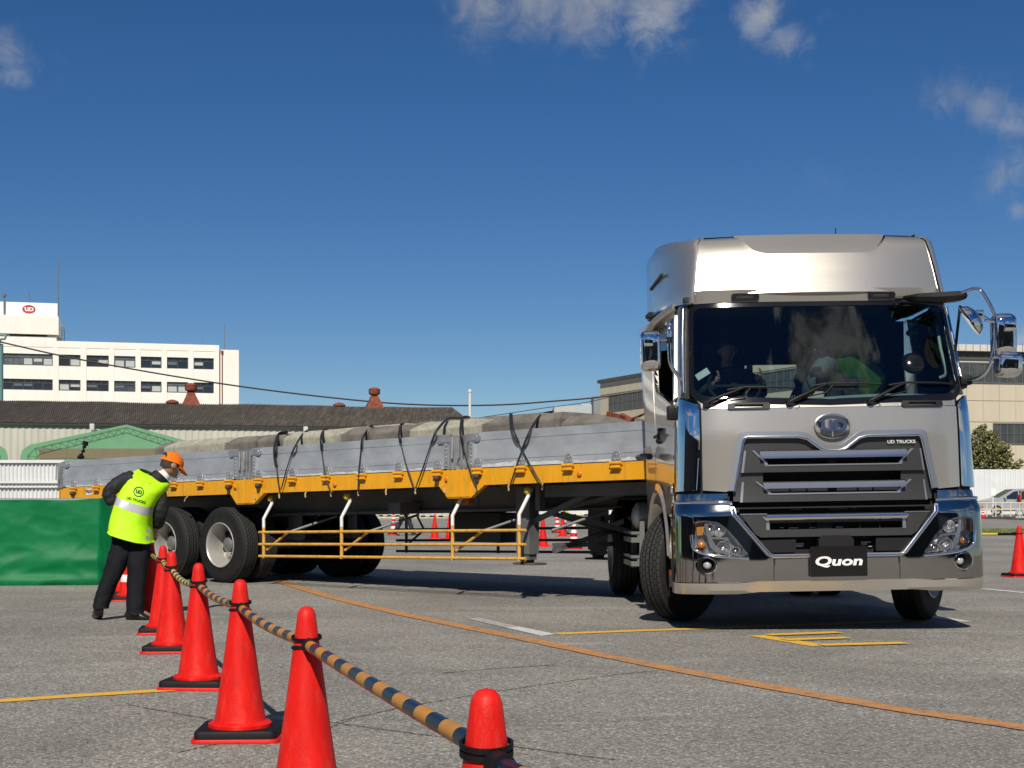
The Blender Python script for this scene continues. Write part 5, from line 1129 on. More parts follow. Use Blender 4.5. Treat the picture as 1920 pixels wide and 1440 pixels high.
# chalky scuffs along the foot of each gate
scuff = M('chalk_scuff', (.50, .51, .51), .9, var=.2, vscale=12)
rs = random.Random(5)
for i, (t0, t1) in enumerate(GATES):
    o = gate(t0, t1, -.005, 1); gate(t0, t1, WD + .005, -1)
    for u in hing[i]:
        hb = MB(); kb = MB()
        t = tt(u); pol = roundpoly([(t - .062, YT + .008), (t + .062, YT + .008), (t + .04, YT + .105), (t - .04, YT + .105)], [0, 0, .04, .04])
        hb.prism(pol, lambda a, z, d: P3(a, -.017 - d, z), 0, .01)
        for a, z in ((-.025, .03), (.025, .03), (0, .07)): hb.cyl(P3(t + a, -.027, YT + z), P3(t + a, -.034, YT + z), .010, .008, 8)
        kb.cyl(P3(t - .072, -.033, YT - .012), P3(t + .072, -.033, YT - .012), .018, .018, 10); kb.box(P3(t, -.02, YT - .04), (.11, .035, .06)); kb.cyl(P3(t - .06, -.04, YT - .055), P3(t + .06, -.04, YT - .055), .013, .013, 8)
        h_ = kb.build('hinge', yel, trl, 45); q = hb.build('hinge_plate', alu2, smooth=40); q.parent = h_
    sb = MB()
    n = int((t1 - t0) / .05); tops = []
    lvl = [.004 + .016 * rs.random() ** 2 for _ in range(n + 1)]
    if i == 2: lvl = [x + .026 * max(0, math.sin(k * .17)) * rs.random() + .012 * max(0, math.sin(k * .11)) for k, x in enumerate(lvl)]
    for k in range(n):
        a0, a1 = t0 + k * .05, t0 + (k + 1) * .05
        sb.face([sb.v(P3(a0, -.0085, YT + .007)), sb.v(P3(a1, -.0085, YT + .007)), sb.v(P3(a1, -.0085, YT + .02 + lvl[k + 1])), sb.v(P3(a0, -.0085, YT + .02 + lvl[k]))])
    q = sb.build('chalk_mark', scuff, smooth=0); q.parent = o
for tp in [TBL + .045] + TPOST:
    b = MB()
    for dx in ((-.115, -.05, .05, .115) if tp > -3 else (-.04, .03)):
        tbox(b, tp + dx - .018, tp + dx + .018, -.03, .03, YT + .004, GT - .02)
    tbox(b, tp - (.14 if tp > -3 else .05), tp + (.14 if tp > -3 else .05), -.01, .05, YT + .003, YT + .10); tbox(b, tp - .035, tp + .035, -.02, .03, YT + .05, GT - .03)
    pp = b.build('gate_post', alu2, trl, 0)
    b = MB(); b.tube([P3(tp + .02, -.045, GT - .05), P3(tp + .03, -.05, GT - .25), P3(tp + .0, -.045, GT - .29)], .012, 6); b.tube([P3(tp - .07, -.04, GT - .03), P3(tp - .075, -.045, GT - .27)], .010, 6); q = b.build('latch', alu2, smooth=50); q.parent = pp
# marker lamps, twist-lock knobs, rope hooks
for u, v in ((442, 913), (629, 908), (839, 898), (1088, 888)):
    b = MB(); t, z = tz(u, v); b.lathe([(0, .016), (.018, .015), (.028, .008), (.03, 0)], P3(t, -.012, z), (0, -1, 0), 16); b.build('side_marker', orange_l, trl, 50)
for u in (140, 432, 488, 823, 898):
    b = MB(); t = tt(u); b.lathe([(0, .05), (.02, .045), (.03, .02), (.032, 0)], P3(t, -.03, YT - .085), (0, -1, -.3), 10); b.box(P3(t, -.035, YT - .12), (.03, .03, .05)); b.build('lock_knob', M('knob_brown', (.05, .042, .03), .6), trl, 40)
HOOK = [350, 480, 525, 574, 622, 673, 725, 780, 835, 893, 955, 1018]
for u in HOOK:
    b = MB(); t = tt(u); s_ = -.02 if u < 480 else .012
    b.tube([P3(t - s_, .01, YB - .005), P3(t, -.015, YB - .03), P3(t + s_, -.02, YB - .075)], .010, 7); b.build('rope_hook', M('hook_tan', (.42, .30, .15), .6, var=.2), trl, 50)
# sticker near the tail
t, z = tz(167, 922); b = MB(); b.prism(roundpoly([(t - .075, z - .045), (t + .075, z - .04), (t + .085, z + .045), (t - .06, z + .04)], .012), lambda a, c, d: P3(a, -.002 - d, c), 0, .002); st_ = b.build('sticker', cone_w, trl, 0)
b = MB(); b.prism([(t + .045, z - .02), (t + .075, z - .01), (t + .082, z + .04), (t + .06, z + .038)], lambda a, c, d: P3(a, -.0045 - d, c), 0, .001); q = b.build('sticker_patch', M('sticker_red', (.6, .05, .04), .5), smooth=0); q.parent = st_
me = wire_text('TREX', .062, bold=.0012); me.materials.append(M('ink_black', (.02, .02, .02), .5)); o = bpy.data.objects.new('sticker_lettering', me); COL.objects.link(o); o.parent = st_; o.location = P3(t - .01, -.006, z)
# main beams, cross members
b = MB()
for n0, n1 in ((.62, .72), (WD - .72, WD - .62)):
    bot = [(TBL + .3, .86), (-2.0, .80), (4.9, .80), (5.25, .82), (5.9, .93), (6.6, 1.03), (TBR - .05, 1.05)]
    pol = [(t, z + .09) for t, z in bot] + [(TBR - .05, YT - .095), (TBL + .3, YT - .095)]
    b.prism(pol, lambda t, z, d: P3(t, n0 + .04 + d, z), 0, .02)
    for (t0, z0), (t1, z1) in zip(bot, bot[1:]): 
        vs = [b.v(P3(t, n, z + dz)) for t, z in ((t0, z0), (t1, z1)) for n in (n0 - .03, n1 + .03) for dz in (0.06, .09)]
        for q in ((0, 1, 3, 2), (4, 6, 7, 5), (0, 4, 5, 1), (2, 3, 7, 6), (0, 2, 6, 4), (1, 5, 7, 3)): b.face([vs[i] for i in q])
for k in range(22): tbox(b, TBL + .2 + k * .49, TBL + .26 + k * .49, .05, WD - .05, YT - .19, YT - .10)
tbox(b, 2.8, 3.0, .3, WD - .3, .86, .98)
b.build('chassis', darkst, trl, 0)
b = MB(); tbox(b, 5.2, TBR - .1, .3, WD - .3, 1.0, YT - .2); b.build('coupling_plate', darkst, trl, 0)
# axles and wheels
for t in (0.0, -1.24):
    for n, sg_ in ((-.02, -1), (WD + .02, 1)):
        e = bpy.data.objects.new('axle_wheel', None); COL.objects.link(e); e.parent = trl; e.location = (t, n, .49); e.rotation_euler = (0, 0, R(90))
        # in the Empty's frame x points across the trailer (outwards is -x for the near side)
        ax = (-sg_, 0, 0)
        ax = (1, 0, 0) if sg_ < 0 else (-1, 0, 0)
        b = MB(); b.lathe(TYRE, (0, 0, 0), ax, 64, mis=[0] * 5 + [1] * 15 + [0] * 5); b.lathe(TYRE, (ax[0] * .315, 0, 0), ax, 40, mis=[0] * 5 + [1] * 15 + [0] * 5)
        q = b.build('tyre', [rubber, tread], smooth=50); q.parent = e
        dp = .225; b = MB(); b.lathe([(.288, .004), (.292, -.004), (.283, -.010), (.272, .0), (.268, .02), (.262, .045), (.256, .11), (.240, dp), (.15, dp + .004), (.14, dp - .012), (0, dp - .012)], (0, 0, 0), ax, 56); rm = b.build('rim', rim_m, smooth=40); rm.parent = e
        b = MB(); s0 = ax[0]
        for k in range(6):
            a = k * math.pi / 3 + .75 + t; b.cyl((s0 * (dp - .003), .195 * math.cos(a), .195 * math.sin(a)), (s0 * (dp + .03), .195 * math.cos(a), .195 * math.sin(a)), .046, .046, 16)
        q = b.build('vent_hole', blackm); q.parent = rm
        b = MB(); b.lathe([(0, dp - .125), (.07, dp - .122), (.092, dp - .105), (.097, dp - .045), (.09, dp - .02), (.1, dp)], (0, 0, 0), ax, 24)
        for k in range(8):
            a = k * math.pi / 4 + .2; b.cyl((s0 * dp, .122 * math.cos(a), .122 * math.sin(a)), (s0 * (dp - .035), .122 * math.cos(a), .122 * math.sin(a)), .015, .012, 6)
        q = b.build('hub', M('hub_pale', (.20, .20, .195), .45, .4), smooth=40); q.parent = e
        # local frame turned by 90 deg: x axis of the Empty = across
        e.rotation_euler = (0, 0, R(90))
b = MB()
for t in (0, -1.24): b.cyl((t, .3, .49), (t, WD - .3, .49), .07, .07, 12)
for n in (.75, WD - .75):
    for t in (.62, -.62, -1.86): b.bar((t, n, .95), (t, n, .55), .10, .08); b.box((t, n, .62), (.16, .12, .12))
    b.tube([(.62, n, .62), (0, n, .56), (-.62, n, .62), (-1.24, n, .56), (-1.86, n, .62)], .045, 8, smooth_n=4)
b.build('suspension', darkst, trl, 40)
# guard rails
def guard(n, posts, t0, t1, m1, m2, side):
    b = MB(); zs_ = (.650, .500, .351)
    for z in zs_: b.tube([P3(t0, n, z), P3(t1, n, z)], .017, 8)
    for t in posts: b.tube([P3(t, n + side * .005, .33), P3(t, n + side * .005, .71)], .021, 8)
    for t in posts[:3]: b.tube([P3(t + .03, n + side * .03, .43), P3(t + .40, n + side * .06, .645)], .016, 7)
    o = b.build('side_guard', m1, trl, 50)
    for t in posts:
        b = MB(); c = MB()
        b.tube([P3(t, n + side * .005, .71), P3(t, n + side * .005, .82), P3(t + .02, n + side * .03, .88), P3(t + .05, n + side * .10, 1.02)], .021, 8)
        c.tube([P3(t + .05, n + side * .10, 1.02), P3(t + .08, n + side * .18, 1.17)], .022, 8)
        c.tube([P3(t + .40, n + side * .06, .645), P3(t + .75, n + side * .55, .84)], .016, 7)
        q = b.build('guard_post', m2, smooth=50); q.parent = o; q = c.build('guard_bracket', darkst, smooth=50); q.parent = o
    return o
gposts = [tt(494), tt(640), tt(848), tt(973)]
guard(.0, gposts, tt(486), tt(986), yelr, whitep, 1)
guard(WD, [.9, 2.6, 4.2, 6.2], .7, 6.6, darkst, darkst, -1)
for u, v in ((509, 935), (652, 931), (991, 920)):
    b = MB(); t, z = tz(u, v, .12); b.lathe([(0, .05), (.03, .045), (.046, .02), (.05, -.01), (.03, -.02)], P3(t, .12, z), (-.2, -1, 0), 16); b.build('bulb_marker', yel_l, trl, 50)
# landing legs, box, bracing
for n in (.36, WD - .46):
    b = MB(); tL = (tt(988, .4) if n < 1 else tt(1122, WD - .41)) - .07
    b.box((tL + .07, n + .05, .84), (.19, .16, .72)); b.box((tL + .07, n + .05, .46), (.15, .13, .08)); b.cyl((tL + .07, n + .05, .40), (tL + .07, n + .05, .44), .05, .05, 12); b.box((tL + .28, n + .02, 1.12), (.06, .10, .34))
    b.bar((tL + .07, n + .05, .8), (tL + 1.0, n + .05, 1.16), .05, .05)
    o = b.build('landing_leg', darkst, trl, 30); b = MB(); b.box((tL + .10, n + .05, .375), (.30, .22, .022), bev=.006); b.cyl((tL + .07, n - .02, .415), (tL + .07, n + .12, .415), .04, .04, 12); q = b.build('foot', M('foot_rust', (.09, .07, .05), .8, var=.3)); q.parent = o
b = MB()
for q0, q1 in (((5.2, .45, .52), (5.5, WD - .45, .92)), ((5.2, .45, .92), (5.5, WD - .45, .52)), ((5.2, .45, .58), (5.5, WD - .45, .58)), ((5.3, .45, .92), (6.2, WD - .6, .5)), ((5.3, 1.2, .75), (6.3, 1.2, 1.05)), ((5.3, WD - .45, .5), (6.2, WD - .5, 1.05))): b.bar(q0, q1, .045, .05)
b.build('leg_brace', darkst, trl, 0)
b = MB(); tb_ = tt(915, 1.5); b.box((tb_, 1.5, .74), (.85, .5, .36), bev=.02); b.build('tool_box', M('box_dark', (.035, .038, .042), .5), trl)
b = MB(); t, z = tz(872, 935, .15); b.box(P3(t, .15, z - .02), (.2, .10, .10), bev=.01); b.build('junction_box', M('box_orange', (.32, .11, .03), .6, var=.2), trl)
b = MB(); b.tube([P3(t + .15, .14, z + .04), P3(t + .2, .1, z + .06), P3(t + .24, .12, z - .02), P3(t + .18, .14, z - .08)], .008, 5, smooth_n=4)
for k in range(3): b.tube([P3(5.4, .9 + k * .1, 1.0), P3(6.1, .9 + k * .1, .98 + k * .03), P3(7.0, 1.0 + k * .1, 1.12)], .02, 6, smooth_n=5)
b.build('air_hose', blackp, trl, 50)

# ---------------- the load: concrete blocks, each lifted singly
TI = Matrix.Translation(TO) @ Matrix.Rotation(TA, 4, 'Z')
def rest(o): o.matrix_world = TI; return o
BN = .30
def block(u0, u1, vt, mat, label, sl=.10, sr=.10, n0=BN, n1=1.15, grp='concrete blocks loaded on the trailer', seed=0, top=None):
    t0, t1 = tt(u0, n0 + .1) + .012, tt(u1, n0 + .1) - .012; um = (u0 + u1) / 2; zt = tz(um, vt, n0 + .14)[1]
    b = MB(); r_ = random.Random(seed)
    L = t1 - t0; N = 7; st = [.004] + [sl + (L - sl - sr) * i / N for i in range(N + 1)] + [L - .004]
    rings = []; j = lambda a: r_.uniform(-a, a)
    for i, dt in enumerate(st):
        e = i not in (0, len(st) - 1); fall = top * max(0, dt / L - .35) if top else 0; q = j(.004) if e else 0
        zb = zt - .078 - fall; zu = zt - fall + q if e else zb + .002; ch = .10 if e else .0
        rings.append([P3(t0 + dt, n, z) for n, z in [(n0 + j(.003), YT - .02), (n0 + j(.003), zb - .02), (n0 + .006, zb), (n0 + ch * .5 + .006 + j(.004), (zb + zu) / 2), (n0 + ch + .006, zu), ((n0 + n1) / 2, zu + .003), (n1 - ch, zu), (n1, zb), (n1, YT - .02)]])
    b.loft(rings); o = rest(b.build('concrete_block', mat, smooth=0)); return tag(o, label, 'concrete block', grp)
TH = 'behind the aluminium side gate'
block(318, 433, 824, conc_l, 'pale concrete block at the tail end of the trailer load', .22, .08, seed=1)
block(433, 492, 819, conc_d, 'short dark concrete block next to the pale one at the tail of the load', .12, .05, seed=2)
block(492, 543, 815, conc_d, 'small dark concrete block under the broad black rubber band', .06, .08, seed=3)
block(541, 650, 808, conc_l, 'pale chipped concrete block between the dark blocks over the middle side gate', .09, .08, seed=4)
block(650, 702, 802, conc_d, 'dark concrete block beside the pale chipped block over the middle gate', .12, .05, seed=5)
block(702, 780, 798, conc_d, 'mottled dark concrete block just behind the largest pale block', .05, .10, seed=6)
block(778, 916, 789, conc_l, 'largest pale concrete block, crossed by two black bands above the gate post', .16, .14, seed=7)
block(914, 1062, 778, conc_d, 'long dark brown concrete block under the crossed black bands', .18, .04, seed=8)
block(1062, 1205, 776, conc_d, 'dark concrete block with a falling top nearest the tractor cab', .04, .3, seed=9, top=.18)
for k, (u0, u1, mt) in enumerate(((330, 560, conc_d), (565, 800, conc_l), (805, 1060, conc_d))):
    block(u0 - 30, u1 - 30, 823 - k * 20, mt, ['dark concrete block in the far row at the tail of the trailer', 'pale concrete block in the far row at mid trailer', 'dark concrete block in the far row near the cab'][k], .1, .1, n0=1.25, n1=2.1, seed=20 + k)
# black rubber bands with thin cords
cordm = M('rubber_band_black', (.014, .014, .014), .6); strm = M('cord_dark', (.035, .033, .03), .8)
def band_(tops, thick, thin, label, r=.020):
    """tops: px on the block top, thick: px on the gate face with broad rubber, thin: px of the cord below"""
    b = MB(); P = []
    for u, v in tops: t, z = tz(u, v, BN + .10); P.append(P3(t, BN + .10, z + .012))
    t, z = tz(*thick[0], -.03); 
    Q = [P3(*[(lambda q: (q[0], -.03, q[1]))(tz(u, v, -.03))][0]) for u, v in thick]
    b.tube(P + Q, r, 8, smooth_n=4, flat=.55)
    T_ = [Q[-1]] + [P3(tz(u, v, -.045)[0], -.045, tz(u, v, -.045)[1]) for u, v in thin]
    b.tube(T_, .0075, 6, smooth_n=2); b.tube([T_[-2] + Vector((.012, -.004, 0)), T_[-1]], .007, 5)
    return tag(rest(b.build('tie_band', cordm, smooth=60)), label, 'tie band', 'black rubber bands tying the load')
band_([(537, 812), (529, 813), (521, 819)], [(516, 838), (515, 855), (518, 874)], [(520, 890), (521, 903), (525, 927)], 'broadest black rubber band hanging straight over the middle gate near its rear post', .034)
band_([(577, 809), (568, 815)], [(556, 832), (547, 850)], [(536, 884), (527, 918)], 'black rubber band slanting down to meet the broadest band at the same hook')
band_([(614, 806), (606, 810)], [(602, 822), (603, 845)], [(608, 880), (612, 900), (621, 924)], 'black rubber band over the pale chipped block, bent to the lamp beside it')
band_([(698, 799), (689, 808)], [(679, 824), (677, 842)], [(673, 880), (671, 922)], 'nearly vertical black cord at the middle of the middle gate')
band_([(756, 796), (751, 800)], [(749, 815), (751, 830)], [(764, 880), (777, 916)], 'black cord slanting right to the shared hook before the second gate post')
band_([(880, 784), (860, 786), (840, 787)], [(820, 806), (809, 830)], [(796, 868), (779, 916)], 'long black band lying over the largest pale block and slanting left to the shared hook')
band_([(876, 783), (867, 786)], [(864, 808), (868, 836), (872, 852)], [(880, 880), (894, 915)], 'black band hanging across the second gate post latch')
band_([(958, 777), (958, 782)], [(960, 803), (972, 830)], [(994, 872), (1018, 913)], 'black band of the crossed pair running down to the right')
band_([(1036, 774), (1014, 780)], [(994, 808), (980, 840)], [(966, 880), (955, 915)], 'black band of the crossed pair running down to the left')
b = MB()
for q0, q1 in (((1140, 775), (1175, 783)), ((1165, 778), (1185, 787))):
    t0, z0 = tz(*q0, .5); t1, z1 = tz(*q1, .5); b.bar(P3(t0, .5, z0 - .01), P3(t1, .5, z1 - .02), .06, .06)
b.tube([P3(tz(1180, 786, .5)[0], .5, tz(1180, 786, .5)[1]), P3(tz(1200, 780, .5)[0], .5, tz(1200, 780, .5)[1]), P3(tz(1218, 770, .5)[0], .5, tz(1218, 770, .5)[1])], .012, 6)
tag(rest(b.build('load_binder', rust)), 'rusty iron load binder lying on the dark block nearest the cab', 'load binder')
# small camera clamped to the tail of the gate
b = MB(); q = [P3(tz(u, v, .02)[0], .02, tz(u, v, .02)[1]) for u, v in ((150, 861), (152, 853), (156, 846), (158, 838), (160, 834))]
b.tube(q, .012, 8); 
for p in q[1:4]: b.box(p, (.045, .04, .035), bev=.006)
b.box(q[0] + Vector((.02, 0, .03)), (.10, .06, .05), bev=.01)
o = MB(); cm = tag(rest(b.build('camera_mount', blackp)), 'small black action camera on a jointed arm clamped to the tail gate', 'camera')
o.box(q[-1] + Vector((0, 0, .02)), (.085, .05, .062), Matrix.Rotation(.2, 3, 'Y'), bev=.008); o = o.build('camera_body', blackp); o.parent = cm

# ================================================================== CONES AND BARS
def cone_proto(striped=False, weight=True, label='', group='', name='traffic_cone'):
    t = thing(name, label, 'traffic cone', (0, 0, 0), 0, group)
    b = MB(); r = .172
    pol = roundpoly([(-r - .02, -r - .02), (r + .02, -r - .02), (r + .02, r + .02), (-r - .02, r + .02)], .05, 4)
    b.loft([[Vector((x * k, y * k, z)) for x, y in pol] for k, z in ((1, .002), (1, .012), (.985, .018))]); q = b.build('base_plate', cone_m, smooth=40); q.parent = t
    z0 = .05 if weight else .018
    if weight:
        b = MB(); pol = roundpoly([(-.178, -.178), (.178, -.178), (.178, .178), (-.178, .178)], .03, 3)
        b.loft([[Vector((x * k, y * k, z)) for x, y in pol] for k, z in ((1.0, .019), (1.0, .042), (.98, .05))]); q = b.build('rubber_weight', blackr, smooth=40); q.parent = t
    prof = [(.139, z0), (.139, z0 + .014), (.130, z0 + .022), (.114, z0 + .026)]
    H0, H1 = z0 + .026, .655
    rad = lambda z: .112 + (.032 - .112) * ((z - .08) / (.655 - .08)) ** .93 if z > .08 else .112
    stripes = [(.20, .275), (.36, .43), (.51, .57)] if striped else []
    zs_ = sorted(set([H0 + .02, H1] + [z for s in stripes for z in s] + [H0 + .03 + i * (H1 - H0 - .03) / 10 for i in range(1, 10)])); mis = [0, 0, 0]
    last = H0
    for z in zs_:
        prof.append((rad(z), z)); mis.append(1 if any(s0 - .001 <= last and z <= s1 + .001 for s0, s1 in stripes) else 0); last = z
    for r_, z in ((.030, .672), (.025, .686), (.016, .696), (0, .70)): prof.append((r_, z)); mis.append(0)
    b = MB(); b.lathe(prof, (0, 0, 0), (0, 0, 1), 40, mis=mis); q = b.build('cone_body', [cone_m, cone_w], smooth=35); q.parent = t
    return t
GR = 'red traffic cones in the row towards the camera'
CONES = [(-.047, 2.60, 14), (-.675, 4.66, 8), (-1.205, 6.29, 3), (-1.768, 8.0, -4), (-2.375, 9.9, 4), (-2.78, 11.3, 10), (-3.30, 12.95, 0)]
LAB = ['red cone nearest the camera, cut by the bottom picture edge with doubled black rings', 'second nearest red cone, its foot cut by the bottom picture edge',
       'red cone showing its whole square black foot, casting a small shadow', 'red cone standing on the end of the yellow line at left', 'red cone half hidden behind the cone on the yellow line',
       'slim far red cone just in front of the man in the vest', 'dark shaded red cone standing beyond the man\'s right foot']
p0 = cone_proto(False, True, LAB[0], GR); p0.location = (CONES[0][0], CONES[0][1], 0); p0.rotation_euler = (0, 0, R(CONES[0][2]))
for (x, y, a), l in zip(CONES[1:], LAB[1:]): dup(p0, (x, y, 0), R(a), l, GR)
# right-hand cone, background cones
def at_ground(u, v, dy=.19):
    q = GP(u, v); Y = q.y + dy; return Vector(((u - 960) / F * Y, Y, 0))
GB = 'red cones beyond the trailer'
q = at_ground(1911, 1083); dup(p0, q, R(10), 'lone red cone right of the truck bumper holding a striped bar', GB, (1.03,) * 3)
plain = cone_proto(False, False, 'plain red cone seen under the trailer left of the support rail lamp post', GB)
plain.location = at_ground(815, 1010)
for u, v, l in ((843, 1011, 'red cone half hidden behind the third post of the yellow guard rail'), (886, 1013, 'red cone foot just right of the third guard post'),
                (925, 1017, 'red cone foot below the dark tool box on a dark tray'), (966, 1013, 'red cone foot left of the near landing leg'), (1018, 1026, 'tall red cone framed between the landing legs'),
                (1055, 1006, 'small red cone behind the tall one between the landing legs')):
    dup(plain, at_ground(u, v), R((u * 7) % 40), l, GB)
stp = cone_proto(True, True, 'striped red and white cone between the far landing leg braces', 'striped red and white cones')
stp.location = at_ground(1076, 1030)
for u, v, l in ((738, 1003, 'striped cone seen under the trailer beside dark trousers'), (1045, 1000, 'small striped cone far behind the trailer bracing'),
                (232, 1118, 'striped cone beside the green barrier behind the man\'s legs'), (243, 1128, 'red striped cone mostly hidden by the man\'s right leg'), (1843, 980, 'small striped cone at the far kerb in front of the silver minivan')):
    c = dup(stp, at_ground(u, v), R((u * 5) % 30), l, 'striped red and white cones')
    if u == 1843: c.location = Vector((1843 - 960, F, 0)) * (83 / F) + Vector((0, 0, ROADZ + .01)); c.scale = (1.0, 1.0, 1.0)
# bars: striped tube with a ring clip at both ends
def cone_bar(p, q, label, grp, r=.0190, mats=(bar_y, bar_b), seg=.115, sag=.02, ringp=True, ringq=True, rr=.045, tilt=0.0, dia=None):
    p, q = Vector(p), Vector(q); d = (q - p); L = d.length; dn = d.normalized(); n = max(2, int(L / seg)); b = MB(); pv = None
    a0, a1 = (rr + .02) / L, 1 - (rr + .02) / L
    for i in range(n + 1):
        t = a0 + (a1 - a0) * i / n; c = p.lerp(q, t) - Vector((0, 0, sag * 4 * t * (1 - t)))
        rg_ = b.ring(c, d, r, 14)
        if pv: b.mi = i % 2; b.bridge(pv, rg_)
        else: b.mi = 1; b.face(rg_[::-1])
        pv = rg_
    b.face(pv)
    o = tag(b.build('cone_bar', list(mats), smooth=40), label, 'cone bar', grp)
    for use, c, s_ in ((ringp, p, 1), (ringq, q, -1)):
        if not use: continue
        b = MB(); m = Matrix.Rotation(R(7) * s_, 3, 'X'); pr = None
        for i in range(29):
            a = 2 * math.pi * i / 28; u_ = Vector((math.cos(a), math.sin(a), 0)); cc = c + Vector((0, 0, .012 * s_))
            rg_ = [b.v(cc + m @ (u_ * (rr + x) + Vector((0, 0, z)))) for x, z in ((0, -.005), (.005, -.005), (.005, .005), (0, .005))]
            if pr: b.bridge(pr, rg_)
            pr = rg_
        b.cyl(c + dn * s_ * (rr + .0) , c + dn * s_ * (rr + .045), r + .005, r + .004, 16)
        k = b.build('ring_clip', blackr, smooth=45); k.parent = o
    return o
RZN = .575
GBAR = 'striped bars linking the red cones'
lb = ['nearest striped bar, from the nearest cone up to the second nearest cone', 'striped bar between the second nearest cone and the cone showing its whole foot', 'striped bar leading to the cone on the yellow line', 'yellowish bar from the cone on the yellow line to the half hidden one',
      'short looking yellow black bar between the two far overlapping cones', 'farthest yellow black bar beside the man\'s right hip']
for i in range(6):
    a, c = Vector((CONES[i][0], CONES[i][1], RZN + .01)), Vector((CONES[i + 1][0], CONES[i + 1][1], RZN))
    cone_bar(a, c, lb[i], GBAR, mats=(bar_y, bar_b) if i < 2 else ((bar_y2, bar_b) if i > 2 else (bar_y, bar_b)), sag=(.004, .02, .025, .04, .03, .02)[i])
cone_bar((CONES[0][0], CONES[0][1], RZN - .005), (.62, .98, .58), 'striped bar leaving the picture at the bottom edge in front of the nearest cone', GBAR, ringq=False, sag=.01)
q = at_ground(1911, 1083); cone_bar((q.x, q.y, .60), (q.x - 2.0, q.y + 2.0, .60), 'black and yellow bar from the lone right cone behind the truck bumper', GBAR, seg=.24, mats=(bar_y2, blackr)); dup(p0, (q.x - 2.0, q.y + 2.0, 0), R(5), 'red cone holding the far end of the black and yellow bar behind the truck', GB, (1.03,) * 3)
stripe_y = M('far_bar_cream', (.6, .5, .22), .6)
q0, q1 = at_ground(738, 1003), at_ground(843, 1008); cone_bar((q0.x - 1, q0.y, .62), (q1.x, q1.y, .62), 'pale striped bar far behind the trailer', GBAR, seg=.22, mats=(stripe_y, blackr), ringp=False, ringq=False, r=.025, sag=.0)
q0, q1 = at_ground(1005, 1003), at_ground(1200, 1003); cone_bar((q0.x, q0.y, .64), (q1.x, q1.y, .64), 'pale striped bar beyond the landing legs', GBAR, seg=.25, mats=(stripe_y, blackr), ringp=False, ringq=False, r=.025, sag=.0)

# ================================================================== green tarpaulin barrier at left
pts = [(-4.2 - 6.5 + 0.0, 17.35), (-5.19, 17.85), (-5.14, 17.78), (-4.40, 16.35)]
b = MB(); prev = None; N = 0; HB = 1.085
from mathutils import noise as _n0
path = []
for (x0, y0), (x1, y1) in zip(pts, pts[1:]):
    L = math.hypot(x1 - x0, y1 - y0); n = max(3, int(L / .03))
    for i in range(n): path.append((x0 + (x1 - x0) * i / n, y0 + (y1 - y0) * i / n))
path.append(pts[-1]); s_ = 0
for i, (x, y) in enumerate(path):
    if i: s_ += math.hypot(x - path[i - 1][0], y - path[i - 1][1])
    col = []
    for j in range(37):
        z = HB * j / 36
        w_ = .018 * math.sin(s_ * 2.1 + 3.4 * (1 - z) ** 2 + .6) * (1 - z / HB * .6) + .03 * math.exp(-((z - .22 - .10 * math.sin(s_ * 1.3 + 1)) / .10) ** 2) + .022 * math.exp(-((z - .06) / .06) ** 2) * (1 + math.sin(s_ * 1.7)) + .006 * math.sin(s_ * 6 + z * 9)
        zz_ = z + (.016 * math.sin(s_ * 2.3) + .006 * math.sin(s_ * 7) if j == 36 else 0)
        nz_ = _n0.noise(Vector((s_ * 2.3, z * 4.5, 1))); n2_ = _n0.noise(Vector((s_ * 5.5 + z * 3, z * 9 - s_ * 2, 7)))
        w_ += .017 * (1 - min(1, abs(nz_) * 3)) * (.2 + .8 * (1 - z / HB)) + .004 * (1 - min(1, abs(n2_) * 4))
        if s_ > 5.6: w_ *= .7
        col.append(b.v((x + w_ * (-.35 if s_ > 5.55 else 0), y - w_, zz_)))
    if prev:
        for j in range(36): b.face((prev[j], prev[j + 1], col[j + 1], col[j]))
    prev = col
bar_ = thing('tarpaulin_barrier', 'waist high green tarpaulin barrier at the left, folded back at its corner', 'barrier', (-6.5, 17.6, 0))
onto(b.build('tarpaulin', greent, smooth=180, recalc=False), bar_)
b = MB(); b.tube([(x, y + .05, HB - .015) for x, y in pts], .022, 8)
for x, y in pts: b.cyl((x, y + .05, 0), (x, y + .05, HB - .02), .018, .018, 8)
onto(b.build('frame', greym), bar_)

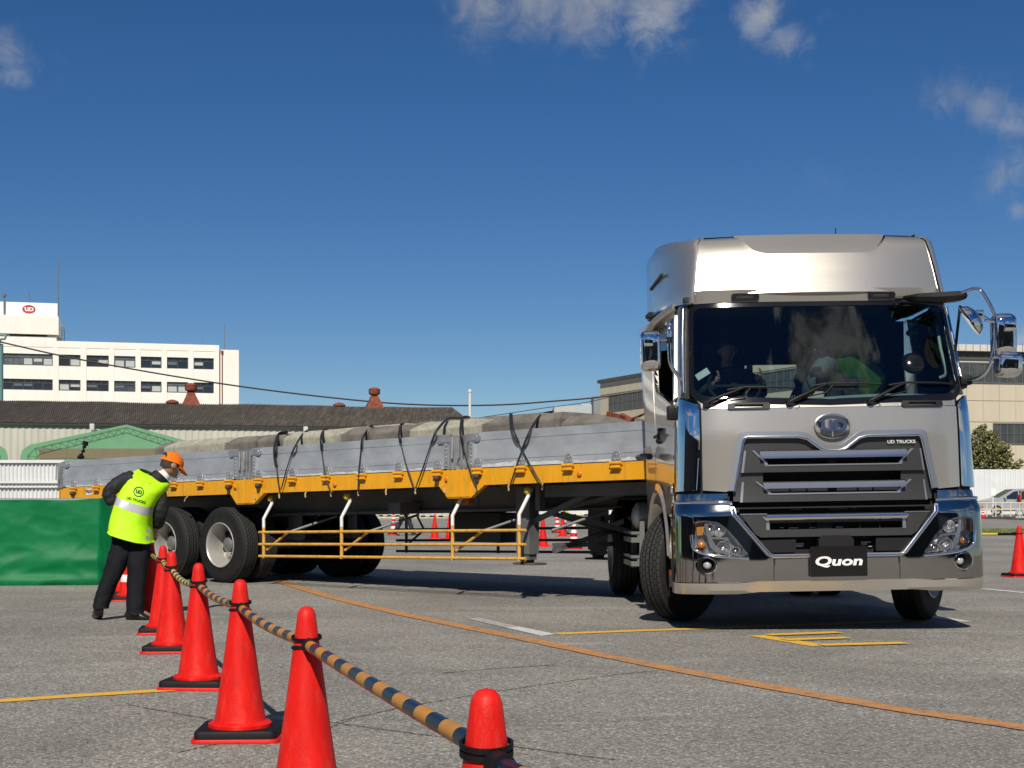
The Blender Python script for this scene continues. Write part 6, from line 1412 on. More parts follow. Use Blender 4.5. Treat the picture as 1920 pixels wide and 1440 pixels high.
# ================================================================== PEOPLE
skin_m = M('skin', (.36, .20, .13), .55, var=.06, vscale=30); hair_m = M('dark_hair', (.03, .026, .023), .8)
vest_m = M('vest_neon', (.46, .86, .0), .65, var=.05, vscale=20); jack_m = M('jacket_black', (.008, .008, .010), .75, var=.3, vscale=6); trou_m = M('trousers_dark', (.008, .009, .012), .8, spec=0.2, var=.25, vscale=6); shoe_m = M('shoe_black', (.01, .01, .01), .4)
cap_m = M('cap_orange', (.80, .17, .012), .9, var=.10, vscale=30, spec=.15, bump=.3, bscale=60); refl = M('reflective_grey', (.56, .57, .60), .35, .3); shirt_m = M('collar_white', (.75, .75, .75), .8)
def skinned(chains, level=2, join=True):
    """chains: list of lists of (point, radius); first points of later chains may repeat an earlier point to branch from it"""
    V, E_, Rr = [], [], []
    def idx(p, r):
        for i, q in enumerate(V):
            if (q - p).length < 1e-4: return i
        V.append(p); Rr.append(r); return len(V) - 1
    for ch in chains:
        pv = None
        for p, r in ch:
            i = idx(Vector(p), r)
            if pv is not None and pv != i: E_.append((pv, i))
            pv = i
    me = bpy.data.meshes.new('skel'); me.from_pydata(V, E_, []); o = bpy.data.objects.new('skel', me); COL.objects.link(o)
    m = o.modifiers.new('s', 'SKIN'); m.use_smooth_shade = True; m.branch_smoothing = .5
    for i, r in enumerate(Rr):
        rr = r if isinstance(r, tuple) else (r, r); me.skin_vertices[0].data[i].radius = rr
    me.skin_vertices[0].data[0].use_root = True
    u = o.modifiers.new('d', 'SUBSURF'); u.levels = level; u.render_levels = level
    out = bpy.data.meshes.new_from_object(o.evaluated_get(bpy.context.evaluated_depsgraph_get()))
    bpy.data.objects.remove(o); bpy.data.meshes.remove(me); return out
def obj_from(meshes, name, mat, parent):
    bm = bmesh.new()
    for m in meshes: bm.from_mesh(m)
    me = bpy.data.meshes.new(name); bm.to_mesh(me); bm.free(); me.materials.append(mat); me.shade_smooth()
    o = bpy.data.objects.new(name, me); COL.objects.link(o); o.parent = parent; o.location = -parent.location; return o
def wrinkle(o, amp):
    from mathutils import noise
    me = o.data; nr = [v.normal.copy() for v in me.vertices]
    for v, n in zip(me.vertices, nr):
        p = v.co; a = noise.noise(Vector((p.x * 11 + p.z * 6, p.y * 11, p.z * 19 - p.x * 9))) + .5 * noise.noise(Vector((p.x * 31, p.y * 31, p.z * 40)))
        v.co = p + n * (amp * (abs(a) * 2 - .6))
    return o
def head_mesh(c, fwd, up, s=1.0):
    """head with brow, nose, chin and ears; c = centre of the skull"""
    fwd = Vector(fwd).normalized(); up = Vector(up); up = (up - fwd * up.dot(fwd)).normalized(); rt = fwd.cross(up)
    b = MB(); rings = []
    for i in range(15):
        a = math.pi * i / 14; z = math.cos(a); row = []
        for j in range(20):
            th = 2 * math.pi * j / 20; x, y = math.sin(a) * math.cos(th), math.sin(a) * math.sin(th)   # y forward
            X, Yf, Z = x * .075, y * .093, z * .112
            if z < -.1: X *= 1 - .28 * (-z); Yf *= (1 - .10 * (-z)) if y > 0 else (1 - .45 * (-z))
            if y > .75 and abs(x) < .28 and -.35 < z < .18: Yf += .020 * (1 - abs(z + .12) / .3)
            if y > .7 and abs(x) < .5 and .12 < z < .32: Yf += .004
            if y > .6 and z < -.72: Yf += .010
            if y > .6 and .3 < abs(x) < .6 and -.02 < z < .15: Yf -= .008
            row.append(Vector(c) + (rt * X + fwd * Yf + up * Z) * s)
        rings.append(row)
    b.loft(rings)
    for sg_ in (-1, 1): 
        e = Vector(c) + (rt * sg_ * .076 + up * -.01 - fwd * .01) * s; b.lathe([(0, .014), (.018, .012), (.028, .006), (.024, -.01)], e, rt * sg_, 10)
    me = bpy.data.meshes.new('head'); bmesh.ops.recalc_face_normals(b.bm, faces=b.bm.faces); b.bm.to_mesh(me); b.bm.free(); return me
def fingers(wrist, hand, side, s=1.0):
    """five separate, slightly curled finger chains from the palm"""
    w_, h = Vector(wrist), Vector(hand); d = (h - w_).normalized(); x = d.cross(Vector(side)).normalized(); y = x.cross(d)
    out = []; k = .085 * s
    for off, ln in ((-.032, .062), (-.011, .074), (.011, .070), (.031, .055)):
        p = h + x * off * s + d * .012; out.append([(h, .026 * s), (p, .010 * s), (p + d * ln * .5 * s + y * .006, .0085 * s), (p + d * ln * .85 * s + y * .025 * s, .0075 * s)])
    p = w_.lerp(h, .55) + x * .038 * s; out.append([(w_.lerp(h, .5), .026 * s), (p, .011 * s), (p + d * .035 * s + x * .018 * s, .010 * s), (p + d * .06 * s + x * .018 * s + y * .015, .008 * s)])
    return out
def figure(J, label, cloth, root_loc, cap=None, hair=True, face=(0, -1, 0), group=None, vest=None, legs=True, tors=(.135, .10), shoe=True, headup=(0, 0, 1), lvl=2):
    """J: joints in world space; returns the person's Empty"""
    P = thing('person', label, 'person', root_loc, 0, group); J = {k: Vector(v) for k, v in J.items()}
    top, bot = cloth
    chest, pel, neck = J['chest'], J['pelvis'], J['neck']
    ch = [[(pel, .10), (pel.lerp(chest, .5), .095), (chest, .10), (neck, .052), (J['head'] + (neck - J['head']) * .35, .05)]]
    for s in 'lr':
        ch.append([(chest, .10), (J['sh' + s], .062), (J['el' + s], .042), (J['wr' + s], .028), (J['wr' + s].lerp(J['ha' + s], .6), .030), (J['ha' + s], .026)])
        hk = .055 if not legs else .080
        ch.append([(pel, .10), (J['hip' + s] + (Vector((0, .05, 0)) if not legs else Vector()), hk), (J['kn' + s] + (Vector((0, .05, 0)) if not legs else Vector()), .045 if not legs else .055), (J['an' + s], .038), (J['an' + s] + (J['toe' + s] - J['an' + s]) * .5, .036), (J['toe' + s], .026)])
        sd = (J['ha' + s] - J['wr' + s]).cross(chest - pel); sd = sd if sd.length > 1e-4 else Vector((0, 1, 0))
        ch += fingers(J['wr' + s], J['ha' + s], sd)
    body_ = skinned(ch, lvl); obj_from([body_, head_mesh(J['head'], face, headup)], 'body', skin_m, P)
    tk = .8 if vest is not None else 1.0
    tc_ = [[(pel + (chest - pel) * .08, .13 * tk), (pel.lerp(chest, .5), .125 * tk), (chest, .14 * tk), (neck - (neck - chest) * .25, .075)]]
    for s in 'lr': tc_.append([(chest, .14 * tk), (J['sh' + s], .088), (J['sh' + s].lerp(J['el' + s], .5), .080), (J['el' + s], .072), (J['el' + s].lerp(J['wr' + s], .5), .066), (J['wr' + s], .052)])
    wrinkle(obj_from([skinned(tc_, lvl + 1 if vest else lvl)], 'jacket' if vest is not None else 'shirt', top, P), .009)
    if not legs: bot = None
    pk = .115 if vest is not None else .145
    lg = [[(pel + (chest - pel) * .04, pk), (pel, pk)]]
    for s in 'lr': lg.append([(pel, pk), (J['hip' + s], .100), (J['hip' + s].lerp(J['kn' + s], .5), .090), (J['kn' + s], .084), (J['kn' + s].lerp(J['an' + s], .55), .080), (J['an' + s] + (J['kn' + s] - J['an' + s]) * .06, .080)])
    if legs: wrinkle(obj_from([skinned(lg, lvl)], 'trousers', bot, P), .008)
    if shoe and legs:
        for s in 'lr':
            a, t = J['an' + s], J['toe' + s]; d = (t - a); f = Vector((d.x, d.y, 0)).normalized()
            b = MB(); pv = None; x = d.normalized().cross(Vector((0, 0, 1))).normalized(); heel = a - f * .05
            rings = []
            for k, (u_, w_, h) in enumerate(((-.06, .022, .05), (-.045, .036, .085), (0, .040, .10), (.06, .042, .085), (.12, .048, .06), (.17, .046, .045), (.205, .03, .03))):
                c = a + d * (u_ / .2); zb = -.055 if True else 0
                base = c - Vector((0, 0, .05))
                rings.append([base + x * (w_ * math.cos(q)) + Vector((0, 0, max(0, (math.sin(q) * .5 + .5)) * h)) for q in [2 * math.pi * i / 14 for i in range(14)]])
            b.loft(rings); o = b.build('shoe', shoe_m, smooth=60); onto(o, P)
    c, f = J['head'], Vector(face).normalized(); up = Vector(headup); up = (up - f * up.dot(f)).normalized(); rt = f.cross(up)
    if hair:
        b = MB(); rings = []
        for i in range(8):
            a = math.pi * .5 * (1 - i / 7); row = []
            for j in range(20):
                th = 2 * math.pi * j / 20; y = math.sin(th); low = -.10 - .42 * (max(0, -y)) + .45 * max(0, y); ang = low + (1.5708 - low) * (i / 7)
                row.append(c + rt * (.082 * math.cos(ang) * math.cos(th)) + f * (.100 * math.cos(ang) * math.sin(th)) + up * (.118 * math.sin(ang)))
            rings.append(row)
        b.loft(rings, caps=False); onto(b.build('hair', hair_m, smooth=180), P)
    if cap:
        b = MB(); rings = []
        for i in range(9):
            row = []
            for j in range(24):
                th = 2 * math.pi * j / 24; ang = (.06 - .12 * max(0, -math.sin(th))) + (1.5708 - .06) * i / 8
                row.append(c + rt * (.090 * math.cos(ang) * math.cos(th)) + f * (.110 * math.cos(ang) * math.sin(th)) + up * (.012 + .104 * max(0.0, math.sin(ang)) ** .9 + min(0, math.sin(ang)) * .12))
            rings.append(row)
        b.loft(rings, caps=False)
        rim = []
        for i in range(9):
            th = R(22 + i * 17); rim.append((c + rt * (.090 * math.cos(th)) + f * (.108 * math.sin(th)) + up * .02, c + rt * (.086 * math.cos(th)) + f * (.10 * math.sin(th) + .085 * math.sin((th - R(22)) / R(136) * math.pi)) + up * (.004 - .02 * math.sin((th - R(22)) / R(136) * math.pi))))
        vs = [(b.v(p), b.v(q), b.v(q - up * .006), b.v(p - up * .006)) for p, q in rim]
        for v0, v1 in zip(vs, vs[1:]):
            for k in range(4): b.face((v0[k], v0[(k + 1) % 4], v1[(k + 1) % 4], v1[k]))
        b.lathe([(0, .010), (.012, .006), (.014, 0)], c + up * .113, up, 10)
        co = onto(b.build('cap', cap, smooth=60), P)
        b = MB(); q = c - f * .098 + up * .035; fn = lambda x, z, d: q + rt * x + up * z - f * (.006 + d) + f * (x * x * 4.5)
        b.patch([(-.045, 0), (.045, 0), (.036, .025), (.018, .042), (0, .047), (-.018, .042), (-.036, .025)], fn, step=.02, thick=-.004); o = b.build('strap_opening', hair_m, smooth=60, recalc=False); o.parent = co
    return P
# the man in the neon vest, bending to look at the trailer wheels
YP = 12.55
Q = lambda u, v, dy=0.0: PX(u, v, YP + dy)
J = dict(pelvis=Q(246, 992, .03), chest=Q(275, 918, .15), neck=Q(303, 891, .20), head=Q(321, 871.5, .25),
         shl=Q(242, 895, .10), ell=Q(201, 922, .0), wrl=Q(213, 949, .02), hal=Q(221, 956, .08),
         shr=Q(302, 920, .20), elr=Q(301, 962, .17), wrr=Q(293, 990, .28), har=Q(291, 1000, .33),
         hipl=Q(230, 1003, .0), knl=Q(211, 1072, -.02), anl=Q(188, 1138, -.02), toel=Q(180, 1149, .13), hipr=Q(266, 1006, .06), knr=Q(262, 1078, .10), anr=Q(256, 1146, .0), toer=Q(281, 1156, .09))
man = figure(J, 'person in a neon yellow vest and orange cap bending beside the trailer wheels', (jack_m, trou_m), Q(250, 1160), cap=cap_m, face=(.66, .60, -.42), headup=(.35, .2, .9), vest=1, legs=False)
# trousers and shoes shaped from their outline, with creases down the cloth
from mathutils import noise as _ns
def leg_rings(rows, y0, y1, dep):
    out = []
    N = 26
    for i in range(N + 1):
        f = i / N * (len(rows) - 1); k = min(int(f), len(rows) - 2); f -= k
        v = rows[k][0] + (rows[k + 1][0] - rows[k][0]) * f; l = rows[k][1] + (rows[k + 1][1] - rows[k][1]) * f; r = rows[k][2] + (rows[k + 1][2] - rows[k][2]) * f
        yy = y0 + (y1 - y0) * i / N; a, c = Q(l, v, yy), Q(r, v, yy); m = (a + c) / 2; hw = (c - a).length / 2; dp = dep * (1 - .25 * i / N); ring = []
        for j in range(28):
            th = 6.2832 * j / 28; n = _ns.noise(Vector((math.cos(th) * 2.2, math.sin(th) * 2.2, v * .035 + l))) + .6 * _ns.noise(Vector((math.cos(th) * 4, math.sin(th) * 4, v * .09)))
            kink = .05 * math.sin(v * .22 + th * 2) * (1 if i > N * .75 else .35)
            q = 1 + .10 * n + kink
            ring.append(m + Vector((hw * math.cos(th) * q, dp * math.sin(th) * q, 0)))
        out.append(ring)
    return out
b = MB(); b.loft(leg_rings([(990, 214, 252), (1012, 210, 252), (1032, 206, 249), (1060, 198, 238), (1090, 188, 223), (1115, 179, 212), (1136, 174, 204), (1141, 176, 203)], .07, -.02, .10)); b.loft(leg_rings([(990, 236, 278), (1014, 236, 283), (1038, 238, 281), (1070, 239, 277), (1105, 238, 272), (1130, 237, 271), (1148, 239, 269), (1152, 241, 268)], .09, .0, .10))
onto(b.build('trousers', trou_m, smooth=180), man)
b = MB(); rg_ = []      # right shoe seen from its side, left shoe from behind with the heel lifted
for u, vt, vb, wd in ((235, 1149, 1158, .03), (238, 1143, 1162, .040), (246, 1140, 1163, .045), (258, 1141, 1163, .048), (268, 1149, 1163, .052), (277, 1154, 1163.5, .050), (282, 1158, 1163.5, .03)):
    c = Q(u, (vt + vb) / 2, .0); hh = (vb - vt) / 2 * YP / F; rg_.append([c + Vector((0, wd * math.cos(t_), hh * max(-.96, math.sin(t_)))) for t_ in [6.2832 * i / 16 for i in range(16)]])
b.loft(rg_); onto(b.build('shoe', shoe_m, smooth=50), man)
b = MB(); rg_ = []
for dy, u, v, ww, hh in ((-.075, 185, 1142, .030, .030), (-.06, 185, 1143, .042, .052), (0, 185, 1145, .046, .062), (.06, 184, 1149, .048, .052), (.13, 183, 1154, .050, .034), (.18, 182, 1156, .046, .024), (.21, 182, 1157, .026, .014)):
    c = Q(u, v, dy); rg_.append([c + Vector((ww * math.cos(t_), 0, hh * math.sin(t_))) for t_ in [6.2832 * i / 16 for i in range(16)]])
b.loft(rg_); onto(b.build('shoe', shoe_m, smooth=50), man)
b = MB(); c = J['neck'] - Vector((.012, .0, .012)); dr = (J['head'] - J['chest']).normalized(); b.cyl(c - dr * .05, c + dr * .012, .088, .072, 24, False); onto(b.build('jacket_collar', jack_m, smooth=60), man)
# vest: a shell lofted round the torso
VR = [((207, 995), (284, 1017)), ((209, 980), (283, 1003)), ((214, 958), (281, 984)), ((222, 935), (288, 957)), ((232, 912), (300, 936)), ((243, 895), (312, 921)), ((254, 882), (318, 908)), ((262, 879), (314, 903))]
DPT = [.175, .18, .18, .18, .175, .16, .115, .07]
def vring(i, k=1.0, n=32):
    i0 = min(int(i), len(VR) - 2); f = i - i0
    L = Vector(VR[i0][0]).lerp(Vector(VR[i0 + 1][0]), f); R_ = Vector(VR[i0][1]).lerp(Vector(VR[i0 + 1][1]), f); dp = DPT[i0] + (DPT[i0 + 1] - DPT[i0]) * f
    lean = .02 + .16 * i / 7; a, c = Q(L.x, L.y, lean), Q(R_.x, R_.y, lean + .05); m = (a + c) / 2; hw = (c - a) / 2; dv = Vector((0.10, 1, .12)).normalized() * dp
    out = []
    for j in range(n):
        th = 2 * math.pi * j / n; cs, sn = math.cos(th), math.sin(th); e = .72
        wr = 1 + .012 * math.sin(j * 2.2 + i * 1.9) * (i < 4.5) + .010 * math.sin(j * 1.3 - i * 3.1) * (i < 5.5)
        out.append(m + (hw * (abs(cs) ** e * (1 if cs > 0 else -1)) + dv * (abs(sn) ** e * (1 if sn > 0 else -1))) * k * wr)
    return out
b = MB(); rr_ = [vring(i * .35) for i in range(21)]; b.loft(rr_, caps=False); vs_o = b.build('vest', vest_m, smooth=180, recalc=False); onto(vs_o, man)
bvh = BVHTree.FromPolygons([v.co.copy() for v in vs_o.data.vertices], [list(p.vertices) for p in vs_o.data.polygons])
def decal(name, polys, mat, c_uv, ex_uv, off, scale, step=.02):
    """print 2d shapes on the back of the vest by casting onto it"""
    c, e = Q(*c_uv), Q(*ex_uv); ex = (e - c).normalized(); ez = Vector((-ex.z, 0, ex.x)); b = MB(); cam_ = Vector((0, 0, CH))
    def fn(x, z, d):
        p = c + ex * x * scale + ez * z * scale; dr = (p - cam_).normalized(); h = bvh.ray_cast(cam_, dr)
        return (h[0] if h[0] is not None else p) - dr * off
    for pl, hs in polys: b.patch(pl, fn, hs, step / scale, 0)
    o = b.build(name, mat, smooth=180, recalc=False); o.parent = vs_o; return o
ink = M('print_dark_green', (.012, .03, .015), .7)
decal('vest_emblem', [(oval(1.12, 1.08, 28), [oval(.93, .89, 28)]), ([(x * .92, z * 1.12) for x, z in U_L], []), ([(x * .92, z * 1.12) for x, z in D_L], [[(x * .92, z * 1.12) for x, z in D_H]])], ink, (260, 922), (275, 926), .004, .042)
me = wire_text('UD TRUCKS', .030, bold=.0008, sx=1.05)
c, e = Q(255, 938), Q(270, 942); ex = (e - c).normalized(); ez = Vector((-ex.z, 0, ex.x)); cam_ = Vector((0, 0, CH))
for v in me.vertices:
    p = c + ex * v.co.x + ez * v.co.z; dr = (p - cam_).normalized(); h = bvh.ray_cast(cam_, dr); v.co = (h[0] if h[0] is not None else p) - dr * .004
me.materials.append(ink); o = bpy.data.objects.new('vest_lettering', me); COL.objects.link(o); o.parent = vs_o
b = MB(); b.loft([vring(i, 1.012) for i in (2.75, 2.95, 3.15, 3.35)], caps=False); o = b.build('reflective_strip', refl, smooth=180, recalc=False); o.parent = vs_o
b = MB()
for u0, v0 in ((279, 991), (277, 1004)): 
    q = [Q(u0 - 3, v0, -.10), Q(u0 + 4, v0 + 2, -.06), Q(u0 + 3, v0 + 10, -.06), Q(u0 - 4, v0 + 8, -.10)]; b.face([b.v(p) for p in q])
o = b.build('reflective_patch', refl, smooth=0, recalc=False); o.parent = vs_o
b = MB(); b.tube([p for p in vring(.0, 1.006)] + [vring(0, 1.006)[0]], .006, 5); b.tube([p for p in vring(5.6, 1.004)][8:26], .005, 5); o = b.build('vest_piping', vest_m, smooth=180); o.parent = vs_o
b = MB(); c = J['neck'] + Vector((.02, .01, -.0)); dr = (J['head'] - J['chest']).normalized(); b.cyl(c - dr * .02, c + dr * .022, .066, .058, 20, False); onto(b.build('collar', shirt_m, smooth=60), man)
b = MB(); fw = Vector((.66, .60, -.42)).normalized(); upv = Vector((.35, .2, .9)); upv = (upv - fw * upv.dot(fw)).normalized(); rtv = fw.cross(upv); hd = J['head']
b.patch([(-.055, -.085), (.055, -.085), (.062, -.03), (.02, -.01), (-.02, -.01), (-.062, -.03)], lambda x, z, d: hd + rtv * x + upv * z + fw * (.108 - x * x * 9 - d), step=.02, thick=.004)
for s_ in (-1, 1): b.tube([hd + rtv * s_ * .06 + upv * -.03 + fw * .07, hd + rtv * s_ * .082 + upv * .0 - fw * .0], .002, 4)
onto(b.build('face_mask', shirt_m, smooth=60, recalc=False), man)

# driver and passenger behind the windscreen (truck space -> world)
TW = Matrix.Translation(trk.location) @ Matrix.Rotation(R(1.7), 4, 'Z')
tw = lambda *p: TW @ Vector(p)
dk_shirt = M('dark_workwear', (.02, .025, .03), .8)
Jd = dict(pelvis=tw(-.62, 1.45, 1.72), chest=tw(-.62, 1.52, 2.08), neck=tw(-.62, 1.47, 2.26), head=tw(-.62, 1.42, 2.40), shl=tw(-.82, 1.48, 2.18), ell=tw(-.90, 1.25, 1.98), wrl=tw(-.80, .99, 2.06), hal=tw(-.79, .93, 2.10), shr=tw(-.42, 1.48, 2.18), elr=tw(-.36, 1.22, 1.98), wrr=tw(-.42, .99, 2.09), har=tw(-.425, .92, 2.13),
          hipl=tw(-.72, 1.40, 1.72), knl=tw(-.76, .98, 1.74), anl=tw(-.76, .88, 1.34), toel=tw(-.76, .72, 1.25), hipr=tw(-.52, 1.40, 1.72), knr=tw(-.48, .98, 1.74), anr=tw(-.48, .88, 1.34), toer=tw(-.48, .72, 1.25))
figure(Jd, 'driver in dark clothes holding the steering wheel behind the windscreen', (dk_shirt, dk_shirt), tw(-.62, 1.45, 1.5), lvl=1)
Jp = dict(pelvis=tw(.60, 1.22, 2.0), chest=tw(.28, 1.0, 2.30), neck=tw(.10, .98, 2.42), head=tw(-.02, 1.0, 2.50), shl=tw(.12, .86, 2.28), ell=tw(.0, .78, 2.08), wrl=tw(-.06, .86, 1.94), hal=tw(-.07, .9, 1.90), shr=tw(.22, 1.2, 2.42), elr=tw(.1, 1.45, 2.3), wrr=tw(.05, 1.6, 2.1), har=tw(.04, 1.64, 2.03),
          hipl=tw(.62, 1.12, 1.95), knl=tw(.72, 1.0, 1.62), anl=tw(.78, 1.1, 1.24), toel=tw(.70, .98, 1.15), hipr=tw(.64, 1.34, 1.95), knr=tw(.75, 1.3, 1.62), anr=tw(.8, 1.5, 1.24), toer=tw(.72, 1.36, 1.15))
pas = figure(Jp, 'passenger in a green safety vest leaning over inside the cab', (M('pale_blue_shirt', (.05, .065, .075), .8), dk_shirt), tw(.5, 1.3, 1.5), lvl=1)
b = MB(); rings = []
for k, (c, w_, h, d) in enumerate(((( .58, 1.18, 2.02), .10, .20, .19), ((.45, 1.10, 2.13), .1, .21, .20), ((.32, 1.0, 2.27), .1, .215, .19), ((.20, .98, 2.36), .1, .19, .16), ((.12, .98, 2.41), .1, .13, .11))):
    ax = Vector((-.75, -.1, .65)).normalized(); x = ax.cross(Vector((0, 1, 0))).normalized(); y = ax.cross(x)
    rings.append([tw(*(Vector(c) + x * h * math.cos(a) + y * d * math.sin(a))) for a in [2 * math.pi * i / 24 for i in range(24)]])
b.loft(rings, caps=False); onto(b.build('vest', M('vest_green', (.02, .075, .008), .7), smooth=180), pas)

# people in the background
def stander(u, Y, zg, hgt, cols, label, stride=.22, face=(1, 0, 0), cap=None, arms=.0):
    k = hgt / 1.72; f = Vector(face).normalized(); rt = Vector((f.y, -f.x, 0)); o = Vector(((u - 960) / F * Y, Y, zg)); A = lambda fx, r, z: o + f * fx * k + rt * r * k + Vector((0, 0, z * k))
    J = dict(pelvis=A(0, 0, .92), chest=A(.03, 0, 1.26), neck=A(.04, 0, 1.46), head=A(.07, 0, 1.60), shl=A(.03, -.19, 1.38), shr=A(.03, .19, 1.38), ell=A(-.05, -.25, 1.10), elr=A(-.02, .25, 1.10), wrl=A(.10 - arms, -.23, .88), wrr=A(.10 - arms, .23, .88), hal=A(.13 - arms, -.22, .80), har=A(.13 - arms, .22, .80),
             hipl=A(0, -.09, .88), hipr=A(0, .09, .88), knl=A(stride * .6, -.10, .50), knr=A(-stride * .3, .10, .49), anl=A(stride, -.10, .09), anr=A(-stride, .10, .10), toel=A(stride + .16, -.11, .05), toer=A(-stride + .15, .11, .04))
    return figure(J, label, cols, o, cap=cap, face=f, lvl=1)
beige_w = M('beige_workwear', (.50, .45, .38), .85, var=.1); red_s = M('red_shirt', (.35, .03, .03), .8); grey_w = M('pale_grey_workwear', (.38, .39, .38), .85, var=.1); navy = M('navy_trousers', (.018, .022, .035), .8); hv = M('hi_vis_far', (.5, .75, .02), .7)
stander(757, 44.5, 0, 1.70, (navy, navy), 'walking person in navy trousers glimpsed under the trailer', .30, (1, .2, 0))
stander(1168, 41, 0, 1.72, (beige_w, beige_w), 'person in beige workwear seen between the landing leg braces', .10, (-.3, -1, 0))
stander(1192, 42.5, 0, 1.74, (beige_w, beige_w), 'person in beige workwear standing nearest the tractor drive wheel', .06, (-.2, -1, 0))
stander(1060, 46, 0, 1.3, (hv, beige_w), 'short person in a hi-vis top far behind the landing leg', .08, (1, 0, 0))
stander(1912, 85.9, ROADZ + .08, 1.62, (red_s, grey_w), 'person in grey overalls and red sleeves walking past the silver minivan', .28, (1, -.1, 0), cap=M('cap_grey', (.2, .2, .2), .8), arms=.12)

# ================================================================== far right: minivan, railing, sign, tree
van = thing('parked_minivan', 'silver minivan parked along the white fence behind the railing', 'minivan', ((1834 - 960) / F * 91, 91, ROADZ + .1))
vp = M('van_silver', (.46, .49, .50), .3, .5, coat=.5); vx, vz = van.location.x, ROADZ + .1
prof = [(.06, .32), (.0, .55), (.03, .80), (.12, .92), (.75, 1.06), (1.05, 1.12), (2.0, 1.66), (2.3, 1.70), (3.6, 1.72), (4.4, 1.66), (4.72, 1.2), (4.76, .6), (4.7, .34)]
def vsec(k, y):
    out = []
    for x, z in prof: tk = max(0, (z - 1.0) / .72); out.append(Vector((vx + x, 91 + y * (1 - .14 * tk * (abs(y) > .5)), vz + z)))
    return out
b = MB(); b.loft([vsec(0, y) for y in (-.84, -.80, 0, .80, .84)]); onto(b.build('body', vp, smooth=30), van)
wing = [[(1.30, 1.06), (2.02, 1.52), (2.28, 1.56), (2.26, 1.04)], [(2.34, 1.04), (2.36, 1.57), (3.3, 1.58), (3.34, 1.04)], [(3.42, 1.04), (3.4, 1.58), (4.2, 1.54), (4.45, 1.1)]]
b = MB()
for wp in wing: b.prism(roundpoly(wp, .05), lambda x, z, d: Vector((vx + x, 91 - .853 * (1 - .14 * max(0, (z - 1.0) / .72)) + d, vz + z)), -.008, .02)
onto(b.build('side_window', glass_b, smooth=0), van)
b = MB(); A = [(1.12, 1.16), (1.98, 1.64)]; q = [Vector((vx + x - .02, 91 + y * (.98 if x < 1.5 else .86), vz + z + .02)) for (x, z), y in ((A[0], -.76), (A[0], .76), (A[1], .76), (A[1], -.76))]; b.face([b.v(p) for p in q]); onto(b.build('windscreen', M('van_glass_green', (.12, .16, .12), .1, spec=.8), smooth=0), van)
for x in (.92, 3.75):
    b = MB(); b.lathe([(0, .02), (.2, .02), (.22, .0), (.31, -.005), (.325, .02), (.325, .2), (0, .2)], (vx + x, 91 - .86, vz + .325), (0, 1, 0), 24, mis=[0, 0, 1, 1, 1, 1]); w_ = onto(b.build('wheel', [rim_m, rubber], smooth=40), van)
b = MB(); b.patch(roundpoly([(.04, .72), (.45, .80), (.5, .92), (.12, .9)], .03), lambda x, z, d: Vector((vx + x - .0, 91 - .85 + d + (.1 if x < .1 else 0), vz + z)), step=.2, thick=.02); onto(b.build('headlight', M('clear_lamp', (.55, .55, .55), .12, .7), recalc=False), van)
b = MB(); b.box((vx + 1.42, 91 - .95, vz + 1.12), (.12, .18, .14), bev=.03); onto(b.build('wing_mirror', vp), van)
b = MB()
for x in (2.31, 3.38): b.box((vx + x, 91 - .845, vz + .75), (.012, .012, .62))
for x in (2.2, 3.25): b.box((vx + x, 91 - .853, vz + .92), (.18, .02, .04))
b.box((vx + 2.4, 91 - .846, vz + .30), (3.2, .02, .06)); onto(b.build('door_trim', M('trim_dark', (.05, .05, .05), .5), smooth=0), van)
creamr = M('cream_railing', (.62, .56, .36), .6); kk = F / 84.9
b = MB(); X = lambda u: (u - 960) / kk; zg = ROADZ + .07
for v in (943, 955): 
    z = CH + (942 - v) / kk; b.cyl((X(1828), 84.9, z), (X(1990), 84.9, z), .035, .035, 8)
for u in (1833, 1850, 1867, 1879, 1895, 1912, 1930, 1950, 1970): b.cyl((X(u), 84.9, zg), (X(u), 84.9, CH + (942 - 943) / kk), .035, .035, 8)
tag(b.build('guard_railing', creamr, smooth=50), 'cream painted pipe railing along the far pavement in front of the minivan', 'railing')
b = MB(); b.cyl((X(1866), 85.3, zg), (X(1866), 85.3, 1.8), .03, .03, 8); b.box((X(1866), 85.25, 1.62), (.26, .03, .36)); b.box((X(1866), 85.24, 1.86), (.24, .03, .06))
tag(b.build('small_sign', cone_w, smooth=0), 'small white sign board on a post before the minivan bonnet', 'sign')
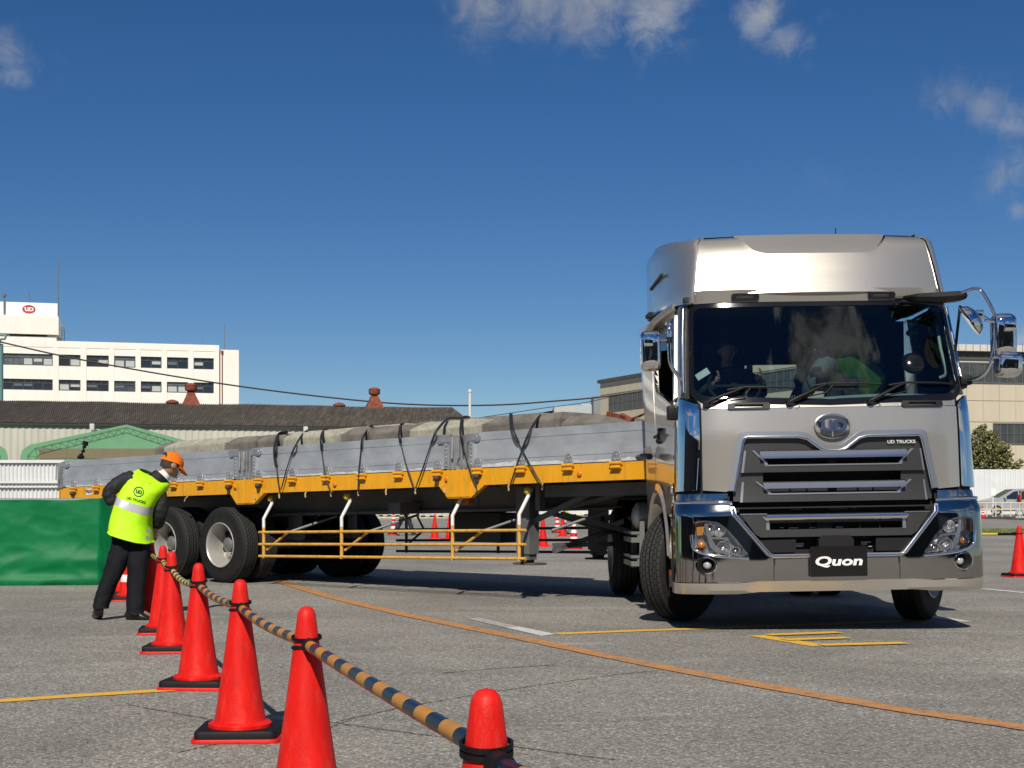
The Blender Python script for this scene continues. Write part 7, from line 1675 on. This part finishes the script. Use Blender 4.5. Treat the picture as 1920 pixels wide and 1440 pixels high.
# tree in front of the factory hall
leafm = bpy.data.materials.new('leaf_green'); leafm.use_nodes = True; t = NT(leafm.node_tree); pb = t.n['Principled BSDF']; oi = t.add('ShaderNodeTexCoord'); nn = t.add('ShaderNodeTexNoise', i_Scale=1.7, i_Detail=3.0); t.l.new(oi.outputs['Object'], nn.inputs['Vector'])
n2 = t.add('ShaderNodeTexWhiteNoise'); geo = t.add('ShaderNodeNewGeometry'); t.l.new(geo.outputs['Random Per Island'], n2.inputs['Vector']); n2.noise_dimensions = '3D'
t.l.new(t.mix(t.ramp(geo.outputs['Random Per Island'], .86, .98), t.mix(t.ramp(nn.outputs['Fac'], .35, .65), (.10, .12, .04), (.24, .24, .09)), (.22, .12, .045)), pb.inputs['Base Color']); pb.inputs['Roughness'].default_value = .6
barkm = M('bark', (.10, .075, .055), .9, var=.3)
def tree(x, y, zb, H, label, seed, clumps):
    T = thing('broadleaf_tree', label, 'tree', (x, y, zb)); r_ = random.Random(seed)
    b = MB(); b.tube([(x, y, zb), (x + .05, y, zb + H * .3), (x - .05, y, zb + H * .55), (x + .05, y, zb + H * .9)], .12, 10, smooth_n=4, rs=[.15, .13, .11, .09, .07, .05, .03])
    for (cx, cz, rx, rz) in clumps: b.tube([(x, y, zb + H * .35), (x + cx * .5, y, zb + cz * .75), (x + cx, y + r_.uniform(-.4, .4), zb + cz)], .05, 6, smooth_n=3, rs=[.07, .05, .03, .02])
    onto(b.build('trunk', barkm, smooth=60), T)
    b = MB()
    for (cx, cz, rx, rz) in clumps:
        for k in range(int(900 * rx * rz * 2)):
            d = Vector((r_.gauss(0, 1), r_.gauss(0, 1), r_.gauss(0, 1))).normalized() * (r_.random() ** .42)
            sub = math.sin(d.x * 7 + cx * 3) * math.cos(d.z * 6 + cz * 5 + d.y * 4)
            if sub < -.05: continue
            p = Vector((x + cx + d.x * rx, y + d.y * rx * .9, zb + cz + d.z * rz)); s = r_.uniform(.07, .14)
            a = Vector((r_.gauss(0, 1), r_.gauss(0, 1), r_.gauss(0, .6))).normalized(); c = a.cross(Vector((r_.gauss(0, 1), r_.gauss(0, 1), r_.gauss(0, 1)))).normalized()
            b.face((b.v(p - a * s), b.v(p + c * s * .5), b.v(p + a * s), b.v(p - c * s * .5)))
    onto(b.build('crown', leafm, smooth=0, recalc=False), T)
tx = (1846 - 960) / F * 103
tree(tx, 103, ROADZ, 6.6, 'small broadleaf tree with browning tips behind the white fence', 4,
     [(.6, 4.6, 1.0, .8), (1.4, 4.9, .6, .45), (-.9, 4.2, .9, .8), (1.2, 3.6, .8, .5), (0.0, 3.9, 1.2, .9), (-.6, 4.6, .9, .8), (.3, 5.0, .85, .8), (.9, 4.1, .8, .55), (-.3, 5.9, .7, .6), (.5, 5.7, .55, .5), (1.5, 3.9, .65, .4), (2.2, 3.55, .55, .3), (2.6, 3.9, .3, .2), (-1.0, 3.6, .8, .6), (1.0, 5.0, .5, .35), (-.1, 6.4, .3, .25), (1.7, 4.4, .45, .25), (-1.1, 5.3, .6, .5)])
